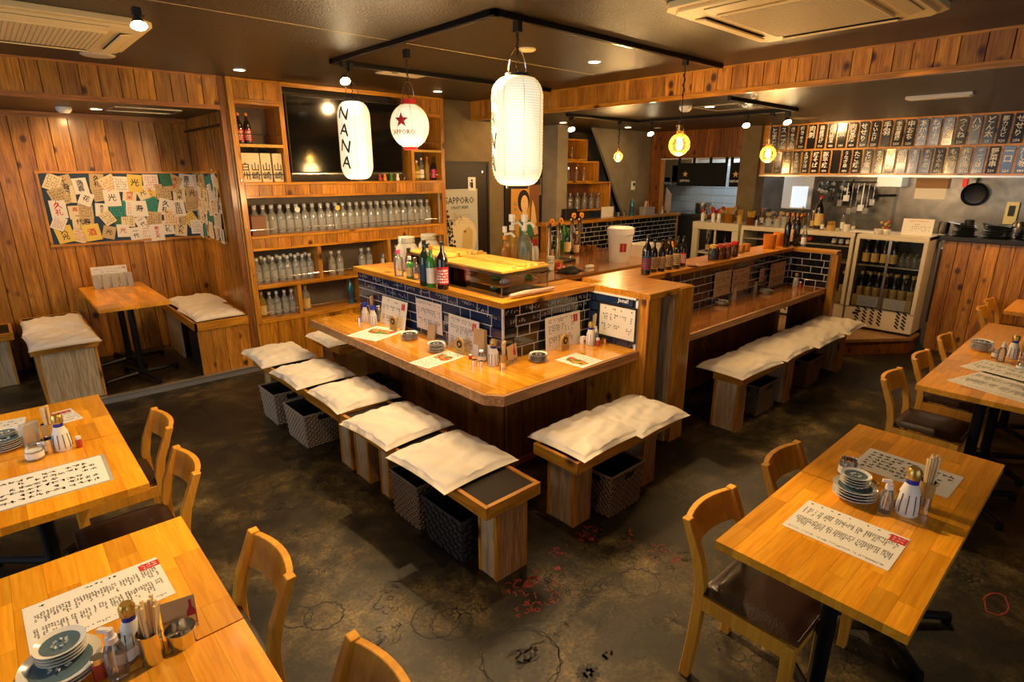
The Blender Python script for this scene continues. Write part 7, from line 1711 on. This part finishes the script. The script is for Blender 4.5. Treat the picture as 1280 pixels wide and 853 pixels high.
# back wall of kitchen behind the fridges
XB = 9.19
a, b_ = onX(982, 221, XB), onX(1013, 262, XB); wn = MB().box(XB-.03, XB, b_.y, a.y, b_.z, a.z).build('window_3', 'white_plastic', bevel=.004); wn['kind'] = 'structure'
a, b_ = onX(992, 233, XB), onX(1008, 260, XB); MB().box(XB-.034, XB-.03, b_.y, a.y, b_.z, a.z).build('pane', 'window_day', wn)
a, b_ = onX(1010, 222, 9.0), onX(1128, 222, 9.0)
t = thing('wire_rack', 'wire rack of hanging kitchen tools under the menu boards', 'rack', (0, 0, 0)); yl, yr = onX(1040, 228, 8.95).y, onX(1100, 228, 8.95).y; z = onX(1070, 228, 8.95).z
for k in range(5): MB().tube([(8.85+.08*k, yl, z), (8.85+.08*k, yr, z)], .006, 5).build('wire', 'chrome', t)
for k in range(14): y = yl+(yr-yl)*k/13; MB().tube([(8.85, y, z), (9.17, y, z)], .004, 5).build('wire', 'chrome', t)
for i in range(9):
    y = yl+(yr-yl)*(i+.5)/9; m = rs.choice(['steel', 'black_plastic', 'chrome', 'white_plastic']); ln = rs.uniform(.15, .35)
    o = MB().tube([(8.9, y, z-.01), (8.9, y, z-ln)], .007, 6).add(*(lambda v: ([(8.9+x*.03, y+yy*.03, z-ln-.04+zz*.04) for x, yy, zz in v], [(0,1,2,3), (4,5,6,7), (0,1,5,4), (1,2,6,5), (2,3,7,6), (3,0,4,7)]))([(-1,-1,-1),(1,-1,-1),(1,1,-1),(-1,1,-1),(-1,-1,1),(1,-1,1),(1,1,1),(-1,1,1)])).build('kitchen_tool', m); tag(o, 'kitchen tool hanging from the wire rack', 'utensil', 'tools hanging from the wire rack')
def pan(px, py, r, label, X=9.17, handle=0.2, ang=pi/2, mat='black_metal'):
    P_ = onX(px, py, X); t = thing('frying_pan', label, 'pan', P_)
    o = MB().lathe([(r*.75, .0), (r*.8, -.004), (r, -.04), (r*.98, -.04), (r*.74, .004)], 32, capt=False).build('pan_body', mat, t, smooth=True); o.rotation_euler = (0, pi/2, 0)
    mb = MB(); mb.tube([(-.03, r*cos(ang)*.98, r*sin(ang)*.98), (-.03, (r+handle)*cos(ang), (r+handle)*sin(ang))], [.012, .016], 8); mb.build('handle', 'black_plastic', t, smooth=True)
    return t
pan(1219, 243, .14, 'large black frying pan hung by its handle on the steel wall', handle=.08)
pan(1082, 245, .15, 'dark wok hanging at the middle of the steel wall', handle=.22, ang=pi-.05, mat='steel_dark'); pan(1060, 242, .11, 'smaller dark pan hanging left of the wok', handle=.1, ang=pi/2+.3)
P_ = onX(1219, 224, 9.12); t = boxm('green_clip', 'plant_green', 9.17, 9.199, P_.y-.025, P_.y+.025, P_.z-.0, P_.z+.07); tag(t, 'green-yellow tag above the large frying pan', 'tag')
P_ = onX(1205, 229, 9.12); t = boxm('red_timer', 'red_plastic', 9.17, 9.199, P_.y-.025, P_.y+.025, P_.z-.05, P_.z+.05, bevel=.004); tag(t, 'small red timer hanging left of the large frying pan', 'timer')
a, b_ = onX(1146, 223, KX+.06), onX(1184, 236, KX+.06); t = thing('paper_dispenser', 'tan paper dispenser with a white sheet under the menu boards', 'dispenser', (KX+.06, (a.y+b_.y)/2, 0)); hw = (a.y-b_.y)/2
boxm('box_body', 'cardboard', 0, .12, -hw, hw, b_.z, a.z, parent=t, bevel=.003); c_ = onX(1165, 249, KX+.06); boxm('paper_sheet', 'label_white', -.002, .002, -hw*.98, hw*.96, c_.z, b_.z, parent=t)
a, b_ = onX(1097, 221, 8.9), onX(1126, 234, 8.9); t = boxm('range_hood_box', 'white_plastic', 8.9, 9.199, b_.y, a.y, b_.z, a.z+.05, bevel=.004); tag(t, 'white box below the menu boards left of the paper dispenser', 'box')
P_ = onX(1263, 270, 9.15); t = boxm('wall_socket', 'label_gold', 9.15, 9.19, P_.y-.06, P_.y+.06, P_.z-.10, P_.z+.16, bevel=.003); tag(t, 'tan wall outlet on the steel wall at the right', 'outlet'); boxm('socket_slot', 'black_plastic', 9.145, 9.15, P_.y-.03, P_.y+.03, P_.z, P_.z+.12, parent=t)
t = thing('kitchen_bench', 'steel cooking bench along the rear kitchen wall', 'counter', (8.8, 1.2, 0)); boxm('worktop', 'steel_dark', -.35, .38, -2.6, 2.2, .86, .92, parent=t, bevel=.003); boxm('body', 'steel_dark', -.33, .38, -2.6, 2.2, 0, .86, parent=t)
P_ = onX(1030, 245, 8.8); clump('plastic bags and cloths hanging at the left of the steel wall', Vector((9.0, P_.y, 1.45)), .22, ['cloth_grey', 'cloudy_glass', 'white_plastic', 'steel_dark'], 30, 6)

# ---- menu boards in two rows on the pine wall
TOP = [('とまと', ''), ('スープ', '220'), ('きゅうり', ''), ('梅きゅう', '320'), ('肉刺', ''), ('鶏唐揚げ', '590'), ('月見納豆', '480'), ('冷奴', '280'), ('肉豆腐', '450'), ('せせり', '220'), ('しいたけ', '220'), ('手羽', ''), ('手羽唐揚', '550'), ('中おち', '220'), ('あかみ', '220'), ('ねぎま', '350'), ('とり皮', '220'), ('つくね', '220'), ('ハツ', '220'), ('どん太', '25'), ('豚カルビ', '320'), ('せせり', '250'), ('レバー', '220'), ('ささみ', '220')]
BOT = [('', ''), ('わらび', '250'), ('クリーム', '270'), ('わさび菜', '480'), ('えびマヨ', '480'), ('焼そば', '480'), ('豚平焼', '490'), ('', ''), ('うなぎ串', '480'), ('たこ焼', '480'), ('とじ煮', '450'), ('まぐろ', '708'), ('焼うに', '780'), ('焼魚', '700'), ('あさり焼', '780'), ('ホッケ焼', '780'), ('いかの丸', '650'), ('もつ煮', '550'), ('梅水晶', '550'), ('チーズ磯', '450'), ('野菜串', '220'), ('一口', '220'), ('だし巻', '480'), ('漬物', '320')]
pitch = .1115; y0 = 3.385
for row, (lst, zt, zb) in enumerate(((TOP, 2.335, 2.065), (BOT, 2.04, 1.785))):
    for i, (s, pr_) in enumerate(lst):
        y = y0-pitch*i-(0 if row == 0 else -.03); h = zt-zb; w = .088
        od = 'leftmost second third fourth fifth sixth seventh eighth ninth tenth eleventh twelfth thirteenth fourteenth fifteenth sixteenth seventeenth eighteenth nineteenth twentieth twenty-first twenty-second twenty-third twenty-fourth'.split()[i]
        lb = '%s black menu plank%s in the %s row%s' % (od, ' from the left' if i else '', 'upper' if row == 0 else 'lower', (', priced '+pr_) if pr_ else (', large characters without a price' if s else ', left blank'))
        t = thing('menu_plank', lb, 'menu board', (KX-.012, y, (zt+zb)/2), 0, 'hanging menu planks, %s row' % ('upper' if row == 0 else 'lower'))
        t.rotation_euler = (rs.uniform(-.012, .012), rs.uniform(-.05, .05), 0)
        o = MB().box(-.005, .0, -w/2, w/2, -h/2, h/2).build('plank', 'menu_black', t, bevel=.001)
        MB().tube([(-.003, 0, h/2-.006), (-.003, 0, h/2+.012)], .0025, 5).build('hook', 'brass', t)
        if s:
            sz_ = min(.074, (h-(.06 if pr_ else .02))/len(s)*.98); zc = h/2-.012-sz_*len(s)/2
            text(vtext(s), sz_, 'ink_white', t, frame_M((-.0062, 0, zc), (0, -1, 0), (0, 0, 1)), name='brush_writing')
        if pr_: text(pr_, .036, 'ink_white', t, frame_M((-.0062, 0, -h/2+.024), (0, -1, 0), (0, 0, 1)), name='price')
        MB().box(-.014, .012, -.010, .010, 0, 2.38-2.36).build('ledger_peg', 'orange_wood_z', t).location = (.004, pitch/2, h/2-.012)
for z in (2.345, 2.052, 1.775): boxm('ledger_strip', 'orange_wood_y', KX-.014, KX, YB, 3.44, z-.009, z+.009, parent=km)

# ================================================================== WRITING AND DRAWINGS ON THE FLOOR
rnd = random.Random(77)
def stroke(mb, pts, w=.003):
    w *= 1.7
    for a, b in zip(pts, pts[1:]):
        a, b = Vector((a[0], a[1], 0)), Vector((b[0], b[1], 0)); d = b-a
        if d.length < 1e-5: continue
        n = Vector((-d.y, d.x, 0)).normalized()*w/2; z = Vector((0, 0, .0008))
        mb.quad(a-n+z, b-n+z, b+n+z, a+n+z)
def curvy(mb, c, r, n=22, w=.003, ex=1, wob=.08, arc=6.4):
    ph = rnd.uniform(0, 6); stroke(mb, [(c[0]+r*cos(ph+arc*i/n)*(1+wob*sin(3*i+ph)), c[1]+r*ex*sin(ph+arc*i/n)*(1+wob*cos(2*i+ph))) for i in range(n+1)], w)
def doodle(mb, c, s, n=14, w=.0025):
    ang = rnd.uniform(0, 6.3); x, y = c; L_ = s*.3
    for k in range(n+6):
        pts = []; px_, py_ = c[0]+rnd.uniform(-s, s), c[1]+rnd.uniform(-s*.5, s*.5); a = rnd.uniform(0, 6.3); tk = rnd.uniform(-.75, .75); st = s*rnd.uniform(.04, .075)
        for q in range(rnd.randint(5, 12)): pts.append((px_, py_)); a += tk; px_ += cos(a)*st; py_ += sin(a)*st
        stroke(mb, pts, w)
def words(mb, c, s, n, ang, w=.0028):
    for k in range(n):
        ox, oy = c[0]+cos(ang)*k*s*1.15, c[1]+sin(ang)*k*s*1.15
        for q in range(rnd.randint(2, 4)):
            pts = [(rnd.uniform(0, s), rnd.uniform(0, s)) for _ in range(rnd.randint(2, 3))]
            stroke(mb, [(ox+u*cos(ang)-v*sin(ang), oy+u*sin(ang)+v*cos(ang)) for u, v in pts], w)
dark = MB(); red = MB()
for px, py, s in ((575, 665, .12), (560, 650, .1), (640, 690, .12), (735, 735, .15), (700, 725, .14), (770, 765, .14), (720, 700, .14), (830, 700, .14), (820, 790, .15), (905, 770, .2), (1200, 700, .15), (1215, 720, .12), (1240, 610, .14), (1010, 820, .14), (960, 800, .16), (340, 640, .14), (430, 600, .14), (450, 620, .12), (300, 560, .14), (390, 720, .14), (350, 680, .13), (500, 740, .14), (470, 800, .12), (590, 760, .12), (860, 620, .12), (780, 700, .12), (690, 680, .1), (1060, 740, .12), (1090, 800, .12)):
    p = at(px, py, 0); doodle(dark, (p.x, p.y), s)
for px, py, n, s in ((680, 740, 5, .04), (722, 772, 5, .045), (655, 725, 4, .04), (250, 660, 2, .05), (253, 675, 2, .05), (700, 800, 3, .045), (730, 700, 6, .04), (770, 690, 5, .04)):
    p = at(px, py, 0); words(dark, (p.x, p.y), s, n, .25)
for px, py, r in ((652, 825, .15), (650, 822, .155), (545, 775, .10), (565, 780, .085), (655, 750, .14), (800, 728, .09), (1228, 650, .07), (1060, 810, .08), (405, 770, .08), (372, 772, .06)):
    p = at(px, py, 0); curvy(dark, (p.x, p.y), r, 30, .0032)
p = at(655, 815, 0)
for k in range(5): curvy(dark, (p.x+rnd.uniform(-.06, .06), p.y+rnd.uniform(-.04, .04)), rnd.uniform(.03, .07), 14, .005, .5, .2, 4)
p = at(735, 842, 0); curvy(dark, (p.x, p.y), .03, 16, .022, .8); words(dark, (p.x+.09, p.y-.02), .035, 2, .3, .006)
for px, py, s in ((685, 745, .10), (650, 730, .08), (700, 690, .07), (740, 665, .06), (820, 690, .08), (660, 760, .08)):
    p = at(px, py, 0); doodle(red, (p.x, p.y), s, 8)
for px, py, r in ((1245, 755, .09), (665, 728, .045), (845, 700, .03)): p = at(px, py, 0); curvy(red, (p.x, p.y), r, 12, .004, .45, .1)
for px, py, n in ((660, 748, 5), (730, 680, 4), (790, 678, 3)): p = at(px, py, 0); words(red, (p.x, p.y), .035, n, .5)
for px, py in ((698, 711), (740, 675)):   # small hearts
    p = at(px, py, 0); k = .016; red.add([(p.x, p.y-k, .0009), (p.x+k, p.y+k*.3, .0009), (p.x+k*.5, p.y+k, .0009), (p.x, p.y+k*.4, .0009), (p.x-k*.5, p.y+k, .0009), (p.x-k, p.y+k*.3, .0009)], [tuple(range(6))])
p = at(742, 742, .0009); text('HACHI', .07, 'ink', floor, frame_M(p, (1, .15, 0), (-.15, 1, 0)), name='floor_lettering')
o = dark.build('marker_drawings', 'ink', floor); o['kind'] = 'stuff'; o = red.build('red_marker_drawings', 'ink_red_dull', floor); o['kind'] = 'stuff'
# ---- more of the kitchen clutter
for px, py, w, h, m, lb in ((1195, 283, .10, .05, 'steel', 'steel tray tilted on the black dishes nearest the fridge'), (1240, 280, .12, .04, 'black_plastic', 'black tray lying on the middle dish stacks')):
    P_ = onX(px, py, 7.32); t = MB().box(-.08, .08, -w/2, w/2, 0, h*.3, Matrix.Rotation(.18, 4, 'X')).build('tray', m, bevel=.002); t.location = (7.3, P_.y, 1.30); tag(t, lb, 'tray')
for i, (px, r, h, m) in enumerate(((1180, .05, .12, 'steel'), (1268, .06, .10, 'white_plastic'), (1210, .04, .15, 'black_plastic'))):
    P_ = onX(px, 290, 7.4); t = MB().lathe([(r*.9, 0), (r, .01), (r, h), (r*.92, h), (r*.88, .02)], 16, capt=False).build('container', m, smooth=True); t.location = (7.41-r, P_.y, 1.186); tag(t, ('steel container behind the first black dish stack', 'white container behind the last black dish stack', 'black container behind the second black dish stack')[i], 'container')
for i, (px, k, g_, c_, l_) in enumerate(((868, 'beer', 'dark_glass', 'black_plastic', 'label_kraft'), (950, 'beer', 'amber_glass', 'red_plastic', 'label_white'), (1008, 'beer', 'clear_glass', 'black_plastic', None), (1014, 'beer', 'amber_glass', 'label_white', 'label_gold'), (1066, 'small', 'clear_glass', 'chrome', 'label_white'))):
    P_ = ft(px, FX+.3 if px != 868 else FX+.2); bottle(k, g_, c_, l_, P_ if px > 925 else Vector((P_.x, min(P_.y, 3.95), 1.19)), ('dark bottle at the far left end of the cream showcase top', 'amber bottle with red cap before the plaster post', 'clear bottle left of the tall sake bottle', 'amber bottle just behind the tall sake bottle', 'small clear jar at the right of the paper cups')[i], s=.8)
